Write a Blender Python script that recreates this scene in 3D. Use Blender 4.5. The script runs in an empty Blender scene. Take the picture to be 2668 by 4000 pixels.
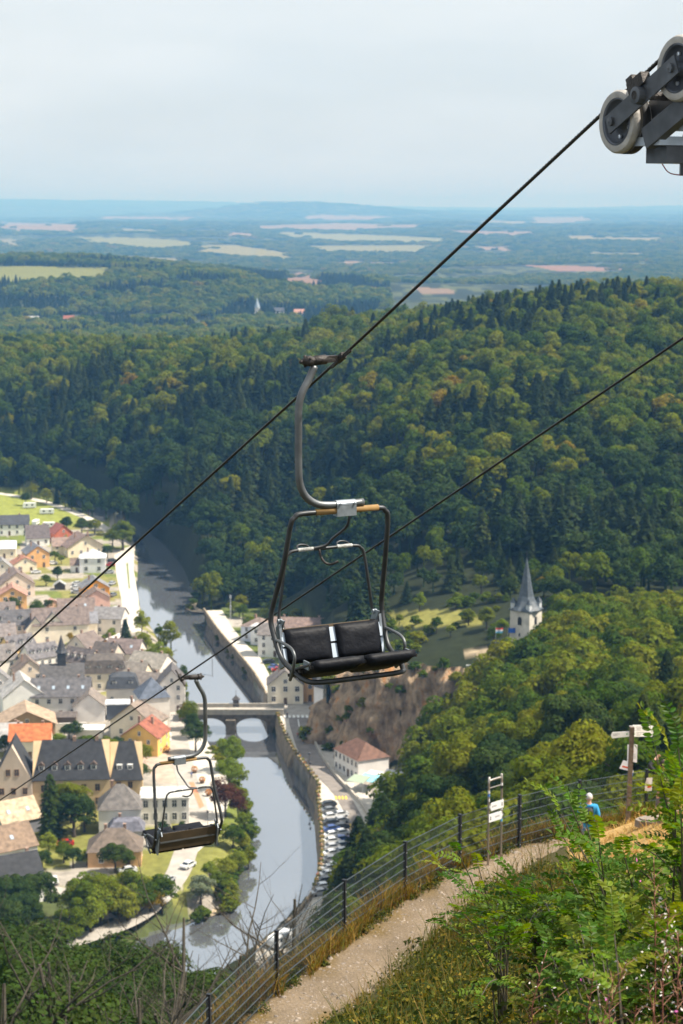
import bpy, math, random
import numpy as np
from mathutils import Vector, Matrix
R = math.radians
rng = np.random.default_rng(7)
random.seed(7)
scene = bpy.context.scene
COL = scene.collection
# ------------------------------------------------------------------ camera
PITCH, FPX, CAMZ = R(8.94), 7500.0, 150.0      # focal length in photo pixels (photo 2668 x 4000)
SP, CP = math.sin(PITCH), math.cos(PITCH)
cam_d = bpy.data.cameras.new('camera')
cam = bpy.data.objects.new('camera', cam_d); COL.objects.link(cam)
cam.location = (0, 0, CAMZ); cam.rotation_euler = (math.pi/2 - PITCH, 0, 0)
cam_d.sensor_fit = 'VERTICAL'; cam_d.sensor_height = 36; cam_d.sensor_width = 24
cam_d.lens = 36*FPX/4000
cam_d.clip_start = 0.1; cam_d.clip_end = 60000
cam_d.dof.use_dof = True; cam_d.dof.focus_distance = 16.4; cam_d.dof.aperture_fstop = 4.2
scene.camera = cam
# ------------------------------------------------------------------ sky and sun
SUN_AZ, SUN_EL = R(94), R(54)                   # azimuth clockwise from the view direction (+Y)
world = bpy.data.worlds.new('World'); scene.world = world; world.use_nodes = True
nt = world.node_tree; nt.nodes.clear()
def N(tree, typ, **kw):
    n = tree.nodes.new(typ)
    for k, v in kw.items(): setattr(n, k, v)
    return n
wo = N(nt, 'ShaderNodeOutputWorld'); bg = N(nt, 'ShaderNodeBackground')
sky = N(nt, 'ShaderNodeTexSky', sky_type='NISHITA', sun_disc=False)
sky.sun_elevation = SUN_EL; sky.sun_rotation = SUN_AZ; sky.altitude = 300; sky.air_density = 1.2; sky.dust_density = 2.0; sky.ozone_density = 1.0
tc = N(nt, 'ShaderNodeTexCoord'); mp = N(nt, 'ShaderNodeMapping'); mp.inputs['Scale'].default_value = (2.2, 2.2, 9.0)
no = N(nt, 'ShaderNodeTexNoise'); no.inputs['Scale'].default_value = 1.6; no.inputs['Detail'].default_value = 7; no.inputs['Roughness'].default_value = .55; no.inputs['Distortion'].default_value = .4
no2 = N(nt, 'ShaderNodeTexNoise'); no2.inputs['Scale'].default_value = 1.1; no2.inputs['Detail'].default_value = 5
rp = N(nt, 'ShaderNodeValToRGB'); rp.color_ramp.elements[0].position = .3; rp.color_ramp.elements[0].color = (.78, .78, .78, 1); rp.color_ramp.elements[1].position = .6; rp.color_ramp.elements[1].color = (1, 1, 1, 1)
cl = N(nt, 'ShaderNodeValToRGB'); cl.color_ramp.elements[0].position = .3; cl.color_ramp.elements[0].color = (7.3, 8.15, 8.65, 1); cl.color_ramp.elements[1].position = .62; cl.color_ramp.elements[1].color = (8.9, 9.45, 9.7, 1)
mx = N(nt, 'ShaderNodeMix', data_type='RGBA')
nt.links.new(tc.outputs['Generated'], mp.inputs['Vector'])
nt.links.new(mp.outputs['Vector'], no.inputs['Vector']); nt.links.new(mp.outputs['Vector'], no2.inputs['Vector'])
nt.links.new(no.outputs['Fac'], rp.inputs['Fac']); nt.links.new(no2.outputs['Fac'], cl.inputs['Fac'])
nt.links.new(rp.outputs['Color'], mx.inputs['Factor'])
nt.links.new(sky.outputs['Color'], mx.inputs['A']); nt.links.new(cl.outputs['Color'], mx.inputs['B'])
nt.links.new(mx.outputs['Result'], bg.inputs['Color']); bg.inputs['Strength'].default_value = 0.056
nt.links.new(bg.outputs['Background'], wo.inputs['Surface'])
sun_d = bpy.data.lights.new('sun', 'SUN'); sun_d.energy = 5.0; sun_d.angle = R(1.5); sun_d.color = (1, .93, .82)
sun = bpy.data.objects.new('sun', sun_d); COL.objects.link(sun)
sv = Vector((math.sin(SUN_AZ)*math.cos(SUN_EL), math.cos(SUN_AZ)*math.cos(SUN_EL), math.sin(SUN_EL)))
sun.rotation_euler = (-sv).to_track_quat('-Z', 'Y').to_euler(); sun.location = sv*400
# ------------------------------------------------------------------ colour management, render
vs = scene.view_settings; vs.view_transform = 'Standard'; vs.look = 'None'; vs.exposure = 0.88; vs.gamma = 1; vs.use_curve_mapping = False
scene.render.engine = 'CYCLES'
cy = scene.cycles
cy.use_denoising = True
try: cy.denoiser = 'OPENIMAGEDENOISE'
except Exception: pass
cy.max_bounces = 6; cy.diffuse_bounces = 2; cy.glossy_bounces = 2; cy.transmission_bounces = 3; cy.transparent_max_bounces = 6
cy.volume_bounces = 1
cy.caustics_reflective = False; cy.caustics_refractive = False
cy.sample_clamp_indirect = 4

# ------------------------------------------------------------------ pixel -> place helpers
def ray(u, v):
    X = (u-1334)/FPX; yc = (2000-v)/FPX
    return np.array([X, CP + yc*SP, -SP + yc*CP])
def PD(u, v, D):
    return np.array([0, 0, CAMZ]) + ray(u, v)*D
def PZ(u, v, z):
    r = ray(u, v); return np.array([0, 0, CAMZ]) + r*((z-CAMZ)/r[2])
def UDZ(u, D, z):                                  # column u, depth D, height z -> x, y
    y = (D + (z-CAMZ)*SP)/CP
    return (u-1334)/FPX*D, y
def project(x, y, z):
    D = y*CP - (z-CAMZ)*SP; yc = y*SP + (z-CAMZ)*CP
    D = np.maximum(D, .01)
    return 1334 + x/D*FPX, 2000 - yc/D*FPX, D
def in_poly(x, y, poly):
    x = np.asarray(x, float); y = np.asarray(y, float)
    ins = np.zeros(x.shape, bool); n = len(poly)
    for i in range(n):
        x1, y1 = poly[i]; x2, y2 = poly[(i+1) % n]
        c = ((y1 > y) != (y2 > y))
        with np.errstate(divide='ignore', invalid='ignore'):
            ins ^= c & (x < (x2-x1)*(y-y1)/((y2-y1) if y2 != y1 else 1e-9) + x1)
    return ins
def dist_line(x, y, pts, closed=False):
    x = np.asarray(x, float); y = np.asarray(y, float)
    best = np.full(x.shape, 1e9)
    P = list(pts) + ([pts[0]] if closed else [])
    for (x1, y1), (x2, y2) in zip(P[:-1], P[1:]):
        dx, dy = x2-x1, y2-y1; L = dx*dx+dy*dy + 1e-9
        t = np.clip(((x-x1)*dx+(y-y1)*dy)/L, 0, 1)
        best = np.minimum(best, np.hypot(x-x1-t*dx, y-y1-t*dy))
    return best
def sm(a, b, x):
    t = np.clip((x-a)/(b-a), 0, 1); return t*t*(3-2*t)
def vnoise(x, y, s, seed=0):                        # cheap smooth value noise, arrays
    x = np.asarray(x, float)/s; y = np.asarray(y, float)/s
    xi = np.floor(x).astype(np.int64); yi = np.floor(y).astype(np.int64); fx = x-xi; fy = y-yi
    fx = fx*fx*(3-2*fx); fy = fy*fy*(3-2*fy)
    def h(a, b):
        n = (a*374761393 + b*668265263 + seed*974634777) & 0x7fffffff
        n = ((n ^ (n >> 13))*1274126177) & 0x7fffffff
        return ((n ^ (n >> 16)) & 0xffff)/65535.0
    return (h(xi, yi)*(1-fx)+h(xi+1, yi)*fx)*(1-fy) + (h(xi, yi+1)*(1-fx)+h(xi+1, yi+1)*fx)*fy

# ------------------------------------------------------------------ objects, meshes
def tag(o, label=None, cat=None, group=None, kind=None):
    if label: o['label'] = label
    if cat: o['category'] = cat
    if group: o['group'] = group
    if kind: o['kind'] = kind
    return o
def link(name, data, parent=None, loc=None, rot=None, scl=None):
    o = bpy.data.objects.new(name, data); COL.objects.link(o)
    if parent is not None: o.parent = parent
    if loc is not None: o.location = loc
    if rot is not None: o.rotation_euler = rot
    if scl is not None: o.scale = scl
    return o
def empty(name, loc=(0, 0, 0), rz=0, **t):
    o = link(name, None, loc=loc, rot=(0, 0, rz)); o.empty_display_size = .3
    tag(o, **t); return o
def np_mesh(name, V, F, mat=None, smooth=False, colors=None):
    """V (n,3); F (m,k) equal-sized faces"""
    me = bpy.data.meshes.new(name); V = np.asarray(V, np.float32); F = np.asarray(F, np.int32)
    m, k = F.shape
    me.vertices.add(len(V)); me.vertices.foreach_set('co', V.ravel())
    me.loops.add(m*k); me.loops.foreach_set('vertex_index', F.ravel())
    me.polygons.add(m); me.polygons.foreach_set('loop_start', np.arange(0, m*k, k, dtype=np.int32))
    try: me.polygons.foreach_set('loop_total', np.full(m, k, np.int32))
    except Exception: pass
    if smooth: me.polygons.foreach_set('use_smooth', np.ones(m, bool))
    me.update(calc_edges=True)
    if colors is not None:
        a = me.color_attributes.new('col', 'FLOAT_COLOR', 'POINT')
        c = np.ones((len(V), 4), np.float32); c[:, :3] = colors; a.data.foreach_set('color', c.ravel())
    if mat is not None: me.materials.append(mat)
    return me
class MB:
    def __init__(s): s.v = []; s.f = []; s.mi = []; s.m = 0
    def mat(s, i): s.m = i; return s
    def add(s, vs, fs):
        o = len(s.v); s.v += [tuple(map(float, p)) for p in vs]
        for f in fs: s.f.append([i+o for i in f]); s.mi.append(s.m)
        return s
    def box(s, x0, x1, y0, y1, z0, z1):
        vs = [(x, y, z) for z in (z0, z1) for y in (y0, y1) for x in (x0, x1)]
        return s.add(vs, [(0, 2, 3, 1), (4, 5, 7, 6), (0, 1, 5, 4), (2, 6, 7, 3), (0, 4, 6, 2), (1, 3, 7, 5)])
    def obox(s, c, ax, ay, az):                       # oriented box: centre and half-axis vectors
        c, ax, ay, az = map(np.asarray, (c, ax, ay, az))
        vs = [c+ax*i+ay*j+az*k for k in (-1, 1) for j in (-1, 1) for i in (-1, 1)]
        return s.add(vs, [(0, 2, 3, 1), (4, 5, 7, 6), (0, 1, 5, 4), (2, 6, 7, 3), (0, 4, 6, 2), (1, 3, 7, 5)])
    def tube(s, pts, r, n=8, cap=True):
        P = [np.asarray(p, float) for p in pts]; k = len(P)
        rs = r if hasattr(r, '__len__') else [r]*k
        T = [(P[min(i+1, k-1)]-P[max(i-1, 0)]) for i in range(k)]
        T = [t/(np.linalg.norm(t)+1e-12) for t in T]
        up = np.array([0, 0, 1.]) if abs(T[0][2]) < .9 else np.array([1., 0, 0])
        a = np.cross(T[0], up); a /= np.linalg.norm(a); vs = []
        for i in range(k):
            a = a - T[i]*np.dot(a, T[i]); a /= np.linalg.norm(a)+1e-12; b = np.cross(T[i], a)
            for j in range(n):
                q = 2*math.pi*j/n; vs.append(P[i]+(a*math.cos(q)+b*math.sin(q))*rs[i])
        fs = [(i*n+j, i*n+(j+1) % n, (i+1)*n+(j+1) % n, (i+1)*n+j) for i in range(k-1) for j in range(n)]
        if cap: fs += [tuple(range(n))[::-1], tuple(range((k-1)*n, k*n))]
        return s.add(vs, fs)
    def lathe(s, c, axis, prof, n=24):               # prof: (distance along the axis, radius)
        axis = np.asarray(axis, float); axis /= np.linalg.norm(axis)
        up = np.array([0, 0, 1.]) if abs(axis[2]) < .9 else np.array([1., 0, 0])
        a = np.cross(axis, up); a /= np.linalg.norm(a); b = np.cross(axis, a); c = np.asarray(c, float)
        vs = [c+axis*h+(a*math.cos(2*math.pi*j/n)+b*math.sin(2*math.pi*j/n))*r for h, r in prof for j in range(n)]
        fs = [(i*n+j, i*n+(j+1) % n, (i+1)*n+(j+1) % n, (i+1)*n+j) for i in range(len(prof)-1) for j in range(n)]
        return s.add(vs, fs)
    def prism(s, poly, z0, z1):                      # horizontal polygon (counter-clockwise) extruded
        n = len(poly); vs = [(x, y, z0) for x, y in poly]+[(x, y, z1) for x, y in poly]
        return s.add(vs, [tuple(range(n))[::-1], tuple(range(n, 2*n))]+[(i, (i+1) % n, n+(i+1) % n, n+i) for i in range(n)])
    def mesh(s, name, mats, smooth=False):
        me = bpy.data.meshes.new(name); me.from_pydata(s.v, [], s.f)
        for m in (mats if isinstance(mats, (list, tuple)) else [mats]): me.materials.append(m)
        if any(s.mi): me.polygons.foreach_set('material_index', np.array(s.mi, np.int32))
        if smooth: me.polygons.foreach_set('use_smooth', np.ones(len(s.f), bool))
        me.update(); return me
    def build(s, name, mats, parent=None, smooth=False, loc=None, rot=None, **t):
        return tag(link(name, s.mesh(name, mats, smooth), parent, loc, rot), **t)
def smooth_path(pts, k=6):                           # Catmull-Rom
    P = [np.asarray(p, float) for p in pts]; P = [2*P[0]-P[1]]+P+[2*P[-1]-P[-2]]; out = []
    for i in range(1, len(P)-2):
        for j in range(k):
            t = j/k; a, b, c, d = P[i-1:i+3]
            out.append(.5*((2*b)+(c-a)*t+(2*a-5*b+4*c-d)*t*t+(3*b-a-3*c+d)*t**3))
    out.append(P[-2]); return out
# ------------------------------------------------------------------ materials
_M = {}
def mat(name, col, rough=.7, metal=0, var=0, scale=8, bump=0, bscale=40, spec=.5, col2=None, detail=4, coat=0, randv=0):
    """plain principled material with noise variation of the base colour and fine relief"""
    if name in _M: return _M[name]
    m = bpy.data.materials.new(name); m.use_nodes = True; t = m.node_tree; p = t.nodes['Principled BSDF']
    p.inputs['Roughness'].default_value = rough; p.inputs['Metallic'].default_value = metal
    p.inputs['Specular IOR Level'].default_value = spec
    if coat: p.inputs['Coat Weight'].default_value = coat
    c = (*col, 1)
    if var or col2:
        tcn = N(t, 'ShaderNodeTexCoord'); n = N(t, 'ShaderNodeTexNoise'); n.inputs['Scale'].default_value = scale; n.inputs['Detail'].default_value = detail
        t.links.new(tcn.outputs['Object'], n.inputs['Vector'])
        r = N(t, 'ShaderNodeValToRGB'); r.color_ramp.elements[0].position = .3; r.color_ramp.elements[1].position = .7
        r.color_ramp.elements[0].color = (*[x*(1-var) for x in col], 1)
        r.color_ramp.elements[1].color = (*(col2 or [min(1, x*(1+var)) for x in col]), 1)
        t.links.new(n.outputs['Fac'], r.inputs['Fac']); src = r.outputs['Color']
        if randv:
            oi = N(t, 'ShaderNodeObjectInfo'); h = N(t, 'ShaderNodeHueSaturation')
            mr = N(t, 'ShaderNodeMapRange'); mr.inputs['To Min'].default_value = 1-randv; mr.inputs['To Max'].default_value = 1+randv
            t.links.new(oi.outputs['Random'], mr.inputs['Value']); t.links.new(mr.outputs['Result'], h.inputs['Value'])
            t.links.new(src, h.inputs['Color']); src = h.outputs['Color']
        t.links.new(src, p.inputs['Base Color'])
    else: p.inputs['Base Color'].default_value = c
    if bump:
        tcn = N(t, 'ShaderNodeTexCoord'); n = N(t, 'ShaderNodeTexNoise'); n.inputs['Scale'].default_value = bscale; n.inputs['Detail'].default_value = 5
        b = N(t, 'ShaderNodeBump'); b.inputs['Strength'].default_value = bump; b.inputs['Distance'].default_value = .05
        t.links.new(tcn.outputs['Object'], n.inputs['Vector']); t.links.new(n.outputs['Fac'], b.inputs['Height']); t.links.new(b.outputs['Normal'], p.inputs['Normal'])
    _M[name] = m; return m
def leafmat(name, cols, transl=.35, rough=.6, spec=.04):
    """foliage: colour picked per tree (object random) along a ramp, some light through the leaves"""
    if name in _M: return _M[name]
    m = bpy.data.materials.new(name); m.use_nodes = True; t = m.node_tree; t.nodes.clear()
    out = N(t, 'ShaderNodeOutputMaterial'); oi = N(t, 'ShaderNodeObjectInfo')
    r = N(t, 'ShaderNodeValToRGB'); e = r.color_ramp.elements
    while len(e) < len(cols): e.new(.5)
    for i, c in enumerate(cols):
        pos = i/(len(cols)-1) if len(c) == 3 else c[3]
        e[i].position = pos; e[i].color = (*c[:3], 1)
    t.links.new(oi.outputs['Random'], r.inputs['Fac'])
    g = N(t, 'ShaderNodeNewGeometry'); mr = N(t, 'ShaderNodeMapRange'); mr.inputs['To Min'].default_value = .72; mr.inputs['To Max'].default_value = 1.3
    t.links.new(g.outputs['Random Per Island'], mr.inputs['Value'])
    h = N(t, 'ShaderNodeHueSaturation'); t.links.new(mr.outputs['Result'], h.inputs['Value']); t.links.new(r.outputs['Color'], h.inputs['Color'])
    mr2 = N(t, 'ShaderNodeMapRange'); mr2.inputs['To Min'].default_value = .485; mr2.inputs['To Max'].default_value = .515
    t.links.new(g.outputs['Random Per Island'], mr2.inputs['Value']); t.links.new(mr2.outputs['Result'], h.inputs['Hue'])
    d = N(t, 'ShaderNodeBsdfPrincipled'); d.inputs['Roughness'].default_value = rough; d.inputs['Specular IOR Level'].default_value = spec
    tr = N(t, 'ShaderNodeBsdfTranslucent'); ms = N(t, 'ShaderNodeMixShader'); ms.inputs['Fac'].default_value = transl
    hs = N(t, 'ShaderNodeHueSaturation'); hs.inputs['Saturation'].default_value = 1.15; hs.inputs['Value'].default_value = 1.25
    t.links.new(h.outputs['Color'], d.inputs['Base Color']); t.links.new(h.outputs['Color'], hs.inputs['Color']); t.links.new(hs.outputs['Color'], tr.inputs['Color'])
    t.links.new(d.outputs['BSDF'], ms.inputs[1]); t.links.new(tr.outputs['BSDF'], ms.inputs[2]); t.links.new(ms.outputs['Shader'], out.inputs['Surface'])
    _M[name] = m; return m
# ================================================================== terrain
K = 1.54
ctrl = []                                            # (x, y, z)
def col(us, rows, k=K):
    for u in (us if isinstance(us, (list, tuple)) else [us]):
        for D, z in rows:
            if D >= 2000 and k != 1:
                D2 = 2000+(D-2000)*3.0; z = 150-(150-z)*D2/D; D = D2
            x, y = UDZ(u, D*k, z); ctrl.append((x, y, z))
for x, y, z in [(0, 0, 147.2), (-8, 0, 146), (8, 0, 147.6), (3, 6, 146), (-5, 6, 144.6), (8, 5, 146.6), (0, 12, 143.2), (-8, 14, 140.8), (6, 14, 143.6),
                (2, 20, 140.8), (-6, 22, 138), (8, 20, 141), (1, 27, 138.2), (-4, 30, 135.6), (5, 27, 138.4), (9, 28, 139), (3.5, 13, 144)]: ctrl.append((x, y, z))
PATHZ = 133.5
path_px = [(500, 4420), (820, 4200), (1010, 4080), (1180, 3955), (1350, 3830), (1540, 3680), (1700, 3560), (1850, 3450), (2000, 3385), (2150, 3325), (2300, 3300), (2460, 3275), (2700, 3245), (3100, 3215)]
path_pts = [PZ(u, v, PATHZ)[:2] for u, v in path_px]
for p in path_pts: ctrl.append((p[0], p[1], PATHZ))
fence_px = [(285, 4520), (550, 4180), (815, 3890), (1080, 3640), (1345, 3442), (1583, 3292), (1797, 3186), (2030, 3110), (2265, 3052), (2527, 3010), (2800, 2985), (3080, 2965)]
FENCE_TOP = CAMZ-15.1
fence_pts = [PZ(u, v, FENCE_TOP)[:2] for u, v in fence_px]
for p in fence_pts: ctrl.append((p[0], p[1], FENCE_TOP-1.62))
for u, D, z in [(2450, 43, 136.2), (2450, 38, 137.6), (2700, 41, 137.4), (2700, 46, 136.2), (2600, 47.6, 134.8), (2300, 41.5, 135.6), (2300, 36, 137.2), (2100, 38, 135.6), (2100, 33, 137.6), (1850, 34, 136.4)]:
    x, y = UDZ(u, D, z); ctrl.append((x, y, z))
# below the fence
col([-400, 0, 400], [(38, 122), (70, 99), (110, 70), (160, 36), (205, 11), (225, 3.5)])
col(800, [(37, 122), (60, 94), (100, 60), (150, 30), (200, 11), (225, 3.8)])
col(1100, [(37, 123), (60, 99), (100, 67), (150, 39), (200, 18), (232, 6)])
col(1300, [(37, 124), (60, 103), (100, 75), (150, 49), (200, 29), (250, 11), (275, 6)])
col(1450, [(37, 125), (60, 106), (100, 81), (150, 58), (200, 37), (250, 18), (285, 8)])
col(1600, [(38, 125), (60, 108), (100, 86), (150, 63), (200, 44), (250, 25), (285, 10), (318, 9)])
col(1700, [(250, 32), (285, 20), (305, 16), (317, 15), (331, 32)])
col(1800, [(38, 125), (60, 110), (100, 89), (150, 69), (200, 53), (250, 40), (285, 27), (305, 23), (315, 22), (328, 32.5), (365, 33.5), (400, 37), (450, 52), (520, 65), (600, 77), (690, 82), (800, 74), (950, 50)])
col(2000, [(40, 124), (60, 111), (100, 91), (150, 71), (200, 56), (250, 44), (290, 37), (322, 35), (350, 35), (385, 36), (420, 43), (470, 57), (560, 73), (650, 86), (760, 82), (900, 62)])
col([2300, 2668], [(42, 124), (60, 113), (100, 93), (150, 76), (200, 61), (250, 50), (300, 42), (350, 39), (385, 42), (420, 46), (470, 58), (560, 75), (640, 88), (720, 92), (800, 88), (1000, 62)])
col(3300, [(45, 124), (60, 116), (100, 98), (150, 83), (200, 68), (300, 50), (385, 47), (420, 52), (560, 83), (700, 99), (900, 80)])
col(1300, [(350, 22), (380, 19), (420, 13), (460, 13), (520, 29), (600, 48), (700, 60), (800, 66), (880, 67), (1050, 40)])
col(1450, [(335, 31), (365, 30), (400, 33), (450, 44), (520, 56), (600, 66), (700, 73), (800, 69), (950, 46)])
col(1650, [(330, 31.5), (365, 32), (400, 35), (450, 47), (520, 61), (600, 71), (700, 79), (800, 72), (950, 48)])
col(1100, [(475, 6), (500, 8), (540, 20), (620, 34), (720, 40), (850, 42), (950, 44), (1100, 30)])
col(800, [(490, 3), (515, 18), (550, 33), (600, 46), (660, 56), (720, 58), (800, 50), (1000, 25)])
col(500, [(612, 3), (630, 15), (655, 30), (690, 43), (740, 52), (800, 55), (900, 44), (1100, 18)])
col([-600, 0], [(692, 2), (712, 15), (740, 29), (780, 40), (830, 47), (880, 47), (1000, 35), (1150, 18)])
for u in (-600, -200, 150, 400): col(u, [(245, 3.5), (330, 3.5), (430, 3.5), (520, 3.5), (590, 3.5)])
col([-600, 0, 450, 900, 1200], [(1250, 7), (1400, 4)])
col([-600, 0, 450], [(2400, 2), (2650, 1), (2720, 6), (2800, 20), (2900, 32), (3000, 38), (3100, 43), (3400, 55), (3700, 50)], 1)
col([-600, 0, 450], [(2600, 44), (3000, 64), (3500, 85), (4200, 100), (5500, 108), (7000, 120)])
col(900, [(2400, 2), (2650, 1), (2720, 6), (2800, 22), (2900, 35), (3000, 42), (3200, 40), (3500, 20)], 1); col(900, [(2600, 32), (3000, 60), (3600, 84), (4500, 97), (5500, 120)])
col(1150, [(2400, 1), (2700, 0), (2850, 8), (2950, 10), (3300, 2)], 1); col(1150, [(2600, 30), (3000, 58)])
col(1300, [(1500, 4), (1800, 0), (2050, 2), (2300, 18), (3000, 58), (3600, 84), (4500, 96), (5500, 112)])
col([1700, 2100, 2668, 3300], [(1300, 30), (1800, 12), (2100, 18), (2500, 40), (3200, 74), (4500, 98), (6000, 120), (7500, 140)])
for u, z in [(-600, 222), (0, 220), (500, 212), (850, 205)]: col(u, [(9200, z), (8000, z-45)])
for u, z in [(850, 170), (1000, 200), (1200, 195), (1450, 172), (700, 130), (1650, 140)]: col(u, [(6000, z), (6600, z-12)])
for u, z in [(1700, 128), (2100, 140), (2400, 168), (2668, 176), (3300, 180)]: col(u, [(9200, z), (8000, z-35)])
ctrl = np.array(ctrl)
def rbf_xy(x, y):
    th = np.clip(np.arctan2(x, np.maximum(y, 1e-3)), -.27, .27)*1.0
    return th, np.log(np.hypot(x, y)+5)
ca, cb = rbf_xy(ctrl[:, 0], ctrl[:, 1]); n_c = len(ctrl)
A = np.hypot(ca[:, None]-ca[None], cb[:, None]-cb[None])
G = np.zeros((n_c+3, n_c+3)); G[:n_c, :n_c] = A - np.eye(n_c)*.0015
G[:n_c, n_c] = 1; G[:n_c, n_c+1] = ca; G[:n_c, n_c+2] = cb; G[n_c:, :n_c] = G[:n_c, n_c:].T
W = np.linalg.solve(G, np.concatenate([ctrl[:, 2], [0, 0, 0]]))
# near hillside: plain Cartesian fit of the same points
nm = np.hypot(ctrl[:, 0], ctrl[:, 1]) < 130
nc = np.concatenate([ctrl[nm], [(-40, 0, 140), (40, 0, 148), (-40, 30, 131), (40, 20, 142), (0, -10, 150), (-40, -10, 142), (40, -10, 150)]])
An = np.hypot(nc[:, 0, None]-nc[None, :, 0], nc[:, 1, None]-nc[None, :, 1]); kNear = len(nc)
Gn = np.zeros((kNear+3, kNear+3)); Gn[:kNear, :kNear] = An - np.eye(kNear)*.6; Gn[:kNear, kNear] = 1; Gn[:kNear, kNear+1:] = nc[:, :2]; Gn[kNear:, :kNear] = Gn[:kNear, kNear:].T
Wn = np.linalg.solve(Gn, np.concatenate([nc[:, 2], [0, 0, 0]]))
def Hn(x, y):
    return np.hypot(x[:, None]-nc[None, :, 0], y[:, None]-nc[None, :, 1]) @ Wn[:kNear] + Wn[kNear] + x*Wn[kNear+1] + y*Wn[kNear+2]
def H0(x, y):
    x = np.atleast_1d(np.asarray(x, float)); y = np.atleast_1d(np.asarray(y, float)); sh = x.shape
    a, b = rbf_xy(x.ravel(), y.ravel()); out = np.empty(a.shape)
    for i in range(0, len(a), 20000):
        s = slice(i, i+20000)
        out[s] = np.hypot(a[s, None]-ca[None], b[s, None]-cb[None]) @ W[:n_c] + W[n_c] + a[s]*W[n_c+1] + b[s]*W[n_c+2]
    xr, yr = x.ravel(), y.ravel(); r_ = np.hypot(xr, yr); q = r_ < 75
    if q.any():
        w = sm(75, 58, r_[q]); out[q] = out[q]*(1-w) + Hn(xr[q], yr[q])*w
    return out.reshape(sh)
# ---- river and low ground outlines (photo pixels dropped on the water or street level)
riv_left = [(-900, 1905), (0, 1912), (180, 1945), (330, 2000), (430, 2055), (520, 2105), (545, 2180), (537, 2300), (560, 2390), (595, 2450), (650, 2530), (700, 2610), (722, 2690), (735, 2770), (790, 2860), (830, 2940), (870, 3010), (925, 3070), (965, 3150), (985, 3250), (965, 3350), (915, 3430), (870, 3500), (920, 3540), (770, 3590), (640, 3630), (520, 3690), (300, 3750), (0, 3820), (-900, 3960)]
riv_right = [(-900, 4130), (300, 4020), (700, 3880), (900, 3770), (1000, 3710), (1085, 3640), (1160, 3560), (1215, 3470), (1238, 3380), (1242, 3250), (1238, 3137), (1185, 3055), (1108, 2958), (1057, 2851), (1030, 2745), (970, 2632), (904, 2555), (833, 2468), (797, 2402), (740, 2375), (765, 2330), (705, 2200), (640, 2125), (560, 2060), (490, 2022), (300, 1952), (0, 1886), (-900, 1880)]
RIVER = [tuple(PZ(u, v, 0)[:2]) for u, v in riv_left+riv_right]
TOWN = [tuple(PZ(u, v, 3.5)[:2]) for u, v in [(-900, 1908), (0, 1916), (180, 1949), (330, 2004), (430, 2059), (545, 2120), (545, 2330), (600, 2440), (720, 2680), (745, 2790), (880, 3000), (1000, 3200), (980, 3380), (880, 3560), (520, 3690), (0, 3820), (-900, 3980)]]
quay_top = [(797, 2385), (853, 2466), (920, 2545), (985, 2624), (1026, 2688), (1050, 2740), (1078, 2780), (1100, 2845), (1138, 2925), (1177, 2979), (1215, 3029), (1245, 3075), (1243, 3120), (1251, 3200), (1258, 3300), (1252, 3400), (1228, 3480), (1180, 3550), (1105, 3630), (1000, 3720)]
low_back = [(1000, 3790), (1180, 3720), (1330, 3620), (1410, 3520), (1450, 3420), (1460, 3300), (1510, 3220), (1620, 3170), (1610, 3090), (1530, 3035), (1450, 2995), (1310, 2930), (1268, 2885), (1262, 2780), (1300, 2640), (1300, 2560), (1180, 2450), (1000, 2372), (880, 2368)]
LOWZ = 5.0
LOW = [tuple(PZ(u, v, LOWZ)[:2]) for u, v in quay_top+low_back]
cliff_edge = [(1262, 537, 8), (1275, 532, 17), (1300, 533, 22), (1350, 524, 26.5), (1410, 514, 30), (1460, 508, 31.5), (1540, 503, 32), (1640, 500, 32.2), (1740, 497, 32.4), (1840, 493, 33), (1930, 489, 33.4), (2020, 478, 33), (2110, 470, 31)]
CLXY = [UDZ(*q) for q in cliff_edge[:10]]; CLX = [q[0] for q in CLXY]; CLY = [q[1] for q in CLXY]; CLB = [5, 5, 5, 5, 5.5, 6, 8, 13, 19, 26]
def H(x, y):
    x = np.atleast_1d(np.asarray(x, float)); y = np.atleast_1d(np.asarray(y, float))
    h = H0(x, y); r = np.hypot(x, y)
    h = h + (vnoise(x, y, 60, 1)-.5)*6*sm(110, 300, r)*sm(12, 30, h) + (vnoise(x, y, 800, 2)-.5)*40*sm(6500, 10000, r)*sm(42000, 20000, r) + (vnoise(x, y, 3600, 5)-.5)*60*sm(10000, 20000, r)
    h = h + (vnoise(x, y, 2.2, 3)-.5)*.22*sm(90, 50, r) + (vnoise(x, y, .7, 4)-.5)*.07*sm(70, 40, r)
    tw = in_poly(x, y, TOWN); h = np.where(tw, 3.5, h)
    lo = in_poly(x, y, LOW); h = np.where(lo, LOWZ-.15, h)
    yc_ = np.interp(x, CLX, CLY); fr = (x > CLX[0]) & (x < CLX[-1]) & (y < yc_-1.5) & (y > yc_-26)
    h = np.where(fr & ~lo, np.minimum(h, np.interp(x, CLX, CLB)), h)
    near = (r > 250) & (r < 1300)
    d = np.full(x.shape, 1e3); d[near] = dist_line(x[near], y[near], RIVER, True)
    ins = in_poly(x, y, RIVER)
    bank = np.where(lo, h, -.4 + (h+.4)*sm(-1.0, 6.0, d))
    h = np.where(ins, -2.2, np.where(d < 6, bank, h))
    # path: level tread
    q = r < 75
    if q.any():
        dp = np.full(x.shape, 1e3); dp[q] = dist_line(x[q], y[q], path_pts)
        w = sm(1.9, .9, dp); h = h*(1-w) + (PATHZ+(vnoise(x, y, .9, 8)-.5)*.05)*w
    return h
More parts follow.
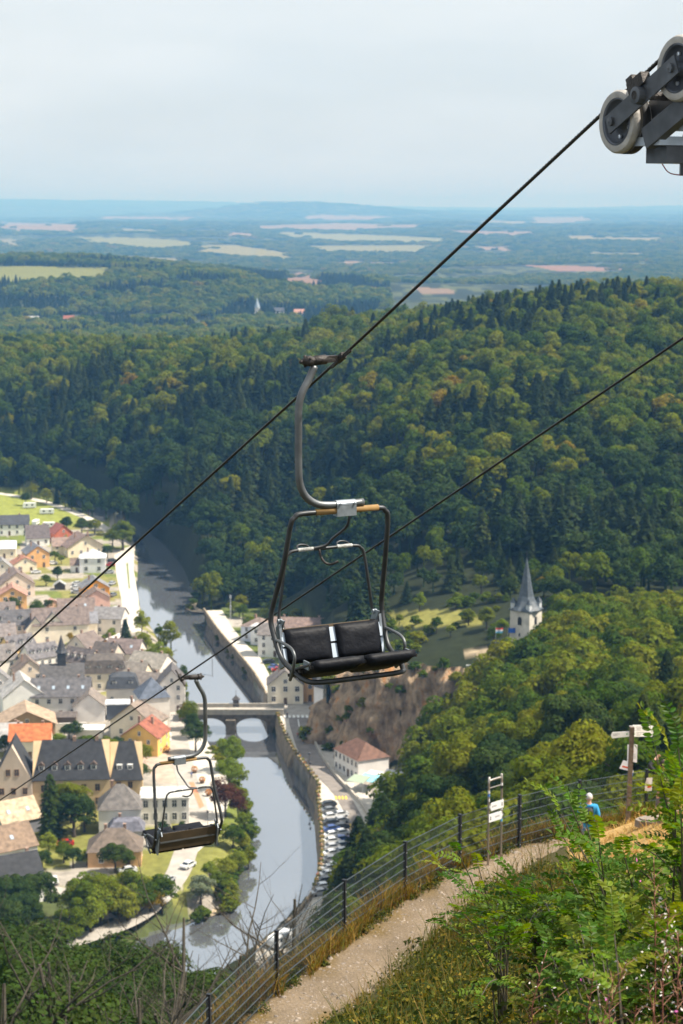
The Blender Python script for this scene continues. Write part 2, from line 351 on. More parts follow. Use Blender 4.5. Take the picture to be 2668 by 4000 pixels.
# ---- one ground sheet, polar about the viewpoint
th = np.concatenate([np.linspace(-75, -14, 20)[:-1], np.linspace(-14, -10.6, 14)[:-1], np.linspace(-10.6, 10.6, 321), np.linspace(10.6, 14, 14)[1:], np.linspace(14, 75, 20)[1:]])
rr = [.6]
while rr[-1] < 41000:
    r = rr[-1]; rr.append(r + (max(.35, r*.012) if r < 70 else r*.014 if r < 380 else 4.0 if r < 1050 else r*.014))
rr = np.array(rr)
TT, RR = np.meshgrid(np.radians(th), rr); gx = RR*np.sin(TT); gy = RR*np.cos(TT); gz = H(gx, gy)
nr, na = gx.shape
gu, gv, gD = project(gx, gy, gz)
# ground colours by what covers the ground there
c = np.zeros(gx.shape+(3,)); c[:] = (.022, .027, .011)                      # forest floor
def paint(mask, colr): c[mask] = colr
nz = vnoise(gx, gy, 9, 11); nz2 = vnoise(gx, gy, 25, 12)
tw = in_poly(gx, gy, TOWN)
paint(tw, (.30, .27, .23)); paint(tw & (nz > .52), (.13, .155, .035)); paint(tw & (nz > .52) & (nz2 > .55), (.2, .19, .06))
paint(tw & (gv < 2060), (.21, .23, .05))
paint(tw & (gv > 3230) & (nz > .25), (.17, .17, .045)); paint(tw & (gv > 3480) & (nz2 > .5), (.07, .085, .03))
lowm = in_poly(gx, gy, LOW); paint(lowm, (.34, .31, .27)); paint(lowm & (gv < 2640) & (nz > .3), (.09, .11, .03))
paint((gD > 470) & (gD < 700) & in_poly(gu, gv, [(1500, 2400), (1640, 2385), (1800, 2380), (1900, 2410), (1880, 2440), (1720, 2450), (1520, 2445)]), (.2, .19, .05))
paint((gD > 470) & (gD < 560) & in_poly(gu, gv, [(1800, 2540), (1980, 2535), (2000, 2570), (1820, 2570)]), (.34, .27, .18))
paint((gD > 1500) & (gv > 1180), (.05, .06, .03))
paint((gD > 2300) & (nz2 > .6), (.07, .08, .03))
FIELDS = [([(0, 868), (300, 876), (300, 912), (150, 905), (0, 900)], (.36, .25, .15)), ([(320, 926), (560, 928), (740, 944), (750, 966), (600, 974), (330, 950)], (.30, .30, .12)), ([(470, 892), (640, 902), (630, 913), (480, 906)], (.33, .3, .14)),
          ([(790, 960), (900, 955), (1140, 990), (1130, 1015), (960, 1005), (780, 990)], (.34, .31, .13)), ([(1000, 882), (1300, 872), (1700, 880), (1400, 904), (1000, 898)], (.36, .27, .18)), ([(1180, 842), (1300, 838), (1560, 846), (1450, 857), (1200, 856)], (.38, .28, .19)),
          ([(1080, 905), (1400, 915), (1740, 930), (1740, 950), (1300, 945), (1100, 925)], (.32, .32, .15)), ([(1220, 960), (1700, 955), (1620, 990), (1240, 985)], (.31, .30, .14)), ([(1080, 1110), (1170, 1060), (1290, 1110), (1180, 1135)], (.34, .22, .15)),
          ([(2040, 1035), (2280, 1040), (2500, 1055), (2200, 1062)], (.38, .22, .15)), ([(-300, 1036), (160, 1040), (430, 1046), (420, 1108), (0, 1115), (-300, 1115)], (.28, .29, .09)), ([(1600, 1120), (1760, 1130), (1780, 1150), (1640, 1145)], (.34, .24, .16)), ([(2060, 850), (2300, 845), (2300, 865), (2100, 880)], (.33, .27, .18)), ([(0, 930), (90, 940), (60, 960), (0, 955)], (.3, .27, .15))]
for k_, P_ in enumerate([[(480, 1000), (700, 1010), (690, 1025), (470, 1015)], [(1750, 900), (2100, 905), (2090, 920), (1760, 915)], [(2200, 920), (2600, 930), (2600, 945), (2200, 938)], [(1800, 960), (2000, 965), (1990, 978), (1800, 972)], [(60, 985), (240, 990), (230, 1005), (60, 1000)], [(1330, 1020), (1560, 1025), (1550, 1040), (1330, 1034)], [(2300, 985), (2520, 990), (2510, 1003), (2300, 998)], [(880, 905), (1000, 915), (990, 930), (880, 922)], [(1850, 860), (2060, 865), (2050, 880), (1850, 875)], [(400, 845), (760, 850), (750, 862), (400, 858)]]): FIELDS.append((P_, [(.34, .30, .15), (.38, .27, .18)][k_ % 2]))
jit_u = (vnoise(gx, gy, 160, 13)-.5)*24; jit_v = (vnoise(gx, gy, 120, 14)-.5)*4
for poly, colr in FIELDS: paint((gD > 2400) & in_poly(gu+jit_u, gv+jit_v, poly), tuple(q*.5 for q in colr))
nearm = RR < 90
paint(nearm, (.085, .075, .03))
dpath = np.full(gx.shape, 99.); dpath[nearm] = dist_line(gx[nearm], gy[nearm], path_pts)
dfen = np.full(gx.shape, 99.); dfen[nearm] = dist_line(gx[nearm], gy[nearm], fence_pts)
paint(nearm & (dfen < 1.5), (.16, .11, .045))
bank = nearm & in_poly(gu, gv, [(2180, 3230), (2400, 3150), (2668, 3090), (3200, 3050), (3200, 3500), (2668, 3520), (2400, 3480), (2250, 3400)]) & (dpath > 1.3)
paint(bank, (.52, .33, .13))
pth = dpath + (vnoise(gx, gy, .8, 21)-.5)*.7
w = sm(.88, .5, pth)[..., None]; c = c*(1-w)+np.array((.19, .145, .10))*w
idx = np.arange(nr*na).reshape(nr, na)
F = np.stack([idx[:-1, :-1], idx[:-1, 1:], idx[1:, 1:], idx[1:, :-1]], -1).reshape(-1, 4)[:, ::-1]
m = bpy.data.materials.new('ground'); m.use_nodes = True; t = m.node_tree; p = t.nodes['Principled BSDF']; p.inputs['Roughness'].default_value = .95; p.inputs['Specular IOR Level'].default_value = .1
at = N(t, 'ShaderNodeAttribute', attribute_name='col'); tcn = N(t, 'ShaderNodeTexCoord')
n1 = N(t, 'ShaderNodeTexNoise'); n1.inputs['Scale'].default_value = .35; n1.inputs['Detail'].default_value = 8; n1.inputs['Roughness'].default_value = .65
n2 = N(t, 'ShaderNodeTexNoise'); n2.inputs['Scale'].default_value = 14; n2.inputs['Detail'].default_value = 6; n2.inputs['Roughness'].default_value = .7
for n in (n1, n2): t.links.new(tcn.outputs['Object'], n.inputs['Vector'])
ad = N(t, 'ShaderNodeMath', operation='MULTIPLY'); t.links.new(n1.outputs['Fac'], ad.inputs[0]); t.links.new(n2.outputs['Fac'], ad.inputs[1])
mr = N(t, 'ShaderNodeMapRange'); mr.inputs['From Min'].default_value = .12; mr.inputs['From Max'].default_value = .38; mr.inputs['To Min'].default_value = .6; mr.inputs['To Max'].default_value = 1.4
t.links.new(ad.outputs[0], mr.inputs['Value'])
hs = N(t, 'ShaderNodeHueSaturation'); t.links.new(mr.outputs['Result'], hs.inputs['Value']); t.links.new(at.outputs['Color'], hs.inputs['Color']); t.links.new(hs.outputs['Color'], p.inputs['Base Color'])
bp = N(t, 'ShaderNodeBump'); bp.inputs['Strength'].default_value = .7; bp.inputs['Distance'].default_value = .06; t.links.new(n2.outputs['Fac'], bp.inputs['Height']); t.links.new(bp.outputs['Normal'], p.inputs['Normal'])
ground = link('ground', np_mesh('ground', np.stack([gx, gy, gz], -1).reshape(-1, 3), F, m, True, c.reshape(-1, 3)))
tag(ground, 'hilly valley ground with town floor, woods and far fields', kind='structure')
# ---- river water
m = bpy.data.materials.new('water'); m.use_nodes = True; t = m.node_tree; p = t.nodes['Principled BSDF']
p.inputs['Base Color'].default_value = (.46, .48, .52, 1); p.inputs['Metallic'].default_value = .85; p.inputs['Roughness'].default_value = .03; p.inputs['IOR'].default_value = 1.33; p.inputs['Specular IOR Level'].default_value = .5
tcn = N(t, 'ShaderNodeTexCoord'); n1 = N(t, 'ShaderNodeTexNoise'); n1.inputs['Scale'].default_value = .5; n1.inputs['Detail'].default_value = 6
bp = N(t, 'ShaderNodeBump'); bp.inputs['Strength'].default_value = .022; bp.inputs['Distance'].default_value = .25
t.links.new(tcn.outputs['Object'], n1.inputs['Vector']); t.links.new(n1.outputs['Fac'], bp.inputs['Height']); t.links.new(bp.outputs['Normal'], p.inputs['Normal'])
MB_ = MB(); MB_.add([(-260, 300, 0), (60, 300, 0), (60, 1300, 0), (-260, 1300, 0)], [(0, 1, 2, 3)])
MB_.build('river', m, label='slow dark river reflecting the sky', kind='structure')
# ---- streets, quays and paths as thin sheets above the ground
def sheet(name, px, z, mt, label, dz=.06):
    P = [PZ(u, v, z)[:2] for u, v in px]; P = [tuple(q) for q in P]
    a = sum(P[i][0]*P[(i+1) % len(P)][1]-P[(i+1) % len(P)][0]*P[i][1] for i in range(len(P)))
    if a < 0: P = P[::-1]
    import mathutils
    tri = mathutils.geometry.tessellate_polygon([[Vector((x, y, 0)) for x, y in P]])
    b = MB(); b.add([(x, y, z+dz) for x, y in P], [tuple(f) for f in tri]); 
    o = b.build(name, mt, label=label, kind='structure')
    for pl in o.data.polygons:
        if pl.normal.z < 0: o.data.flip_normals(); break
    return o
def strip(name, px, z, width, mt, label, dz=.06):
    C = smooth_path([np.append(PZ(u, v, z)[:2], 0) for u, v in px], 5); b = MB(); V = []
    for i, q in enumerate(C):
        t_ = C[min(i+1, len(C)-1)]-C[max(i-1, 0)]; n_ = np.array([-t_[1], t_[0], 0])/np.linalg.norm(t_)
        V += [q+n_*width/2+[0, 0, z+dz], q-n_*width/2+[0, 0, z+dz]]
    b.add(V, [(2*i, 2*i+1, 2*i+3, 2*i+2) for i in range(len(C)-1)])
    return b.build(name, mt, label=label, kind='structure')
asph = mat('asphalt', (.20, .175, .155), .9, var=.2, scale=.5, bump=.3)
asph_l = mat('asphalt_light', (.36, .33, .29), .9, var=.18, scale=.4, bump=.3)
conc = mat('promenade', (.50, .46, .40), .9, var=.15, scale=.6, bump=.2)
whitep = mat('road_paint', (.75, .75, .72), .7, var=.15, scale=3)
yellowp = mat('yellow_paint', (.75, .5, .06), .7, var=.2, scale=3)
quay_r = [(868, 2384), (904, 2448), (965, 2520), (1016, 2567), (1050, 2632), (1060, 2690), (1180, 2752), (1225, 2780), (1262, 2800), (1268, 2885), (1310, 2935), (1400, 3040), (1470, 3130), (1500, 3215), (1462, 3290), (1450, 3420), (1400, 3525), (1300, 3630)]
sheet('quay_pavement', quay_top+[(1000, 3760)]+quay_r[::-1], LOWZ, conc, 'pale pavement of the river quay', .03)
road_l = [(1127, 2797), (1130, 2830), (1157, 2918), (1207, 3006), (1280, 3075), (1314, 3117), (1345, 3174), (1353, 3266), (1345, 3380), (1310, 3480), (1250, 3570), (1130, 3680)]
road_r = [(1202, 2797), (1211, 2876), (1245, 2944), (1307, 3017), (1345, 3075), (1383, 3136), (1418, 3197), (1432, 3280), (1425, 3400), (1380, 3510), (1300, 3610), (1180, 3700)]
sheet('road', road_l+road_r[::-1], LOWZ, asph, 'grey asphalt road along the quay below the cliff', .10)
sheet('plaza', [(1058, 2752), (1180, 2750), (1228, 2770), (1230, 2800), (1110, 2806), (1085, 2785)], LOWZ, asph_l, 'pale paved square at the end of the bridge', .14)
for k in range(7):
    u = 1092+k*17; sheet('crossing_stripe', [(u, 2796), (u+9, 2796), (u+10, 2806), (u+1, 2806)], LOWZ, whitep, 'white stripe of the zebra crossing by the bridge', .19)
for k in range(4):
    u = 1308+k*13; sheet('crossing_stripe', [(u, 3112), (u+7, 3112), (u+10, 3124), (u+3, 3124)], LOWZ, yellowp, 'faded yellow stripe across the quay road', .15)
for k in range(5):
    u = 1352+k*12; sheet('crossing_stripe', [(u, 3220), (u+7, 3220), (u+8, 3238), (u+1, 3238)], LOWZ, yellowp, 'bright yellow stripe across the quay road by the parked cars', .15)
sheet('lane_line', [(1163, 2812), (1166, 2812), (1171, 2840), (1167, 2840)], LOWZ, whitep, 'white lane line on the quay road', .15)
sheet('promenade', [(655, 2790), (735, 2790), (800, 2880), (880, 3020), (900, 3110), (860, 3250), (770, 3330), (700, 3290), (735, 3200), (700, 3080), (690, 2960)], 3.5, conc, 'pale riverside promenade in the town', .04)
strip('street', [(672, 2790), (690, 2860), (708, 2960), (735, 3060), (765, 3150), (760, 3240), (725, 3330), (690, 3420), (600, 3530), (480, 3610), (250, 3690), (0, 3760), (-200, 3810)], 3.5, 5.5, asph_l, 'light grey street running along the promenade', .09)
sheet('riverside_path', [(446, 2170), (490, 2140), (527, 2130), (522, 2224), (540, 2335), (549, 2434), (560, 2470), (480, 2470), (482, 2425), (473, 2335), (455, 2250)], 3.5, conc, 'broad pale concrete path beside the upper river', .05)
sheet('grass_strip', [(493, 2200), (500, 2200), (508, 2300), (503, 2300)], 3.5, mat('lawn', (.13, .16, .03), .9, var=.3, scale=.6), 'narrow grass strip in the riverside path', .1)
strip('campsite_road', [(-120, 1915), (0, 1928), (120, 1948), (210, 1972), (310, 2010), (400, 2055), (440, 2090)], 3.5, 5, conc, 'pale road past the campsite meadow', .05)
strip('town_street', [(-40, 2470), (60, 2500), (150, 2545), (235, 2640), (330, 2700), (440, 2690), (560, 2700), (680, 2790)], 3.5, 4.5, asph_l, 'narrow town street between the old houses', .05)
strip('garden_lane', [(-50, 3420), (60, 3440), (140, 3462), (230, 3480), (300, 3500), (420, 3590)], 3.5, 4, asph_l, 'pale lane by the white house with the conservatory', .05)
sheet('square', [(545, 2880), (690, 2880), (720, 2960), (735, 3060), (620, 3060), (560, 2990)], 3.5, mat('paving_warm', (.42, .32, .25), .9, var=.2, scale=.5), 'warm paved yard beside the yellow house', .03)
sheet('boule_court', [(738, 3056), (756, 3056), (798, 3150), (780, 3160)], 3.5, mat('red_paving', (.52, .22, .12), .9, var=.15, scale=1), 'long strip of terracotta paving on the promenade', .14)
sheet('sand_bank', [(760, 3592), (800, 3555), (870, 3520), (930, 3530), (880, 3560), (800, 3590)], .1, mat('sand', (.42, .33, .22), .9, var=.3, scale=.8, bump=.4), 'bank of sand and stones at the river bend', .1)
sheet('sand_bank', [(722, 2378), (745, 2355), (790, 2350), (812, 2382), (797, 2396), (750, 2392)], .1, mat('sand', (.4, .3, .2)), 'pale stony spit at the end of the quay', .25)
# ================================================================== trees
def unit(n):
    v = rng.normal(size=(n, 3)); return v/np.linalg.norm(v, axis=1, keepdims=True)
def leaf_quads(C, Nn, size, asp=1.0, hexa=False):
    """one leaf-like face per centre; Nn face normals"""
    n = len(C); Nn = Nn/np.linalg.norm(Nn, axis=1, keepdims=True)
    a = np.cross(Nn, unit(n)); a /= np.linalg.norm(a, axis=1, keepdims=True)+1e-9; b = np.cross(Nn, a)
    s = (np.asarray(size)*rng.uniform(.7, 1.3, n))[:, None]
    if hexa: pts = [(-1, 0), (-.35, -.45), (.45, -.35), (1, 0), (.45, .4), (-.35, .45)]
    else: pts = [(-1, -.12), (.05, -.62), (1, .1), (-.1, .6)]
    k = len(pts)
    V = np.stack([C + a*s*p*asp*.75 + b*s*q*.75 for p, q in pts], 1).reshape(-1, 3)
    return V, np.arange(n*k).reshape(n, k)
BARK = mat('bark', (.07, .055, .04), .95, var=.35, scale=3, bump=.6, bscale=12)
BARKG = mat('bark_grey', (.065, .055, .04), .95, var=.4, scale=3, bump=.6, bscale=12)
GREEN = leafmat('leaves_green', [(.045, .080, .007, 0), (.072, .110, .007, .25), (.105, .136, .008, .5), (.14, .158, .009, .8), (.17, .172, .010, .985), (.22, .15, .010, 1)], .42)
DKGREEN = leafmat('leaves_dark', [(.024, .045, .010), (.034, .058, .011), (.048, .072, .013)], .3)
LIME = leafmat('leaves_bright', [(.14, .19, .02), (.18, .22, .024), (.23, .24, .03)], .5)
CONIF = leafmat('needles', [(.018, .032, .010), (.027, .043, .011), (.042, .056, .013)], .15)
COPPER = leafmat('leaves_copper', [(.06, .022, .014), (.085, .035, .018)], .25)
SILVER = leafmat('leaves_silver', [(.14, .17, .10), (.18, .2, .12)], .3)
YELLOW = leafmat('leaves_yellow', [(.22, .17, .02), (.3, .2, .02)], .35)
def crown_mesh(name, h, r, n_cl, n_leaf, lsize, mt, zc=.62, rz=.40, flat=1.0, seed=0, shape='round'):
    global rng; keep = rng; rng = np.random.default_rng(seed+100)
    d = unit(n_cl*3); d = d[d[:, 2] > -.55][:n_cl]; n_cl = len(d)
    rad = rng.uniform(.45, .92, n_cl)**.7
    wob = 1+.22*np.sin(np.arctan2(d[:, 1], d[:, 0])*2+seed)+.15*np.sin(d[:, 2]*5+seed*2)
    C = d*np.array([r, r, h*rz])*(rad*wob)[:, None]*.82+np.array([0, 0, h*zc])
    cr = r*rng.uniform(.26, .46, n_cl)
    if shape == 'column': C[:, :2] *= np.clip(1.25-(C[:, 2:3]/h), .25, 1)
    which = rng.integers(0, n_cl, n_leaf); o = unit(n_leaf); o[:, 2] = np.where(o[:, 2] < -.3, -o[:, 2], o[:, 2])
    P = C[which] + o*(cr[which]*rng.uniform(.72, 1.06, n_leaf)**.5)[:, None]*np.array([1, 1, .8])
    Nn = o*1.5 + unit(n_leaf)*.7 + np.array([0, 0, .2])
    V, F = leaf_quads(P, Nn, lsize); rng = keep
    return np_mesh(name, V, F, mt)
def trunk_mesh(name, h, r, seed=0, limbs=6, rb=.035, mt=None, top=.72):
    rd = random.Random(seed); b = MB()
    ax = [np.array([math.sin(k*1.3+seed)*.02*h*k/5, math.cos(k*1.7+seed)*.02*h*k/5, h*top*k/5-(.6 if k == 0 else 0)]) for k in range(6)]
    b.tube(ax, [h*rb*(1-.15*k)*(1.25 if k == 0 else 1) for k in range(6)], 6)
    for i in range(limbs):
        k = rd.choice([1, 2, 3, 4]); s = ax[k]; q = rd.uniform(0, 6.28); L = r*rd.uniform(.55, .9)
        e = s+np.array([math.cos(q)*L, math.sin(q)*L, L*rd.uniform(.4, 1)])
        b.tube([s, (s+e)/2+[0, 0, L*.08], e], [h*rb*.4, h*rb*.25, h*rb*.08], 4)
    return b.mesh(name, mt or BARK)
def conifer_mesh(name, h, r, n_leaf, lsize, mt, seed=0, taper=1.0, base=.08):
    global rng; keep = rng; rng = np.random.default_rng(seed+500)
    z = rng.uniform(0, 1, n_leaf)**1.25; tiers = 13+seed % 4
    ph = (z*tiers) % 1; rad = r*(1-z)**taper*(1.06-.5*ph)+.05*r
    q = rng.uniform(0, 2*np.pi, n_leaf); lob = 1+.18*np.sin(q*5+np.floor(z*tiers)*2.1)+.08*np.sin(q*9+z*20)
    rr_ = rad*lob*rng.uniform(.55, 1.0, n_leaf)**.6
    P = np.stack([np.cos(q)*rr_, np.sin(q)*rr_, h*(base+(1-base)*z)-rr_*.25+.02*h], 1)
    Nn = np.stack([np.cos(q)*.6, np.sin(q)*.6, np.full(n_leaf, .8)], 1)+unit(n_leaf)*.55
    V, F = leaf_quads(P, Nn, lsize*(.6+.6*(1-z)), 1.3); rng = keep
    return np_mesh(name, V, F, mt)
# prototypes: (crown mesh, trunk mesh, height)
FAR = [(crown_mesh('crown', 12, 4.3+.3*(i % 3), 26, 1500, .55, GREEN, zc=.56+.02*(i % 3), rz=.42, seed=i), trunk_mesh('trunk', 12, 4.2, i, 3), 12) for i in range(6)]
FARC = [(conifer_mesh('crown', 16, 3.0+.25*i, 1300, .62, CONIF, i), trunk_mesh('trunk', 16, 1.4, i, 0, .018, top=.9), 16) for i in range(3)]
NEAR = [(crown_mesh('crown', 12, 4.3+.35*(i % 3), 34, 5200, .33, GREEN, zc=.57, rz=.42, seed=20+i), trunk_mesh('trunk', 12, 4.2, 20+i, 7), 12) for i in range(6)]
NEARD = [(crown_mesh('crown', 12, 4.0+.3*i, 34, 5200, .33, DKGREEN, zc=.57, rz=.42, seed=40+i), trunk_mesh('trunk', 12, 4, 40+i, 6), 12) for i in range(2)]
LIMET = [(crown_mesh('crown', 12, 4.2, 30, 4200, .34, LIME, zc=.55, rz=.43, seed=60+i), trunk_mesh('trunk', 12, 4, 60+i, 6), 12) for i in range(2)]
CLOSE = [(crown_mesh('crown', 12, 4.0+.3*i, 44, 15000, .17, DKGREEN, zc=.57, rz=.42, seed=50+i), trunk_mesh('trunk', 12, 4, 50+i, 9), 12) for i in range(3)]
NEARC = [(conifer_mesh('crown', 16, 4.2+.4*i, 5200, .42, CONIF, 20+i, .85), trunk_mesh('trunk', 16, 2, 20+i, 5, .02, top=.92), 16) for i in range(2)]
COLUMN = [(conifer_mesh('crown', 12, 2.0, 3800, .33, DKGREEN, 31, .45), trunk_mesh('trunk', 12, 1, 31, 0, .03), 12)]
COPPERT = [(crown_mesh('crown', 11, 4.4, 30, 4600, .33, COPPER, zc=.55, rz=.44, seed=71), trunk_mesh('trunk', 11, 4, 71, 5), 11)]
SILVERT = [(crown_mesh('crown', 8, 3.6, 26, 3600, .3, SILVER, zc=.5, rz=.46, seed=72), trunk_mesh('trunk', 8, 3, 72, 4), 8)]
YELLOWT = [(crown_mesh('crown', 11, 3.8, 26, 2400, .42, YELLOW, zc=.56, rz=.42, seed=73), trunk_mesh('trunk', 11, 3.4, 73, 4), 11)]
BUSH = [(crown_mesh('crown', 3, 1.6, 16, 1300, .26, GREEN, zc=.45, rz=.5, seed=80+i), trunk_mesh('stem', 3, 1.2, 80+i, 3, .03), 3) for i in range(2)]
DOME = [(crown_mesh('crown', 4, 1.9, 40, 3400, .2, DKGREEN, zc=.45, rz=.5, seed=90), trunk_mesh('stem', 4, 1, 90, 2, .03), 4)]
def tree(proto, x, y, z, h, name, label, cat='tree', group=None, w=1.0, rz=None):
    cm, tm, h0 = proto; s = h/h0
    o = link(name, None, loc=(x, y, z-.05), rot=(0, 0, random.uniform(0, 6.28) if rz is None else rz), scl=(s*w, s*w, s)); tag(o, label, cat, group)
    link('crown', cm, o); link('stem' if 'stem' in tm.name else 'trunk', tm, o); return o
def ground_z(x, y): return float(H(np.array([x]), np.array([y]))[0])
# ---- scatter of woodland
def scatter(u0, u1, D0, D1, sp, seed):
    g = np.random.default_rng(seed); xs, ys = [], []
    y0, y1 = D0*.98, D1*1.02
    Y = np.arange(y0, y1, sp)
    for k, y in enumerate(Y):
        xa, xb = (u0-1334)/FPX*y, (u1-1334)/FPX*y
        x = np.arange(xa, xb, sp)+(sp/2 if k % 2 else 0)
        xs.append(x+g.uniform(-.42, .42, len(x))*sp); ys.append(np.full(len(x), y)+g.uniform(-.42, .42, len(x))*sp)
    return np.concatenate(xs), np.concatenate(ys)
CLEAR = []                                           # (x, y, radius) kept free of trees
def keep_mask(x, y):
    k = ~(in_poly(x, y, TOWN) | in_poly(x, y, LOW) | in_poly(x, y, RIVER))
    k &= dist_line(x, y, RIVER, True) > 2
    k &= dist_line(x, y, LOW, True) > 3
    for cx, cy_, cr_ in CLEAR: k &= np.hypot(x-cx, y-cy_) > cr_
    return k
def px_clear(u, v, z, r): q = PZ(u, v, z); CLEAR.append((q[0], q[1], r))
tower_x, tower_y = UDZ(2052, 500, 34.5)
CLEAR.append((tower_x, tower_y, 8)); CLEAR.append((tower_x-9, tower_y-6, 8)); CLEAR.append((tower_x-18, tower_y-2, 9))
MEADOW = [UDZ(u, D, 33) for u, D in [(1420, 530), (1560, 505), (1900, 497), (2030, 492), (2010, 545), (1960, 590), (1660, 590), (1480, 590)]]
VILLA = [UDZ(u, D, 42) for u, D in [(1000, 1290), (1215, 1290), (1225, 1420), (1010, 1430)]]
# slope between the fence and the bell tower
x, y = scatter(1330, 2900, 95, 530, 6.6, 1)
z = H(x, y); u, v, D = project(x, y, z)
k = keep_mask(x, y) & (np.hypot(x, y) > 92) & ~in_poly(x, y, MEADOW) & (u > 1380)
k &= ~((u < 1560) & (D > 470))
k &= ~((u > 1560) & (u < 1800) & (D > 478) & (D < 520))
x, y, z, u, v, D = (q[k] for q in (x, y, z, u, v, D))
# keep sight lines that the photograph shows open: crowns must stay under this outline
def top_limit(u):
    return np.interp(u, [1330, 1400, 1560, 1640, 1750, 1900, 2050, 2110, 2180, 2400, 2668, 2900], [3250, 3330, 3010, 2830, 2650, 2560, 2480, 2430, 2310, 2300, 2300, 2300])
order = np.argsort(D); n_ind = 0; rest_near = []
for i in order:
    h = rng.uniform(10.5, 15.5)*(1 if D[i] > 200 else .85)
    u_, vt, _ = project(x[i], y[i], z[i]+h)
    lim = top_limit(u_)
    if vt < lim:                                     # a shorter tree stands there
        hh = h
        while hh > 5 and project(x[i], y[i], z[i]+hh)[1] < lim: hh -= 1
        if hh <= 5: continue
        h = hh
    dark = vnoise(x[i], y[i], 28, 31) > .68
    con = (vnoise(x[i], y[i], 40, 33) > .82)
    if n_ind < 285 and -80 < u[i] < 2760:
        pr = random.choice(NEARD) if dark else random.choice(NEAR)
        if con: tree(random.choice(NEARC), x[i], y[i], z[i], h*1.15, 'conifer', 'dark conifer among the broadleaf trees below the bell tower', group='conifers on the slope below the bell tower')
        elif dark: tree(pr, x[i], y[i], z[i], h, 'broadleaf_tree', 'dark green broadleaf tree in the wood between the fence and the bell tower', group='dark trees on the slope below the bell tower', w=rng.uniform(.9, 1.15))
        else: tree(pr, x[i], y[i], z[i], h, 'broadleaf_tree', 'light green broadleaf tree in the wood between the fence and the bell tower', group='light trees on the slope below the bell tower', w=rng.uniform(.9, 1.2))
        n_ind += 1
    else: rest_near.append((x[i], y[i], z[i], h))
# ---- the uncountable rest: one instanced object each
protos_col = bpy.data.collections.new('tree_kinds')
def proto_obj(i, pr):
    cm, tm, h = pr
    b = bpy.data.objects.new('kind_%02d' % i, None)
    me = cm.copy(); nv = len(me.vertices)
    # crown and trunk together
    import bmesh
    bm = bmesh.new(); bm.from_mesh(cm); nf = len(bm.faces); bm.from_mesh(tm); bm.faces.ensure_lookup_table()
    for f in bm.faces[nf:]: f.material_index = 1
    bm.to_mesh(me); bm.free(); me.materials.clear(); me.materials.append(cm.materials[0]); me.materials.append(BARK)
    o = bpy.data.objects.new('kind_%02d' % i, me); protos_col.objects.link(o); return h
FARD = [(crown_mesh('crown', 12, 4.4, 26, 1500, .55, DKGREEN, zc=.57, rz=.42, seed=15+i), trunk_mesh('trunk', 12, 4.2, 15+i, 3), 12) for i in range(3)]  # dark-leaved crowns, used to darken the lower slope in place of cloud shadow
KH = [proto_obj(i, p) for i, p in enumerate(FAR+FARC)]
# far grove: a lump of several crowns, for woods kilometres away
gv_ = []; gf_ = []; off = 0
def grove(seed):
    r_ = np.random.default_rng(seed); Vs, Fs, o_ = [], [], 0
    for k in range(9):
        q = r_.uniform(0, 6.28); rr_ = r_.uniform(0, 13); hh = r_.uniform(9, 14)
        me = crown_mesh('tmp', hh, 5.2, 12, 130, 1.5, GREEN, zc=.5, rz=.48, seed=int(r_.integers(9999)))
        V = np.empty(len(me.vertices)*3, np.float32); me.vertices.foreach_get('co', V); V = V.reshape(-1, 3)+np.array([math.cos(q)*rr_, math.sin(q)*rr_, 0], np.float32)
        n = len(V)//4; Vs.append(V); Fs.append(np.arange(len(V)).reshape(n, 4)+o_); o_ += len(V); bpy.data.meshes.remove(me)
    return np_mesh('grove', np.concatenate(Vs), np.concatenate(Fs), GREEN)
for i in range(3):
    o = bpy.data.objects.new('kind_%02d' % (len(KH)), grove(900+i)); protos_col.objects.link(o); KH.append(12)
for p in FARD: KH.append(proto_obj(len(KH), p))
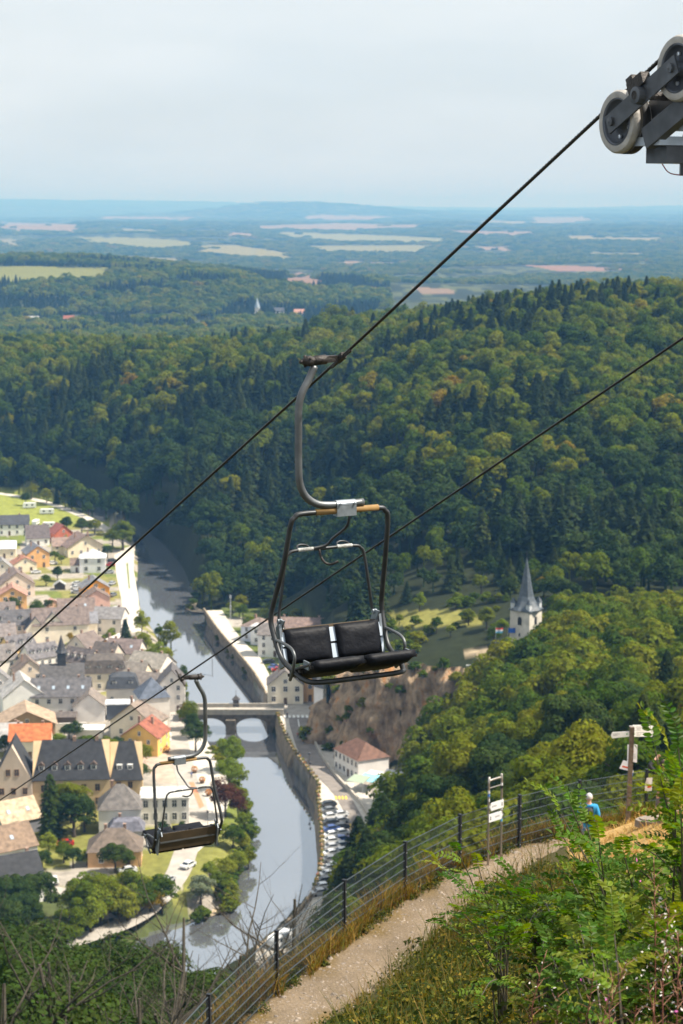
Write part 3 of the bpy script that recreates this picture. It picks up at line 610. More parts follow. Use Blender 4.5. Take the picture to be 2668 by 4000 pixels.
def instanced(name, pts, label):
    """pts: (x, y, z, kind, scale_xy, scale_z, rot)"""
    P = np.array(pts, np.float32); me = bpy.data.meshes.new(name); me.vertices.add(len(P)); me.vertices.foreach_set('co', P[:, :3].ravel())
    a = me.attributes.new('kind_i', 'INT', 'POINT'); a.data.foreach_set('value', P[:, 3].astype(np.int32))
    a = me.attributes.new('scl', 'FLOAT_VECTOR', 'POINT'); a.data.foreach_set('vector', np.stack([P[:, 4], P[:, 4], P[:, 5]], 1).ravel())
    a = me.attributes.new('rot', 'FLOAT_VECTOR', 'POINT'); a.data.foreach_set('vector', np.stack([P[:, 6]*0, P[:, 6]*0, P[:, 6]], 1).ravel())
    o = link(name, me); tag(o, label, kind='stuff')
    g = bpy.data.node_groups.new(name+'_nodes', 'GeometryNodeTree')
    g.interface.new_socket('Geometry', in_out='INPUT', socket_type='NodeSocketGeometry'); g.interface.new_socket('Geometry', in_out='OUTPUT', socket_type='NodeSocketGeometry')
    gi = N(g, 'NodeGroupInput'); go = N(g, 'NodeGroupOutput'); ip = N(g, 'GeometryNodeInstanceOnPoints'); ci = N(g, 'GeometryNodeCollectionInfo')
    ci.inputs['Collection'].default_value = protos_col; ci.inputs['Separate Children'].default_value = True; ci.inputs['Reset Children'].default_value = True
    def attr(nm, ty): n = N(g, 'GeometryNodeInputNamedAttribute', data_type=ty); n.inputs['Name'].default_value = nm; return n.outputs['Attribute']
    ip.inputs['Pick Instance'].default_value = True
    L = g.links.new
    L(gi.outputs[0], ip.inputs['Points']); L(ci.outputs[0], ip.inputs['Instance']); L(attr('kind_i', 'INT'), ip.inputs['Instance Index'])
    L(attr('scl', 'FLOAT_VECTOR'), ip.inputs['Scale'])
    e2r = N(g, 'FunctionNodeEulerToRotation'); L(attr('rot', 'FLOAT_VECTOR'), e2r.inputs[0]); L(e2r.outputs[0], ip.inputs['Rotation']); L(ip.outputs[0], go.inputs[0])
    md = o.modifiers.new('trees', 'NODES'); md.node_group = g; return o
pts = []
for X, Y, Z, h in rest_near: pts.append((X, Y, Z, int(rng.integers(0, 6)), h/12*rng.uniform(.9, 1.15), h/12, rng.uniform(0, 6.28)))
x, y = scatter(-500, 3150, 520, 1950, 8.2, 2)
z = H(x, y); u, v, D = project(x, y, z)
k = keep_mask(x, y) & ~in_poly(x, y, MEADOW) & ~in_poly(x, y, VILLA) & (D > 535) & (D < 1850)
k &= ~((D < 640) & (u > 1240) & (u < 1480) & (z < 24))
x, y, z, u, v, D = (q[k] for q in (x, y, z, u, v, D))
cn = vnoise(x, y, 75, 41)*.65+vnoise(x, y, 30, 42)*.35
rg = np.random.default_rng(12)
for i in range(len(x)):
    rt_ = float(sm(1250, 1500, u[i])); low = float(sm(1450+170*rt_, 1800+170*rt_, v[i])); con = cn[i]+rg.uniform(-.16, .16)+.07*low-.05*rt_*(1-low) > .69; drk = (not con) and rg.random() < .14+.75*low*(.5+vnoise(x[i], y[i], 60, 44))  # low on the slope: more conifers, plus dark crowns standing in for cloud shadow
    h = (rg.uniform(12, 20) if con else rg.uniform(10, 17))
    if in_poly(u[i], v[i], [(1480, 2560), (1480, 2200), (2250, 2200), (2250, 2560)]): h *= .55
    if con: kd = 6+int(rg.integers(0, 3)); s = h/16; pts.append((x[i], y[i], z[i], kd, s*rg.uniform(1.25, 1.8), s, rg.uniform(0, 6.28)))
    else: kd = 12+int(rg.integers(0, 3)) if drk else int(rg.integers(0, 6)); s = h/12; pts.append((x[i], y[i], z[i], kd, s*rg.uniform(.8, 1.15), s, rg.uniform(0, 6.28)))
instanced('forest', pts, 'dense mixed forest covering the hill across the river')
pts = []
x, y = scatter(-350, 1500, 1900, 4000, 12.5, 3)
z = H(x, y); u, v, D = project(x, y, z)
k = (D > 1850) & (D < 3950)
for poly, _ in FIELDS: k &= ~in_poly(u, v, poly)
k &= ~((D > 2250) & (D < 2680) & (vnoise(x, y, 90, 51) > .55))
x, y, z = x[k], y[k], z[k]
for i in range(len(x)):
    con = vnoise(x[i], y[i], 110, 52) > .62; h = rg.uniform(11, 17)
    kd = 6+int(rg.integers(0, 3)) if con else int(rg.integers(0, 6)); s = h/(16 if con else 12)
    pts.append((x[i], y[i], z[i]-.5, kd, s*1.5, s*1.05, rg.uniform(0, 6.28)))
instanced('wooded_spur', pts, 'blue-green wooded spur with a field on its top')
pts = []
D = 3900.0
while D < 38000:
    n = int(.44/.0052); th_ = np.linspace(-.22, .22, n)+rg.uniform(-.0026, .0026, n); d_ = D*rg.uniform(.993, 1.007, n)
    X, Y = d_*np.sin(th_), d_*np.cos(th_); Z = H(X, Y); U, Vv, _ = project(X, Y, Z)
    kk = np.ones(n, bool)
    for poly, _ in FIELDS: kk &= ~in_poly(U+(vnoise(X, Y, 160, 13)-.5)*24, Vv+(vnoise(X, Y, 120, 14)-.5)*4, poly) | (rg.random(n) < .015)
    wood = vnoise(X, Y, 700, 61)*.55+vnoise(X, Y, 260, 62)*.45
    kk &= wood > (.33 if D < 15000 else .46)
    for i in np.nonzero(kk)[0]:
        s = D*.0052/24; pts.append((X[i], Y[i], Z[i]-2, 9+int(rg.integers(0, 3)), s*1.15, min(1.25, .7+s*.2), rg.uniform(0, 6.28)))
    D *= 1.0115
instanced('far_woods', pts, 'pale blue woods on the far hills')
print('trees', n_ind, len(rest_near), len(pts))
# ================================================================== town
WH = (.72, .70, .66); OFFW = (.62, .58, .52); CREAM = (.66, .58, .43); TAN = (.46, .34, .21); ORANGE = (.66, .27, .07); PINK = (.55, .34, .28); YEL = (.66, .42, .12); GREYW = (.5, .49, .48); BROWNW = (.2, .13, .08); PALEO = (.62, .36, .15)
SLATE = (.055, .058, .068); DKS = (.028, .029, .033); BROWN = (.17, .12, .095); GREYR = (.22, .205, .19); REDB = (.26, .085, .05); TERRA = (.5, .15, .05); BLUES = (.10, .12, .16); WHR = (.6, .62, .64); PINKR = (.38, .2, .15); TANR = (.36, .26, .18)
def wallmat(c):
    c = tuple(min(.82, q*1.16) for q in c)
    return mat('render_%d_%d_%d' % tuple(int(q*100) for q in c), c, .9, var=.12, scale=.35, bump=.25, bscale=10)
def roofmat(c):
    k = 'roof_%d_%d_%d' % tuple(int(q*1000) for q in c)
    if k in _M: return _M[k]
    c = tuple(min(.7, q*.95) for q in c)
    m = mat(k, c, .8, var=.38, scale=.9, detail=8, bump=0)
    t = m.node_tree; p = t.nodes['Principled BSDF']; tcn = N(t, 'ShaderNodeTexCoord'); w = N(t, 'ShaderNodeTexWave'); w.bands_direction = 'Z'; w.inputs['Scale'].default_value = 1.6; w.inputs['Distortion'].default_value = .6; w.inputs['Detail'].default_value = 3
    b_ = N(t, 'ShaderNodeBump'); b_.inputs['Strength'].default_value = .5; b_.inputs['Distance'].default_value = .08
    t.links.new(tcn.outputs['Object'], w.inputs['Vector']); t.links.new(w.outputs['Fac'], b_.inputs['Height']); t.links.new(b_.outputs['Normal'], p.inputs['Normal']); return m
PANE = mat('window_pane', (.035, .04, .05), .12, spec=.6); FRAMEW = mat('window_frame', (.7, .69, .66), .6); STONE_TRIM = mat('sandstone_trim', (.36, .22, .13), .8); DOORM = mat('door_wood', (.10, .06, .035), .6); BRICK = mat('chimney_brick', (.3, .2, .15), .9, var=.3, scale=2)
METAL = mat('zinc', (.45, .47, .5), .45, .6)
_wm = {}
def win_meshes(w, h, trim):
    k = (w, h, trim)
    if k not in _wm:
        f = .09; b = MB()
        b.box(-w/2-f, -w/2, -.07, .0, -f, h+f).box(w/2, w/2+f, -.07, .0, -f, h+f).box(-w/2, w/2, -.07, .0, h, h+f).box(-w/2, w/2, -.12, .0, -f, 0).box(-.035, .035, -.05, 0, 0, h).box(-w/2, w/2, -.045, 0, h*.62, h*.62+.05)
        g = MB(); g.box(-w/2, w/2, -.03, -.005, 0, h)
        _wm[k] = (b.mesh('window', STONE_TRIM if trim else FRAMEW), g.mesh('pane', PANE))
    return _wm[k]
def add_window(root, x, y, z, rz, w=1.0, h=1.35, trim=False):
    a, g = win_meshes(w, h, trim); o = link('window', a, root, (x, y, z), (0, 0, rz)); link('pane', g, o); return o
def house(label, u, v, w, d, hw, hr, yaw=0, roof='gable_y', wall=WH, rc=SLATE, wins=(2, 2), side=2, dormers=0, chim=1, door=True, zb=None, name='house', ww=1.0, wh=1.35, trim=False, sky=0, base=3.5, ov=.35, attic=True, gable_wall=None):
    q = PZ(u, v, base); z0 = base if zb is None else zb; yaw = R(yaw)
    root = empty(name, (q[0], q[1], z0), yaw, label=label, cat=('building' if name != 'house' else 'house'))
    wm = wallmat(wall); rm = roofmat(rc); X = w/2; b = MB()
    flat = roof == 'flat'
    # walls, with gable tops where the roof leaves them
    if roof == 'gable_y':
        prof = [(-X, -.8), (X, -.8), (X, hw), (0, hw+hr), (-X, hw)]
        b.add([(x, 0, z) for x, z in prof]+[(x, d, z) for x, z in prof], [(0, 1, 2, 3, 4), (9, 8, 7, 6, 5), (1, 6, 7, 2), (0, 4, 9, 5), (2, 7, 8, 3), (3, 8, 9, 4)])
    elif roof == 'gable_x':
        prof = [(0, -.8), (d, -.8), (d, hw), (d/2, hw+hr), (0, hw)]
        b.add([(-X, y, z) for y, z in prof]+[(X, y, z) for y, z in prof], [(4, 3, 2, 1, 0), (5, 6, 7, 8, 9), (0, 5, 9, 4), (1, 2, 7, 6), (4, 9, 8, 3), (3, 8, 7, 2)])
    else: b.box(-X, X, 0, d, -.8, hw)
    b.build('wall', wm, root)
    r = MB(); t = .16; o = ov
    if roof in ('gable_y', 'half'):
        s = hr/X; e = hw-s*o+.04
        cut = 0 if roof == 'gable_y' else min(d*.3, X*.75)
        zt = hw+hr+.04
        if roof == 'gable_y':
            for sg in (-1, 1):
                A, B = (sg*(X+o), e), (0, zt)
                vs = [(A[0], -o, A[1]), (A[0], d+o, A[1]), (B[0], d+o, B[1]), (B[0], -o, B[1])]
                vs += [(x, y, z+t) for x, y, z in vs]; r.add(vs, [(0, 1, 2, 3), (7, 6, 5, 4), (0, 3, 7, 4), (1, 5, 6, 2), (0, 4, 5, 1), (3, 2, 6, 7)])
        else:
            vs = [(-X-o, -o, e), (X+o, -o, e), (X+o, d+o, e), (-X-o, d+o, e), (0, cut, zt), (0, d-cut, zt)]
            r.add(vs, [(0, 1, 4), (1, 2, 5, 4), (2, 3, 5), (3, 0, 4, 5), (0, 3, 2, 1)])
    elif roof == 'gable_x':
        s = hr/(d/2); e = hw-s*o+.04; zt = hw+hr+.04
        for ya, yb in ((-o, d/2), (d+o, d/2)):
            vs = [(-X-o, ya, e), (X+o, ya, e), (X+o, yb, zt), (-X-o, yb, zt)]; vs += [(x, y, z+t) for x, y, z in vs]
            r.add(vs, [(0, 1, 2, 3), (7, 6, 5, 4), (0, 3, 7, 4), (1, 5, 6, 2), (0, 4, 5, 1), (3, 2, 6, 7)])
    elif roof == 'hip':
        e = hw; zt = hw+hr; c_ = min(d/2, w/2)*.9; 
        if w >= d: top = [(-X+c_, d/2, zt), (X-c_, d/2, zt)]
        else: top = [(0, c_, zt), (0, d-c_, zt)]
        vs = [(-X-o, -o, e), (X+o, -o, e), (X+o, d+o, e), (-X-o, d+o, e)]+top
        r.add(vs, [(0, 1, 5, 4) if w >= d else (0, 1, 4), (1, 2, 5) if w >= d else (1, 2, 5, 4), (2, 3, 4, 5) if w >= d else (2, 3, 5), (3, 0, 4) if w >= d else (3, 0, 4, 5), (0, 3, 2, 1)])
    elif roof == 'mansard':
        i_ = min(1.1, d*.2); e = hw; z1 = hw+hr*.75; z2 = hw+hr
        vs = [(-X-o, -o, e), (X+o, -o, e), (X+o, d+o, e), (-X-o, d+o, e), (-X+i_, i_, z1), (X-i_, i_, z1), (X-i_, d-i_, z1), (-X+i_, d-i_, z1), (-X+d*.4, d/2, z2), (X-d*.4, d/2, z2)]
        r.add(vs, [(0, 1, 5, 4), (1, 2, 6, 5), (2, 3, 7, 6), (3, 0, 4, 7), (4, 5, 9, 8), (5, 6, 9), (6, 7, 8, 9), (7, 4, 8), (0, 3, 2, 1)])
    elif roof == 'flat':
        r.box(-X-o, X+o, -o, d+o, hw, hw+.25); r.box(-X-o+.3, X+o-.3, -o+.3, d+o-.3, hw+.26, hw+.32)
    ro = r.build('roof', rm, root)
    # chimneys
    for k in range(chim):
        cx, cyy = ((.18*w*(1 if k % 2 else -1), d*(.55+.2*(k//2))) if roof != 'gable_x' else (w*(.3-.6*(k % 2)), d*.5+.3))
        top = hw+hr+.7; bz = hw+hr*.3
        MB().box(cx-.32, cx+.32, cyy-.32, cyy+.32, bz, top).box(cx-.38, cx+.38, cyy-.38, cyy+.38, top, top+.12).build('chimney', BRICK, ro)
    # windows in storeys
    nc_, nr_ = wins
    fl = hw/max(nr_, 1)
    for j in range(nr_):
        for i in range(nc_):
            x = -X+w*(i+.5)/nc_
            if door and j == 0 and i == nc_//2: continue
            add_window(root, x, -.005, j*fl+fl*.32, 0, ww, min(wh, fl*.55), trim)
    if attic and roof == 'gable_y' and hr > 2 and nr_: add_window(root, 0, -.005, hw+hr*.12, 0, ww*.85, min(1.1, hr*.4), trim)
    if door and nr_:
        x = -X+w*(nc_//2+.5)/max(nc_, 1); MB().box(x-.5, x+.5, -.06, .0, 0, 2.05).build('door', DOORM, root)
    for sg, s_ in ((-1, side), (1, side)):
        for j in range(nr_):
            for i in range(s_): add_window(root, sg*(X+.005), d*(i+.5)/s_, j*fl+fl*.32, R(90)*sg, ww, min(wh, fl*.55), trim)
    # dormers on the street slope
    def slope_z(y):
        return hw+hr*y/(d/2) if roof in ('gable_x', 'hip') else hw+hr*.75*min(1, y/min(1.1, d*.2)) if roof == 'mansard' else hw+.3
    for i in range(dormers):
        x = -X+w*(i+.5)/dormers; y = d*.16 if roof != 'mansard' else .35; zb_ = slope_z(y)-.1; dw = .65; dh = 1.25
        dm = MB(); dm.box(x-dw, x+dw, y, y+1.7, zb_-.2, zb_+dh)
        dm2 = MB(); dm2.add([(x-dw-.15, y-.2, zb_+dh), (x+dw+.15, y-.2, zb_+dh), (x, y-.2, zb_+dh+.55), (x-dw-.15, y+2.2, zb_+dh), (x+dw+.15, y+2.2, zb_+dh), (x, y+2.2, zb_+dh+.55)], [(0, 1, 2), (3, 5, 4), (0, 2, 5, 3), (1, 4, 5, 2), (0, 3, 4, 1)])
        o_ = MB(); o_.v, o_.f, o_.mi = dm.v+dm2.v, dm.f+[[a+len(dm.v) for a in f] for f in dm2.f], [0]*len(dm.f)+[1]*len(dm2.f)
        od = o_.build('dormer', [FRAMEW, rm], ro); a, g = win_meshes(.8, .9, False)
        ww_ = link('window', a, root, (x, y-.005, zb_+.2)); link('pane', g, ww_)
    for i in range(sky):
        if roof == 'gable_x':
            x = -X+w*(i+.5)/sky; y = d*.22; n_ = np.array([0, -hr, d/2]); n_ /= np.linalg.norm(n_); tv = np.array([0, n_[2], -n_[1]])
            MB().obox((x, y, hw+hr*y/(d/2)+.25), (.4, 0, 0), tv*.55, n_*.05).build('skylight', mat('skylight_glass', (.35, .42, .5), .15), ro)
    return root
# ---- left bank, far to near.  (photo pixel of the middle of the front wall's foot)
TOWNH = [
 dict(label='long white house with a dark grey roof beside the campsite meadow', u=22, v=2092, w=21, d=9, hw=5, hr=3.6, yaw=8, roof='gable_x', rc=SLATE, wins=(6, 2)),
 dict(label='cream house with a broad white roof at the meadow edge', u=2, v=2182, w=13, d=10, hw=4.2, hr=2.5, yaw=8, roof='gable_x', wall=CREAM, rc=WHR, wins=(4, 1), chim=0),
 dict(label='house with a steep dark brown roof behind the orange slate-roofed house', u=150, v=2132, w=10, d=8, hw=3.6, hr=5, yaw=15, roof='gable_x', rc=(.12, .1, .1), wins=(3, 1)),
 dict(label='red-brown timber house with a red roof among gardens', u=250, v=2122, w=8.5, d=9, hw=4.5, hr=3.6, yaw=28, wall=(.4, .12, .07), rc=(.28, .09, .07), wins=(2, 1), chim=0),
 dict(label='cream house with a wide brown gable near the riverside path', u=335, v=2174, w=15.5, d=11, hw=4.6, hr=4.6, yaw=24, wall=CREAM, rc=(.2, .14, .12), wins=(4, 1), ov=.8, chim=2),
 dict(label='orange house with a blue-grey slate roof above the cream cottage', u=150, v=2217, w=9.5, d=11, hw=5.8, hr=3.2, yaw=20, wall=PALEO, rc=(.16, .16, .18), wins=(2, 2), chim=1),
 dict(label='small cream cottage with a rust red roof before the orange house', u=100, v=2236, w=9.5, d=7, hw=3.6, hr=2.6, yaw=22, wall=CREAM, rc=(.33, .15, .1), wins=(2, 1)),
 dict(label='white house with two square windows and a hipped gable', u=362, v=2238, w=10.5, d=9, hw=6.2, hr=2.6, yaw=6, roof='half', wall=(.66, .66, .68), rc=WHR, wins=(2, 2), wh=1.6, ww=1.3, door=False),
 dict(label='low white lean-to with a dark brown roof beside the white hipped house', u=300, v=2236, w=5, d=8, hw=3, hr=2.2, yaw=6, roof='gable_x', rc=BROWN, wins=(1, 1), chim=0),
 dict(label='large cream house with a mottled brown roof above the pale orange gable', u=70, v=2335, w=13, d=13, hw=5.2, hr=4.6, yaw=16, wall=(.64, .52, .42), rc=(.2, .15, .13), wins=(3, 2), chim=2),
 dict(label='pale orange gabled house with a pinkish tiled roof', u=50, v=2380, w=10.5, d=10, hw=5, hr=3.2, yaw=10, wall=PALEO, rc=PINKR, wins=(2, 2), wh=1.5, ww=1.3),
 dict(label='bright orange gabled house with a grey slate roof by the river path', u=375, v=2346, w=10.5, d=10, hw=4.8, hr=3.3, yaw=14, wall=(.75, .3, .04), rc=(.2, .2, .21), wins=(2, 2), ww=1.5, wh=1.3),
 dict(label='dusky pink gabled house with a brown roof', u=380, v=2388, w=9.6, d=8, hw=5, hr=2.8, yaw=14, wall=PINK, rc=BROWN, wins=(0, 0), side=0, door=False, chim=0),
 dict(label='small dark wooden garden shed', u=234, v=2305, w=4.2, d=3.4, hw=2, hr=1.4, yaw=8, wall=(.06, .045, .035), rc=(.4, .4, .4), wins=(0, 0), side=0, door=False, chim=0, name='shed'),
 dict(label='small pinkish garden shed with a faded red roof', u=212, v=2378, w=4.2, d=4, hw=2, hr=1.3, yaw=25, wall=(.5, .3, .2), rc=(.5, .28, .22), wins=(0, 0), side=0, door=False, chim=0, name='shed'),
 dict(label='house with a broad mottled brown roof behind the farmhouse', u=300, v=2432, w=13, d=9, hw=4, hr=4, yaw=10, roof='gable_x', rc=(.19, .14, .12), wins=(4, 1), sky=2),
 dict(label='long cream farmhouse with a mottled brown roof and plain wall', u=240, v=2512, w=19, d=9, hw=6.5, hr=5, yaw=12, roof='gable_x', wall=(.68, .61, .5), rc=(.18, .14, .125), wins=(2, 2), door=False, side=1),
 dict(label='white gabled cross wing with two dark windows on the cream farmhouse', u=208, v=2512, w=8, d=9, hw=6.3, hr=4.2, yaw=12, wall=(.68, .63, .54), rc=(.13, .12, .12), wins=(1, 2), door=False),
 dict(label='white gabled barn end at the old street corner', u=140, v=2516, w=7, d=8, hw=5, hr=4.2, yaw=12, wall=(.68, .62, .52), rc=SLATE, wins=(1, 2), door=False),
 dict(label='white house with four windows and a grey slate roof beside the blue cedar', u=418, v=2478, w=10.5, d=9, hw=5.6, hr=3.2, yaw=-10, roof='gable_x', wall=(.62, .57, .52), rc=(.2, .19, .19), wins=(2, 2), chim=2, door=False),
 dict(label='slate roofed annex with a strip of orange ridge tiles', u=345, v=2484, w=6.5, d=8, hw=4.6, hr=3, yaw=10, roof='gable_x', wall=(.66, .6, .5), rc=(.2, .2, .22), wins=(2, 1), chim=0),
 dict(label='pinkish house with a dark slate roof at the old town edge', u=45, v=2508, w=14, d=9, hw=6, hr=4.2, yaw=14, roof='gable_x', wall=(.62, .5, .42), rc=(.1, .095, .1), wins=(5, 2), dormers=2),
 dict(label='cream house below the dark slate roofed pink one', u=10, v=2555, w=9, d=8, hw=6, hr=3.4, yaw=14, roof='gable_x', wall=CREAM, rc=(.2, .17, .16), wins=(3, 2)),
 dict(label='low barn with a hipped mossy brown roof over a pinkish wall', u=353, v=2562, w=10.5, d=9, hw=3.4, hr=3.2, yaw=4, roof='hip', wall=(.6, .46, .4), rc=(.15, .115, .1), wins=(0, 0), side=0, door=False, chim=0),
 dict(label='yellow town house with three dormers in a slate roof on the street row', u=95, v=2608, w=9.5, d=8, hw=6.5, hr=3.6, yaw=38, roof='gable_x', wall=(.7, .48, .2), rc=(.13, .12, .125), wins=(3, 2), dormers=3, chim=2),
 dict(label='white town house joined to the yellow one with dark dormers', u=182, v=2648, w=10.5, d=8, hw=6.8, hr=3.6, yaw=38, roof='gable_x', wall=(.66, .63, .57), rc=(.14, .13, .135), wins=(4, 2), dormers=4, chim=1),
 dict(label='cream town house with grey dormers across the street from the church spire', u=290, v=2665, w=11, d=8, hw=6.4, hr=3.8, yaw=-34, roof='gable_x', wall=CREAM, rc=(.12, .1, .095), wins=(4, 2), dormers=4, chim=1),
 dict(label='brown roofed house behind the church spire', u=300, v=2600, w=9, d=9, hw=6, hr=4, yaw=-30, roof='gable_y', wall=(.5, .45, .4), rc=(.16, .125, .11), wins=(2, 2), sky=0),
 dict(label='white house with an orange painted gable among dark roofs', u=418, v=2592, w=9, d=9, hw=5.2, hr=3, yaw=-22, wall=(.68, .36, .14), rc=(.55, .5, .46), wins=(2, 1), ov=.7),
 dict(label='broad building with a steep dark mansard roof and white dormers', u=410, v=2698, w=13.5, d=11, hw=5.4, hr=5.2, yaw=6, roof='mansard', wall=(.6, .54, .46), rc=(.095, .08, .07), wins=(4, 2), dormers=4, chim=2),
 dict(label='house with a brown roof and skylights behind the mansard building', u=475, v=2622, w=11, d=9, hw=6, hr=3.6, yaw=-12, roof='gable_x', wall=OFFW, rc=(.17, .13, .12), wins=(3, 2), sky=2, chim=2),
 dict(label='pale house with a long light grey roof near the river trees', u=560, v=2672, w=12, d=10, hw=5.4, hr=3.6, yaw=-26, roof='gable_x', wall=OFFW, rc=(.26, .235, .2), wins=(4, 2), chim=2),
 dict(label='grey roofed house in front of the pale long roofed one', u=500, v=2702, w=10, d=8, hw=5, hr=3.4, yaw=-16, roof='gable_x', wall=CREAM, rc=(.2, .175, .15), wins=(3, 2), chim=1),
 dict(label='tall slate clad gable house with small white windows at the bridge head', u=672, v=2782, w=7.6, d=10, hw=8.6, hr=4.2, yaw=4, wall=(.64, .59, .54), rc=(.11, .1, .1), wins=(2, 3), chim=0, ww=.9),
 dict(label='tall white building with a blue-grey hipped roof near the bridge', u=606, v=2868, w=8.6, d=9, hw=10.5, hr=5, yaw=16, roof='hip', wall=(.62, .58, .52), rc=BLUES, wins=(1, 1), door=True, chim=0),
 dict(label='slate mansard house with two blue framed dormers', u=480, v=2760, w=9.6, d=7, hw=5.5, hr=4.4, yaw=4, roof='mansard', wall=(.5, .47, .44), rc=(.05, .055, .065), wins=(3, 1), dormers=2, chim=2),
 dict(label='low building with a bright white flat roof and dark wall', u=482, v=2812, w=9.8, d=5, hw=4.6, hr=.3, yaw=4, roof='flat', wall=(.09, .1, .12), rc=(.62, .64, .66), wins=(0, 0), side=0, door=False, chim=0),
 dict(label='big white house with a broad blank gable in the old town', u=98, v=2806, w=12.5, d=12, hw=6.4, hr=5, yaw=16, wall=(.66, .65, .63), rc=(.42, .4, .38), wins=(0, 0), side=2, chim=1, door=False),
 dict(label='long white house with a slate roof and four white skylights', u=238, v=2802, w=17, d=9, hw=6.3, hr=4.4, yaw=4, roof='gable_x', wall=(.64, .6, .56), rc=(.11, .105, .11), wins=(5, 2), sky=4, chim=2),
 dict(label='church nave with a dark slate roof below a slender steeple', u=245, v=2725, w=13, d=9, hw=6, hr=3.4, yaw=8, roof='gable_x', wall=(.5, .46, .42), rc=(.08, .075, .075), wins=(4, 1), chim=0, name='church', wh=2.4, base=3.5),
 dict(label='small white house with a blank gable and brown roof edges', u=348, v=2820, w=9, d=9, hw=4.6, hr=3.6, yaw=4, wall=(.64, .61, .58), rc=(.2, .165, .14), wins=(0, 0), side=1, door=False, chim=0),
 dict(label='white house at the left of the blank gabled one with a grey roof', u=5, v=2770, w=9, d=10, hw=7, hr=4, yaw=18, wall=(.64, .6, .56), rc=(.2, .19, .19), wins=(2, 2)),
 dict(label='dark timber garage beside a long white garden wall', u=245, v=2830, w=7.5, d=4, hw=2.2, hr=1, yaw=2, roof='gable_x', wall=(.1, .08, .06), rc=(.12, .1, .09), wins=(0, 0), side=0, door=False, chim=0, name='shed'),
 dict(label='large tan barn with a wide low tiled gable roof', u=108, v=2882, w=15.5, d=12, hw=3.8, hr=3.8, yaw=12, wall=(.32, .22, .12), rc=TANR, wins=(1, 1), side=0, chim=0, ov=.7, name='barn', door=False),
 dict(label='low building with a white roof beside the hedge', u=345, v=2888, w=8, d=5, hw=2.6, hr=.3, yaw=2, roof='flat', wall=(.5, .48, .45), rc=(.68, .68, .66), wins=(0, 0), side=0, door=False, chim=0, name='garage'),
 dict(label='house with a bright orange tiled roof behind the dark hotel roof', u=118, v=2965, w=11, d=7, hw=5.2, hr=3.6, yaw=4, roof='gable_x', wall=(.6, .55, .45), rc=TERRA, wins=(3, 1), chim=2),
 dict(label='cream house with a brown roof behind the yellow gable', u=515, v=2892, w=13, d=10, hw=5.2, hr=5.2, yaw=-18, wall=(.62, .56, .45), rc=(.21, .165, .135), wins=(2, 1), side=1, chim=1, ov=.6),
 dict(label='yellow house with a rust red tiled gable roof and small windows', u=545, v=2952, w=10.5, d=10, hw=5.2, hr=3.6, yaw=-14, wall=YEL, rc=REDB, wins=(2, 2), chim=2, ww=.8, wh=1.1),
 dict(label='small brown wooden porch house before the yellow house', u=505, v=2972, w=6, d=4, hw=2.6, hr=1.8, yaw=-14, wall=(.25, .17, .1), rc=(.26, .2, .15), wins=(0, 0), side=0, door=False, chim=0, name='shed'),
 dict(label='grey hip-roofed white house below the hotel', u=470, v=3258, w=10, d=9, hw=6, hr=5, yaw=6, roof='hip', wall=(.64, .61, .55), rc=(.15, .135, .125), wins=(0, 2), side=2, chim=1),
 dict(label='white office building with a pale flat roof and tall dark windows', u=645, v=3218, w=11.5, d=9, hw=6.3, hr=.3, yaw=4, roof='flat', wall=(.58, .56, .53), rc=(.5, .49, .46), wins=(5, 2), side=1, chim=0, wh=1.9, ww=1.1, door=False),
 dict(label='blue-grey slate cottage with two blue roof windows', u=492, v=3296, w=8.2, d=6, hw=3, hr=2.6, yaw=4, roof='mansard', wall=(.4, .4, .42), rc=(.13, .13, .16), wins=(0, 0), side=0, door=False, chim=1),
 dict(label='house with a hipped brown tile roof and orange plaster wall', u=448, v=3388, w=12, d=9, hw=3.6, hr=4.2, yaw=4, roof='hip', wall=(.6, .36, .18), rc=(.15, .115, .09), wins=(2, 1), side=1, chim=2),
 dict(label='white house with a broad brown tiled roof by the lawn', u=66, v=3392, w=10.5, d=10, hw=4.6, hr=4.2, yaw=36, roof='gable_x', wall=(.66, .64, .62), rc=(.22, .15, .1), wins=(3, 1), side=2, sky=1, chim=0),
 dict(label='house with a pale straw coloured roof and grey slate gable', u=88, v=3262, w=10, d=9, hw=3.6, hr=4, yaw=36, roof='gable_x', wall=(.16, .16, .17), rc=(.46, .36, .24), wins=(1, 1), side=0, sky=2, chim=0),
 dict(label='white house with a black slate roof beside the glass conservatory', u=92, v=3535, w=9.5, d=9, hw=5.4, hr=4.6, yaw=30, roof='gable_x', wall=(.66, .65, .64), rc=DKS, wins=(2, 2), side=2, chim=1),
]
for h_ in TOWNH: house(**h_)
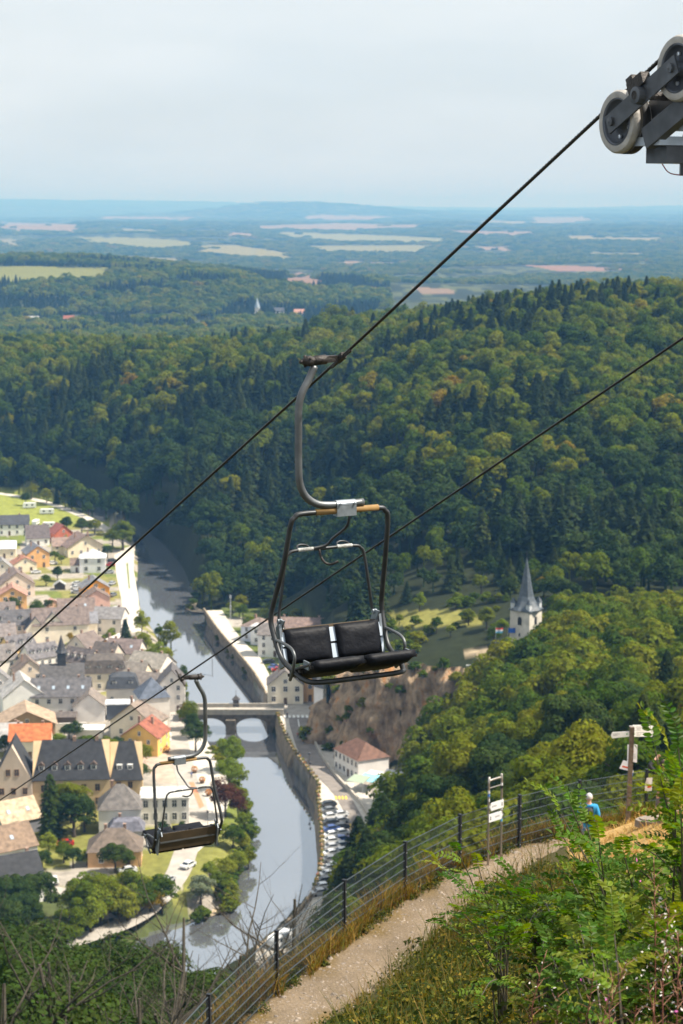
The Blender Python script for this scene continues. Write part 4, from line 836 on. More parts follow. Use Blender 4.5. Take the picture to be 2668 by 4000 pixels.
# filler roofs between the listed houses of the old town
k_ = 0
for (u, v, w, d, hw, hr, yaw, rf, wl, rc_, lb) in [
   (20, 2650, 9, 9, 6, 4, 30, 'gable_x', OFFW, (.17, .15, .14), 'white town house with a grey-brown roof above the big blank gable'),
   (120, 2700, 9, 8, 6, 4, 20, 'gable_y', (.6, .5, .4), (.2, .15, .12), 'tan gabled house squeezed between white houses'),
   (5, 2455, 10, 8, 5, 3.6, 12, 'gable_x', CREAM, (.17, .14, .13), 'cream house with a brown roof left of the old farm'),
   (560, 2750, 8, 8, 5.5, 3.4, -20, 'gable_x', (.6, .52, .44), (.2, .17, .15), 'tan walled house with a grey roof behind the blue-roofed building'),
   (30, 2935, 8, 7, 4, 3, 10, 'gable_x', (.6, .57, .54), (.35, .34, .33), 'white outbuilding with a pale grey roof beside the tan barn'),
   (395, 2640, 8, 8, 6, 4, -24, 'gable_x', (.55, .48, .4), (.12, .1, .09), 'narrow house with a nearly black roof behind the mansard building'),
   (240, 2168, 7, 7, 4, 3, 16, 'gable_x', CREAM, (.24, .17, .14), 'small cream bungalow with a brown roof among garden trees'),
   (10, 2270, 8, 8, 5, 3.5, 12, 'gable_y', (.62, .56, .5), (.26, .25, .25), 'pale house with a light slate roof behind the mottled brown roof')]:
    house(lb, u, v, w, d, hw, hr, yaw, rf, wl, rc_, wins=(2, 2), side=2, dormers=(2 if rf == 'gable_x' and w > 8.5 else 0))
# church steeple and nave spire belong to the church: a slim tower on its roof
q = PZ(236, 2722, 3.5); ch = [o for o in bpy.data.objects if o.name.startswith('church')][0]
Mi = Matrix.Translation(ch.location) @ Matrix.Rotation(ch.rotation_euler.z, 4, 'Z'); loc = Mi.inverted() @ Vector((q[0], q[1]+4, 3.5))
b = MB(); b.box(loc.x-1.3, loc.x+1.3, loc.y-1.3, loc.y+1.3, 4, 13); b.build('bell_turret', mat('slate_cladding', (.04, .042, .048), .7, var=.3, scale=2), ch)
b = MB(); b.lathe((loc.x, loc.y, 13), (0, 0, 1), [(0, 1.9), (.6, 1.5), (1.6, 1.1), (2.4, .9), (5.5, .02)], 8); b.build('spire', _M['slate_cladding'], ch)
# ---- the hotel: three joined wings
q = PZ(268, 3166, 3.5); root = empty('hotel', (q[0], q[1], 3.5), R(5), label='large tan hotel with black slate roofs and rows of white dormers', cat='hotel')
def wing(x0, x1, y0, d, hw, hr, wall, kind):
    b = MB(); w = wallmat(wall)
    if kind == 'gx':
        prof = [(y0, -.5), (y0+d, -.5), (y0+d, hw), (y0+d/2, hw+hr), (y0, hw)]
        b.add([(x0, y, z) for y, z in prof]+[(x1, y, z) for y, z in prof], [(4, 3, 2, 1, 0), (5, 6, 7, 8, 9), (0, 5, 9, 4), (1, 2, 7, 6), (4, 9, 8, 3), (3, 8, 7, 2)])
        r = MB(); s = hr/(d/2); o = .35
        for ya, yb in ((y0-o, y0+d/2), (y0+d+o, y0+d/2)):
            vs = [(x0-.1, ya, hw-s*o+.04), (x1+.25, ya, hw-s*o+.04), (x1+.25-hr*.28, yb, hw+hr+.04), (x0-.1+hr*.28, yb, hw+hr+.04)]; vs += [(x, y, z+.15) for x, y, z in vs]
            r.add(vs, [(0, 1, 2, 3), (7, 6, 5, 4), (0, 3, 7, 4), (1, 5, 6, 2), (0, 4, 5, 1), (3, 2, 6, 7)])
    else:
        xm = (x0+x1)/2; prof = [(x0, -.5), (x1, -.5), (x1, hw), (xm, hw+hr), (x0, hw)]
        b.add([(x, y0, z) for x, z in prof]+[(x, y0+d, z) for x, z in prof], [(0, 1, 2, 3, 4), (9, 8, 7, 6, 5), (1, 6, 7, 2), (0, 4, 9, 5), (2, 7, 8, 3), (3, 8, 9, 4)])
        r = MB(); o = .35; X = (x1-x0)/2; s = hr/X
        for sg in (-1, 1):
            vs = [(xm+sg*(X+o), y0-o, hw-s*o+.04), (xm+sg*(X+o), y0+d+o, hw-s*o+.04), (xm, y0+d+o, hw+hr+.04), (xm, y0-o+hr*.35, hw+hr+.04)]; vs += [(x, y, z+.15) for x, y, z in vs]
            r.add(vs, [(0, 1, 2, 3), (7, 6, 5, 4), (0, 3, 7, 4), (1, 5, 6, 2), (0, 4, 5, 1), (3, 2, 6, 7)])
    b.build('wall', w, root); return r.build('roof', roofmat(DKS), root)
HT = (.50, .37, .22)
wing(-8.6, 10.2, 0, 11, 8.2, 8.2, HT, 'gx'); wing(-18, -8.7, -1.5, 12, 8.5, 8.5, (.47, .38, .3), 'gy'); wing(10.3, 18.2, 1.5, 10, 7.4, 8, (.48, .35, .2), 'gx')
for i in range(5):
    x = -6.5+i*3.2; y = 1.2; zb_ = 8.2+8.2*1.2/5.5-.1
    b = MB(); b.box(x-.7, x+.7, y, y+1.8, zb_-.2, zb_+1.35); m_ = len(b.v); b.mat(1).add([(x-.9, y-.2, zb_+1.35), (x+.9, y-.2, zb_+1.35), (x, y-.2, zb_+2.2), (x-.9, y+2.6, zb_+1.35), (x+.9, y+2.6, zb_+1.35), (x, y+2.6, zb_+2.2)], [(0, 1, 2), (3, 5, 4), (0, 2, 5, 3), (1, 4, 5, 2), (0, 3, 4, 1)])
    b.build('dormer', [FRAMEW, roofmat((.1, .07, .055))], root); add_window(root, x, y-.005, zb_+.15, 0, .9, 1.0)
for i in range(2):
    x = 12.6+i*2.6; zb_ = 7.4+8*.24-.1; b = MB(); b.box(x-.7, x+.7, 2.7, 4.4, zb_-.2, zb_+1.35); b.build('dormer', FRAMEW, root); add_window(root, x, 2.695, zb_+.15, 0, .9, 1.0)
for j, zz in ((0, 1.4), (1, 4.9)):
    for i in range(5): add_window(root, -6+i*3.3, -.005, zz, 0, 1.1, 1.7, True)
    for i in range(3): add_window(root, -16+i*2.8, -1.505, zz, 0, 1.05, 1.6, True)
    for i in range(2): add_window(root, 12.4+i*2.8, 1.495, zz, 0, 1.05, 1.6, True)
for i in range(2): add_window(root, -14.4+i*2.1, -1.505, 9.6, 0, 1.05, 1.6, True)
for x in (1.5, 7): MB().box(x-.4, x+.4, 5.2, 6, 14, 17.4).build('chimney', BRICK, root)
# ---- glass conservatory
q = PZ(22, 3560, 3.5); root = empty('conservatory', (q[0], q[1], 3.5), R(24), label='white framed conservatory with a pale blue glass roof', cat='conservatory')
GLB = mat('blue_glass', (.22, .45, .62), .15, spec=.6)
b = MB(); ring = [(4.2*math.cos(R(a)), 3.4*math.sin(R(a))) for a in range(180, 361, 30)]
for i, (x, y) in enumerate(ring): MB().box(x-.09, x+.09, y-.09, y+.09, 0, 2.6).build('post', FRAMEW, root)
for (x1, y1), (x2, y2) in zip(ring[:-1], ring[1:]):
    MB().add([(x1, y1, .3), (x2, y2, .3), (x2, y2, 2.5), (x1, y1, 2.5)], [(0, 1, 2, 3)]).build('pane', mat('clear_glass', (.08, .1, .11), .1, spec=.6), root)
    xa, ya, xb, yb = x1*.45, y1*.45, x2*.45, y2*.45
    MB().add([(x1*1.05, y1*1.05, 2.6), (x2*1.05, y2*1.05, 2.6), (xb, yb, 4.3), (xa, ya, 4.3)], [(0, 1, 2, 3)]).build('roof_pane', GLB, root)
    MB().tube([(x1*1.05, y1*1.05, 2.63), (xa, ya, 4.33)], .06, 5).build('rafter', FRAMEW, root)
b.box(-4.3, 4.3, 0, 4, 0, 2.6).box(-1.9, 1.9, -1.5, 4, 4.2, 4.4); b.build('frame', FRAMEW, root)
# ---- right bank buildings
RB = [
 dict(label='pale blue house with a brown hipped roof by the quay', u=985, v=2506, w=9, d=9, hw=5, hr=2.6, yaw=-30, roof='hip', wall=(.55, .58, .66), rc=(.2, .15, .125), wins=(2, 2), base=LOWZ, chim=1),
 dict(label='white house with a pale roof terrace beside the pale blue house', u=1022, v=2520, w=8, d=7, hw=6, hr=.3, yaw=-20, roof='flat', wall=(.68, .68, .7), rc=(.5, .5, .5), wins=(2, 2), base=LOWZ, chim=0),
 dict(label='narrow white house with a dark garage door by the quay', u=1052, v=2566, w=7.5, d=8, hw=7.4, hr=3, yaw=-8, roof='gable_x', wall=(.68, .67, .66), rc=(.17, .15, .14), wins=(2, 3), base=LOWZ, ww=.9),
 dict(label='long house with a brown roof behind the white quay houses', u=1170, v=2520, w=20, d=9, hw=5.5, hr=3, yaw=-8, roof='gable_x', wall=(.6, .5, .4), rc=(.2, .14, .12), wins=(6, 2), base=LOWZ, chim=2),
 dict(label='cream inn with a curved gable and three rows of windows at the bridge', u=1115, v=2752, w=10.5, d=9, hw=6, hr=4.2, yaw=2, wall=(.66, .6, .48), rc=(.15, .13, .12), wins=(3, 2), base=LOWZ, ww=1.2, wh=1.5, name='inn'),
 dict(label='orange walled house half hidden behind the inn', u=1192, v=2740, w=6, d=8, hw=6, hr=3, yaw=0, wall=(.62, .36, .16), rc=(.15, .12, .11), wins=(2, 2), base=LOWZ),
 dict(label='tall white windowless house against the foot of the cliff', u=1258, v=2800, w=7.2, d=12, hw=8.6, hr=2.6, yaw=-48, roof='gable_x', wall=(.64, .63, .62), rc=(.12, .115, .115), wins=(0, 0), side=0, base=LOWZ, door=False, chim=1),
 dict(label='small pale house with a grey roof under the tall white one', u=1268, v=2850, w=6.5, d=6, hw=3.8, hr=1.6, yaw=-52, roof='gable_x', wall=(.6, .57, .53), rc=(.24, .23, .23), wins=(2, 1), side=1, base=LOWZ, chim=0),
 dict(label='white restaurant with a rust brown hipped roof beside the road', u=1352, v=3030, w=13, d=9, hw=5.6, hr=3.4, yaw=-62, roof='hip', wall=(.66, .63, .6), rc=(.15, .075, .05), wins=(6, 2), side=0, base=LOWZ, ww=1.0, wh=1.4, name='restaurant', chim=0),
 dict(label='white house with a pale grey roof half hidden in the trees below the cliff', u=1535, v=3165, w=9, d=8, hw=5, hr=3.4, yaw=-38, roof='gable_x', wall=(.6, .57, .52), rc=(.42, .42, .43), wins=(2, 2), side=1, base=7, chim=0),
]
for h_ in RB: house(**h_)
# villa group up the wooded hillside
for u, v, lb, rc_ in [(1035, 1500, 'white villa in the forest clearing with a grey roof', (.3, .3, .3)), (1120, 1512, 'half timbered white house in the forest clearing', (.14, .13, .13)), (1150, 1470, 'pale house with a broad white roof in the forest clearing', (.66, .68, .72))]:
    z_ = float(H(*[np.array([q_]) for q_ in UDZ(u, 1350, 42)])[0]); q = UDZ(u, 1350, z_)
    yy = PZ(u, v, z_+3); house(lb, u, v, 9.5, 7, 3.4, 3.0, 10, 'gable_x', WH, rc_, wins=(3, 1), base=z_+3, zb=z_+2, chim=0)
for u, D, lb, wl, rc_ in [(270, 2420, 'distant white house with a red roof in the far valley', WH, REDB), (300, 2440, 'distant pale farmhouse in the far valley', OFFW, SLATE), (1170, 2600, 'distant pale house with a pink roof beyond the spur', CREAM, PINKR), (130, 2400, 'distant low white hall in the far valley', WH, (.4, .4, .42)), (1090, 2640, 'distant cream house at the spur foot', CREAM, SLATE)]:
    x_, y_ = UDZ(u, D, 14); z_ = ground_z(x_, y_); uu, vv, _ = project(x_, y_, z_+6)
    house(lb, float(uu), float(vv), 14, 10, 7, 5, 8, 'gable_x', wl, rc_, wins=(4, 1), side=0, base=z_+6, zb=z_+5, chim=0, door=False)
x_, y_ = UDZ(1005, 2640, 1); z_ = ground_z(x_, y_)
root = empty('church', (x_, y_, z_), label='far village church with a pointed grey spire', cat='church')
MB().box(-3, 3, -3, 3, 0, 17).box(-5, 5, 3, 18, 0, 9).build('wall', wallmat(OFFW), root); MB().lathe((0, 0, 17), (0, 0, 1), [(0, 4), (14, .05)], 8).build('spire', roofmat((.3, .36, .42)), root)
# ---- awning, umbrella of the restaurant terrace
for i, (u, v, c_, lb) in enumerate([(1400, 3046, (.3, .36, .27), 'green awning on the restaurant terrace'), (1440, 3042, (.25, .6, .72), 'turquoise awning on the restaurant terrace'), (1462, 3030, (.72, .72, .72), 'white awning on the restaurant terrace')]):
    q = PZ(u, v, LOWZ+3); root = empty('awning', (q[0], q[1], LOWZ), R(-30), label=lb, cat='awning')
    MB().add([(-2.4, -2, 2.9), (2.4, -2, 2.9), (2.4, 2.4, 3.5), (-2.4, 2.4, 3.5), (-2.4, -2, 2.97), (2.4, -2, 2.97), (2.4, 2.4, 3.57), (-2.4, 2.4, 3.57)], [(0, 3, 2, 1), (4, 5, 6, 7), (0, 1, 5, 4), (2, 3, 7, 6), (0, 4, 7, 3), (1, 2, 6, 5)]).build('canopy', mat('awning_%d' % i, c_, .8), root)
    for x in (-2.3, 2.3):
        for y, zt in ((-1.9, 2.92), (2.3, 3.5)): MB().tube([(x, y, -.1), (x, y, zt)], .05, 5).build('post', METAL, root)
# ---- the bridge
D_b = 557; L0 = PD(735, 2866, D_b); L1 = PD(1068, 2858, D_b)
ax = (L1-L0)[:2]; Lb = float(np.linalg.norm(ax)); ang = math.atan2(ax[1], ax[0])
BST = mat('bridge_stone', (.12, .10, .075), .95, var=.4, scale=.8, bump=.7, bscale=3)
root = empty('bridge', (L0[0], L0[1], 0), ang, label='stone bridge with two low arches over the river', cat='bridge')
def arch_wall(y0, y1):
    b = MB(); n = 18; zt = 5.6; sp = [(1.2, Lb/2-1.3), (Lb/2+1.3, Lb-1.2)]; xs = [(-2.5, zt, -2)]
    cols = [(-2.5, -2.), (1.2, -2.)]
    for a, e in sp:
        for k in range(n+1):
            q = math.pi*k/n; x = (a+e)/2-(e-a)/2*math.cos(q); z = .6+3.9*math.sin(q)**.75
            cols.append((x, z if 0 < k < n else .6))
        cols.append((e, -2.)); cols.append((sp[1][0], -2.)) if a < Lb/2 and e < Lb/2 else cols.append((Lb+2.5, -2.))
    vs = []
    for x, z in cols: vs += [(x, y0, z), (x, y1, z), (x, y0, zt), (x, y1, zt)]
    fs = []
    for i in range(len(cols)-1):
        a, c_ = 4*i, 4*i+4
        fs += [(a, c_, c_+2, a+2), (a+1, a+3, c_+3, c_+1), (a, a+1, c_+1, c_), (a+2, c_+2, c_+3, a+3)]
    b.add(vs, fs); return b
arch_wall(0, 7).build('arches', BST, root)
MB().box(Lb/2-1.4, Lb/2+1.4, -1.6, 0.02, -2, 4.2).build('pier', BST, root)
MB().box(-3, Lb+3, .36, 6.64, 5.6, 6.0).build('deck', asph_l, root)
for y in (-.1, 6.65): MB().box(-3, Lb+3, y, y+.45, 5.55, 7.0).box(-3, Lb+3, y-.06, y+.51, 7.0, 7.15).build('parapet', mat('parapet_stone', (.36, .33, .28), .9, var=.2, scale=.8, bump=.4), root)
x_ = Lb*.55; b = MB(); b.box(x_-.9, x_+.9, 6.6, 7.6, 5.6, 8.3); b.add([(x_-1.2, 6.4, 8.3), (x_+1.2, 6.4, 8.3), (x_+1.2, 7.8, 8.3), (x_-1.2, 7.8, 8.3), (x_, 7.1, 9.6)], [(0, 1, 4), (1, 2, 4), (2, 3, 4), (3, 0, 4), (3, 2, 1, 0)])
b.tube([(x_, 7.1, 9.5), (x_, 7.1, 11.0)], .07, 5).build('shrine', mat('shrine_slate', (.07, .065, .065), .8), root)
# ---- quay walls
QS = mat('quay_stone', (.24, .19, .13), .95, var=.45, scale=.5, bump=.7, bscale=2.5)
def quay(name, px, label, h0=-1.5):
    C = [np.append(PZ(u, v, LOWZ)[:2], 0) for u, v in px]; b = MB(); V = []
    for i, q in enumerate(C):
        t_ = C[min(i+1, len(C)-1)]-C[max(i-1, 0)]; n_ = np.array([-t_[1], t_[0], 0])/np.linalg.norm(t_)
        o = PZ(*px[i], LOWZ)[:2]; sg = 1
        if in_poly(*(o+n_[:2]*2.5), RIVER) ^ (not in_poly(*(o-n_[:2]*2.5), RIVER)): pass
        sg = 1 if dist_line(*(o+n_[:2]*3), RIVER, True) < dist_line(*(o-n_[:2]*3), RIVER, True) or in_poly(*(o+n_[:2]*3), RIVER) else -1
        out = n_*sg
        V += [q+out*1.3+[0, 0, h0], q+out*.25+[0, 0, LOWZ+.95], q-out*.25+[0, 0, LOWZ+.95], q-out*.3+[0, 0, LOWZ-.3]]
    fs = [(4*i+j, 4*i+4+j, 4*i+5+j, 4*i+1+j) for i in range(len(C)-1) for j in range(3)]+[(0, 1, 2, 3), (4*len(C)-4, 4*len(C)-1, 4*len(C)-2, 4*len(C)-3)]
    b.add(V, fs); return b.build(name, QS, label=label, cat='wall')
dens = lambda P: [tuple(q[:2]) for q in smooth_path([np.array([u, v, 0.]) for u, v in P], 5)]
quay('quay_wall', dens(quay_top[:6]), 'overgrown stone quay wall upstream of the bridge')
quay('quay_wall', dens(quay_top[6:]), 'long stone quay wall with flower boxes downstream of the bridge')
# ================================================================== bell tower, cliff, small things of the town
tz = 34.5; root = empty('bell_tower', (tower_x, tower_y, tz-1.5), R(-38), label='square white bell tower with a tall slate spire and corner dormers on the cliff', cat='tower')
s_ = 2.95; hT = 14.6
TW = mat('tower_plaster', (.56, .52, .45), .95, var=.25, scale=.5, bump=.5, bscale=3)
b = MB(); b.add([(-s_*1.04, -s_*1.04, -4), (s_*1.04, -s_*1.04, -4), (s_*1.04, s_*1.04, -4), (-s_*1.04, s_*1.04, -4), (-s_, -s_, hT), (s_, -s_, hT), (s_, s_, hT), (-s_, s_, hT)], [(0, 1, 5, 4), (1, 2, 6, 5), (2, 3, 7, 6), (3, 0, 4, 7), (4, 5, 6, 7)]); b.build('wall', TW, root)
SL = mat('spire_slate', (.07, .085, .10), .6, var=.35, scale=2, bump=.4, bscale=6)
b = MB(); b.box(-s_-.35, s_+.35, -s_-.35, s_+.35, hT, hT+.35).build('eave', SL, root)
b = MB(); n = 8
b.lathe((0, 0, hT+.3), (0, 0, 1), [(0, s_*1.42), (.9, s_*1.12), (2.2, s_*.82), (3.4, s_*.66), (13.4, .06)], 8); sp = b.build('spire', SL, root)
MB().tube([(0, 0, hT+13.4), (0, 0, hT+15.6)], .06, 5).tube([(-.45, 0, hT+14.9), (.45, 0, hT+14.9)], .05, 4).build('cross', mat('iron', (.05, .05, .05), .5, .5), sp)
for i, (sx, sy) in enumerate(((-1, -1), (1, -1), (1, 1), (-1, 1))):
    q = R(45+90*i); 
    cx, cy_ = sx*s_*.8, sy*s_*.8
    b = MB(); b.box(cx-.55, cx+.55, cy_-.55, cy_+.55, hT+.3, hT+2.0); m_ = b.mat(1); b.add([(cx-.7, cy_-.7, hT+2), (cx+.7, cy_-.7, hT+2), (cx+.7, cy_+.7, hT+2), (cx-.7, cy_+.7, hT+2), (cx, cy_, hT+3.5)], [(0, 1, 4), (1, 2, 4), (2, 3, 4), (3, 0, 4), (3, 2, 1, 0)])
    b.build('corner_dormer', [mat('dormer_pale', (.5, .52, .54), .7), SL], sp)
for rz, dx in ((0, 0), (R(90), 0), (R(-90), 0)):
    b = MB(); w_, h_ = .62, 1.6; z0 = hT-3.6; pr = [(-w_, 0), (w_, 0)]+[(w_*math.cos(R(a)), h_+w_*math.sin(R(a))) for a in range(0, 181, 30)]
    b.add([(x, -s_-.04, z0+z) for x, z in pr], [tuple(range(len(pr)))]); o = b.build('belfry_opening', mat('dark_opening', (.02, .018, .016), .9), root, rot=(0, 0, rz))
for z0 in (4, 8): MB().box(-.2, .2, -s_*1.04-.03, -s_, z0, z0+.9).build('slit_window', _M['dark_opening'], root); MB().box(-s_*1.04-.03, -s_, -.2, .2, z0, z0+.9).build('slit_window', _M['dark_opening'], root)
# ---- flags on the viewing platform
def flag(u, v, D, bands, lb):
    x, y = UDZ(u, D, 40); z = ground_z(x, y); top = PD(u, v, D)[2]
    root = empty('flag', (x, y, z), R(8), label=lb, cat='flag'); MB().tube([(0, 0, -.2), (0, 0, top-z+.3)], .06, 6).build('pole', METAL, root)
    h = top-z; nb = len(bands)
    for k, c_ in enumerate(bands):
        b = MB(); V = []
        for i in range(9):
            x_ = i/8*1.9; yy = math.sin(i*.9)*.12
            for zz in (h-1.3*k/nb, h-1.3*(k+1)/nb): V += [(x_+.05, yy-.01, zz), (x_+.05, yy+.01, zz)]
        F_ = []
        for i in range(8):
            a = 4*i; F_ += [(a, a+2, a+6, a+4), (a+1, a+5, a+7, a+3), (a, a+4, a+5, a+1), (a+2, a+3, a+7, a+6)]
        b.add(V, F_).build('cloth_band' if nb > 1 else 'cloth', mat('flag_%d_%d' % (len(bands), k), c_, .8), root)
flag(1936, 2452, 496, [(.6, .05, .04), (.72, .72, .72), (.12, .42, .65)], 'red white and blue striped flag on the cliff platform')
flag(1984, 2452, 497, [(.03, .12, .5)], 'plain blue flag beside the bell tower')
q = UDZ(1835, 503, 33); MB().box(-.9, .9, -.5, .5, -.5, 1.4).build('info_box', FRAMEW, loc=(q[0], q[1], ground_z(*q)), label='small white cabinet at the cliff edge', cat='cabinet')
# platform paving on the cliff top
# ---- the cliff: broken rock face under the platform
edge = cliff_edge
ED = [np.array([*UDZ(u, D, z), z]) for u, D, z in edge]; ED = smooth_path(ED, 16)
nv_ = 46; V = []; 
for i, e in enumerate(ED):
    t_ = ED[min(i+1, len(ED)-1)]-ED[max(i-1, 0)]; n_ = np.array([t_[1], -t_[0], 0]); n_ /= np.linalg.norm(n_)     # toward the road
    if n_[1] > 0: n_ = -n_
    zf = 2.0
    for j in range(nv_):
        f = j/(nv_-1); z = e[2]+.6-(e[2]-zf)*f; out = 1.0+6.5*f**1.25
        s = i*.55
        out += (vnoise(s, z*.55, 5, 71)-.5)*4.4+(vnoise(s, z, 2.0, 72)-.5)*2.2+(vnoise(s*2.2, z, .9, 73)-.5)*1.1+2.2*(abs(vnoise(s+z*.5, z*.15, 3.2, 74)-.5)*2)**2
        back = -2.5*max(0, 1-f*9)
        V.append(e*[1, 1, 0]+n_*(out+back)+[0, 0, z])
V = np.array(V); ii = np.arange(len(ED)*nv_).reshape(len(ED), nv_)
F_ = np.stack([ii[:-1, :-1], ii[:-1, 1:], ii[1:, 1:], ii[1:, :-1]], -1).reshape(-1, 4)
m = bpy.data.materials.new('rock'); m.use_nodes = True; t = m.node_tree; p = t.nodes['Principled BSDF']; p.inputs['Roughness'].default_value = .95; p.inputs['Specular IOR Level'].default_value = .2
tcn = N(t, 'ShaderNodeTexCoord'); mp = N(t, 'ShaderNodeMapping'); mp.inputs['Scale'].default_value = (.35, .35, .09); n1 = N(t, 'ShaderNodeTexNoise'); n1.inputs['Scale'].default_value = 1.0; n1.inputs['Detail'].default_value = 8; n1.inputs['Roughness'].default_value = .65
rp = N(t, 'ShaderNodeValToRGB'); e = rp.color_ramp.elements; e[0].position = .3; e[0].color = (.11, .08, .052, 1); e[1].position = .74; e[1].color = (.58, .28, .09, 1)
for pos, cc in ((.45, (.25, .18, .115, 1)), (.56, (.38, .28, .185, 1)), (.64, (.36, .19, .085, 1))): k = e.new(pos); k.color = cc
n2 = N(t, 'ShaderNodeTexNoise'); n2.inputs['Scale'].default_value = 2.2; n2.inputs['Detail'].default_value = 9; bp = N(t, 'ShaderNodeBump'); bp.inputs['Distance'].default_value = .5; bp.inputs['Strength'].default_value = .9
L = t.links.new; L(tcn.outputs['Object'], mp.inputs['Vector']); L(mp.outputs['Vector'], n1.inputs['Vector']); L(tcn.outputs['Object'], n2.inputs['Vector']); L(n1.outputs['Fac'], rp.inputs['Fac']); L(rp.outputs['Color'], p.inputs['Base Color']); L(n2.outputs['Fac'], bp.inputs['Height']); L(bp.outputs['Normal'], p.inputs['Normal'])
cl_o = link('cliff', np_mesh('cliff', V, F_, m, False)); tag(cl_o, 'brown broken rock face rising behind the quay road', kind='structure')
rc = np.random.default_rng(5)
for k in range(30):                                  # shrubs rooted on the rock
    i = int(rc.integers(8, len(ED)-30)); j = int(min(nv_-1, rc.beta(.8, 1.1)*nv_)); q = V[i*nv_+j]
    tree(random.choice(BUSH), q[0], q[1]-.3, q[2]-.4, rc.uniform(1.2, 3.4), 'shrub', 'green shrub growing on the rock face', 'shrub', 'shrubs on the cliff', w=1.2)
# shrubs along the cliff-top rim and on the meadow
for k in range(34):
    u = rc.uniform(1290, 2000); D = np.interp(u, [e_[0] for e_ in edge], [e_[1] for e_ in edge])+rc.uniform(1.5, 9); x, y = UDZ(u, D, 31); z = ground_z(x, y)
    tree(random.choice(BUSH), x, y, z-.2, rc.uniform(1.4, 3.6), 'shrub', 'low shrub along the cliff top', 'shrub', 'shrubs on the cliff top', w=1.3)
for u, v, h in [(1560, 2370, 3.5), (1705, 2440, 5), (1640, 2330, 6), (1880, 2330, 6.5), (1830, 2440, 5), (1900, 2470, 7), (1930, 2520, 5), (1960, 2500, 5.5), (1490, 2420, 5), (1530, 2460, 3), (1760, 2470, 4), (1600, 2480, 3), (1985, 2330, 5), (2140, 2330, 5)]:
    q = PZ(u, v, 35); z = ground_z(q[0], q[1]); tree(random.choice(LIMET if rc.random() < .4 else NEAR), q[0], q[1], z, h, 'small_tree', 'small round tree on the meadow behind the cliff', 'tree', 'trees on the meadow behind the cliff', w=1.1)
for k in range(26):
    u, v = rc.uniform(1500, 1980), rc.uniform(2340, 2530); q = PZ(u, v, 34); z = ground_z(q[0], q[1])
    tree(random.choice(BUSH), q[0], q[1], z-.1, rc.uniform(1.5, 4), 'meadow_bush', 'round bush on the meadow beside the bell tower', 'bush', 'bushes on the meadow beside the bell tower', w=1.3)
for k in range(20):
    u, v = rc.uniform(900, 1290), rc.uniform(2385, 2470); q = PZ(u, v, LOWZ)
    tree(random.choice(NEAR+LIMET), q[0], q[1], LOWZ-.2, rc.uniform(4, 8), 'garden_tree', 'leafy garden tree behind the quay houses', 'tree', 'garden trees behind the quay houses', w=1.1)
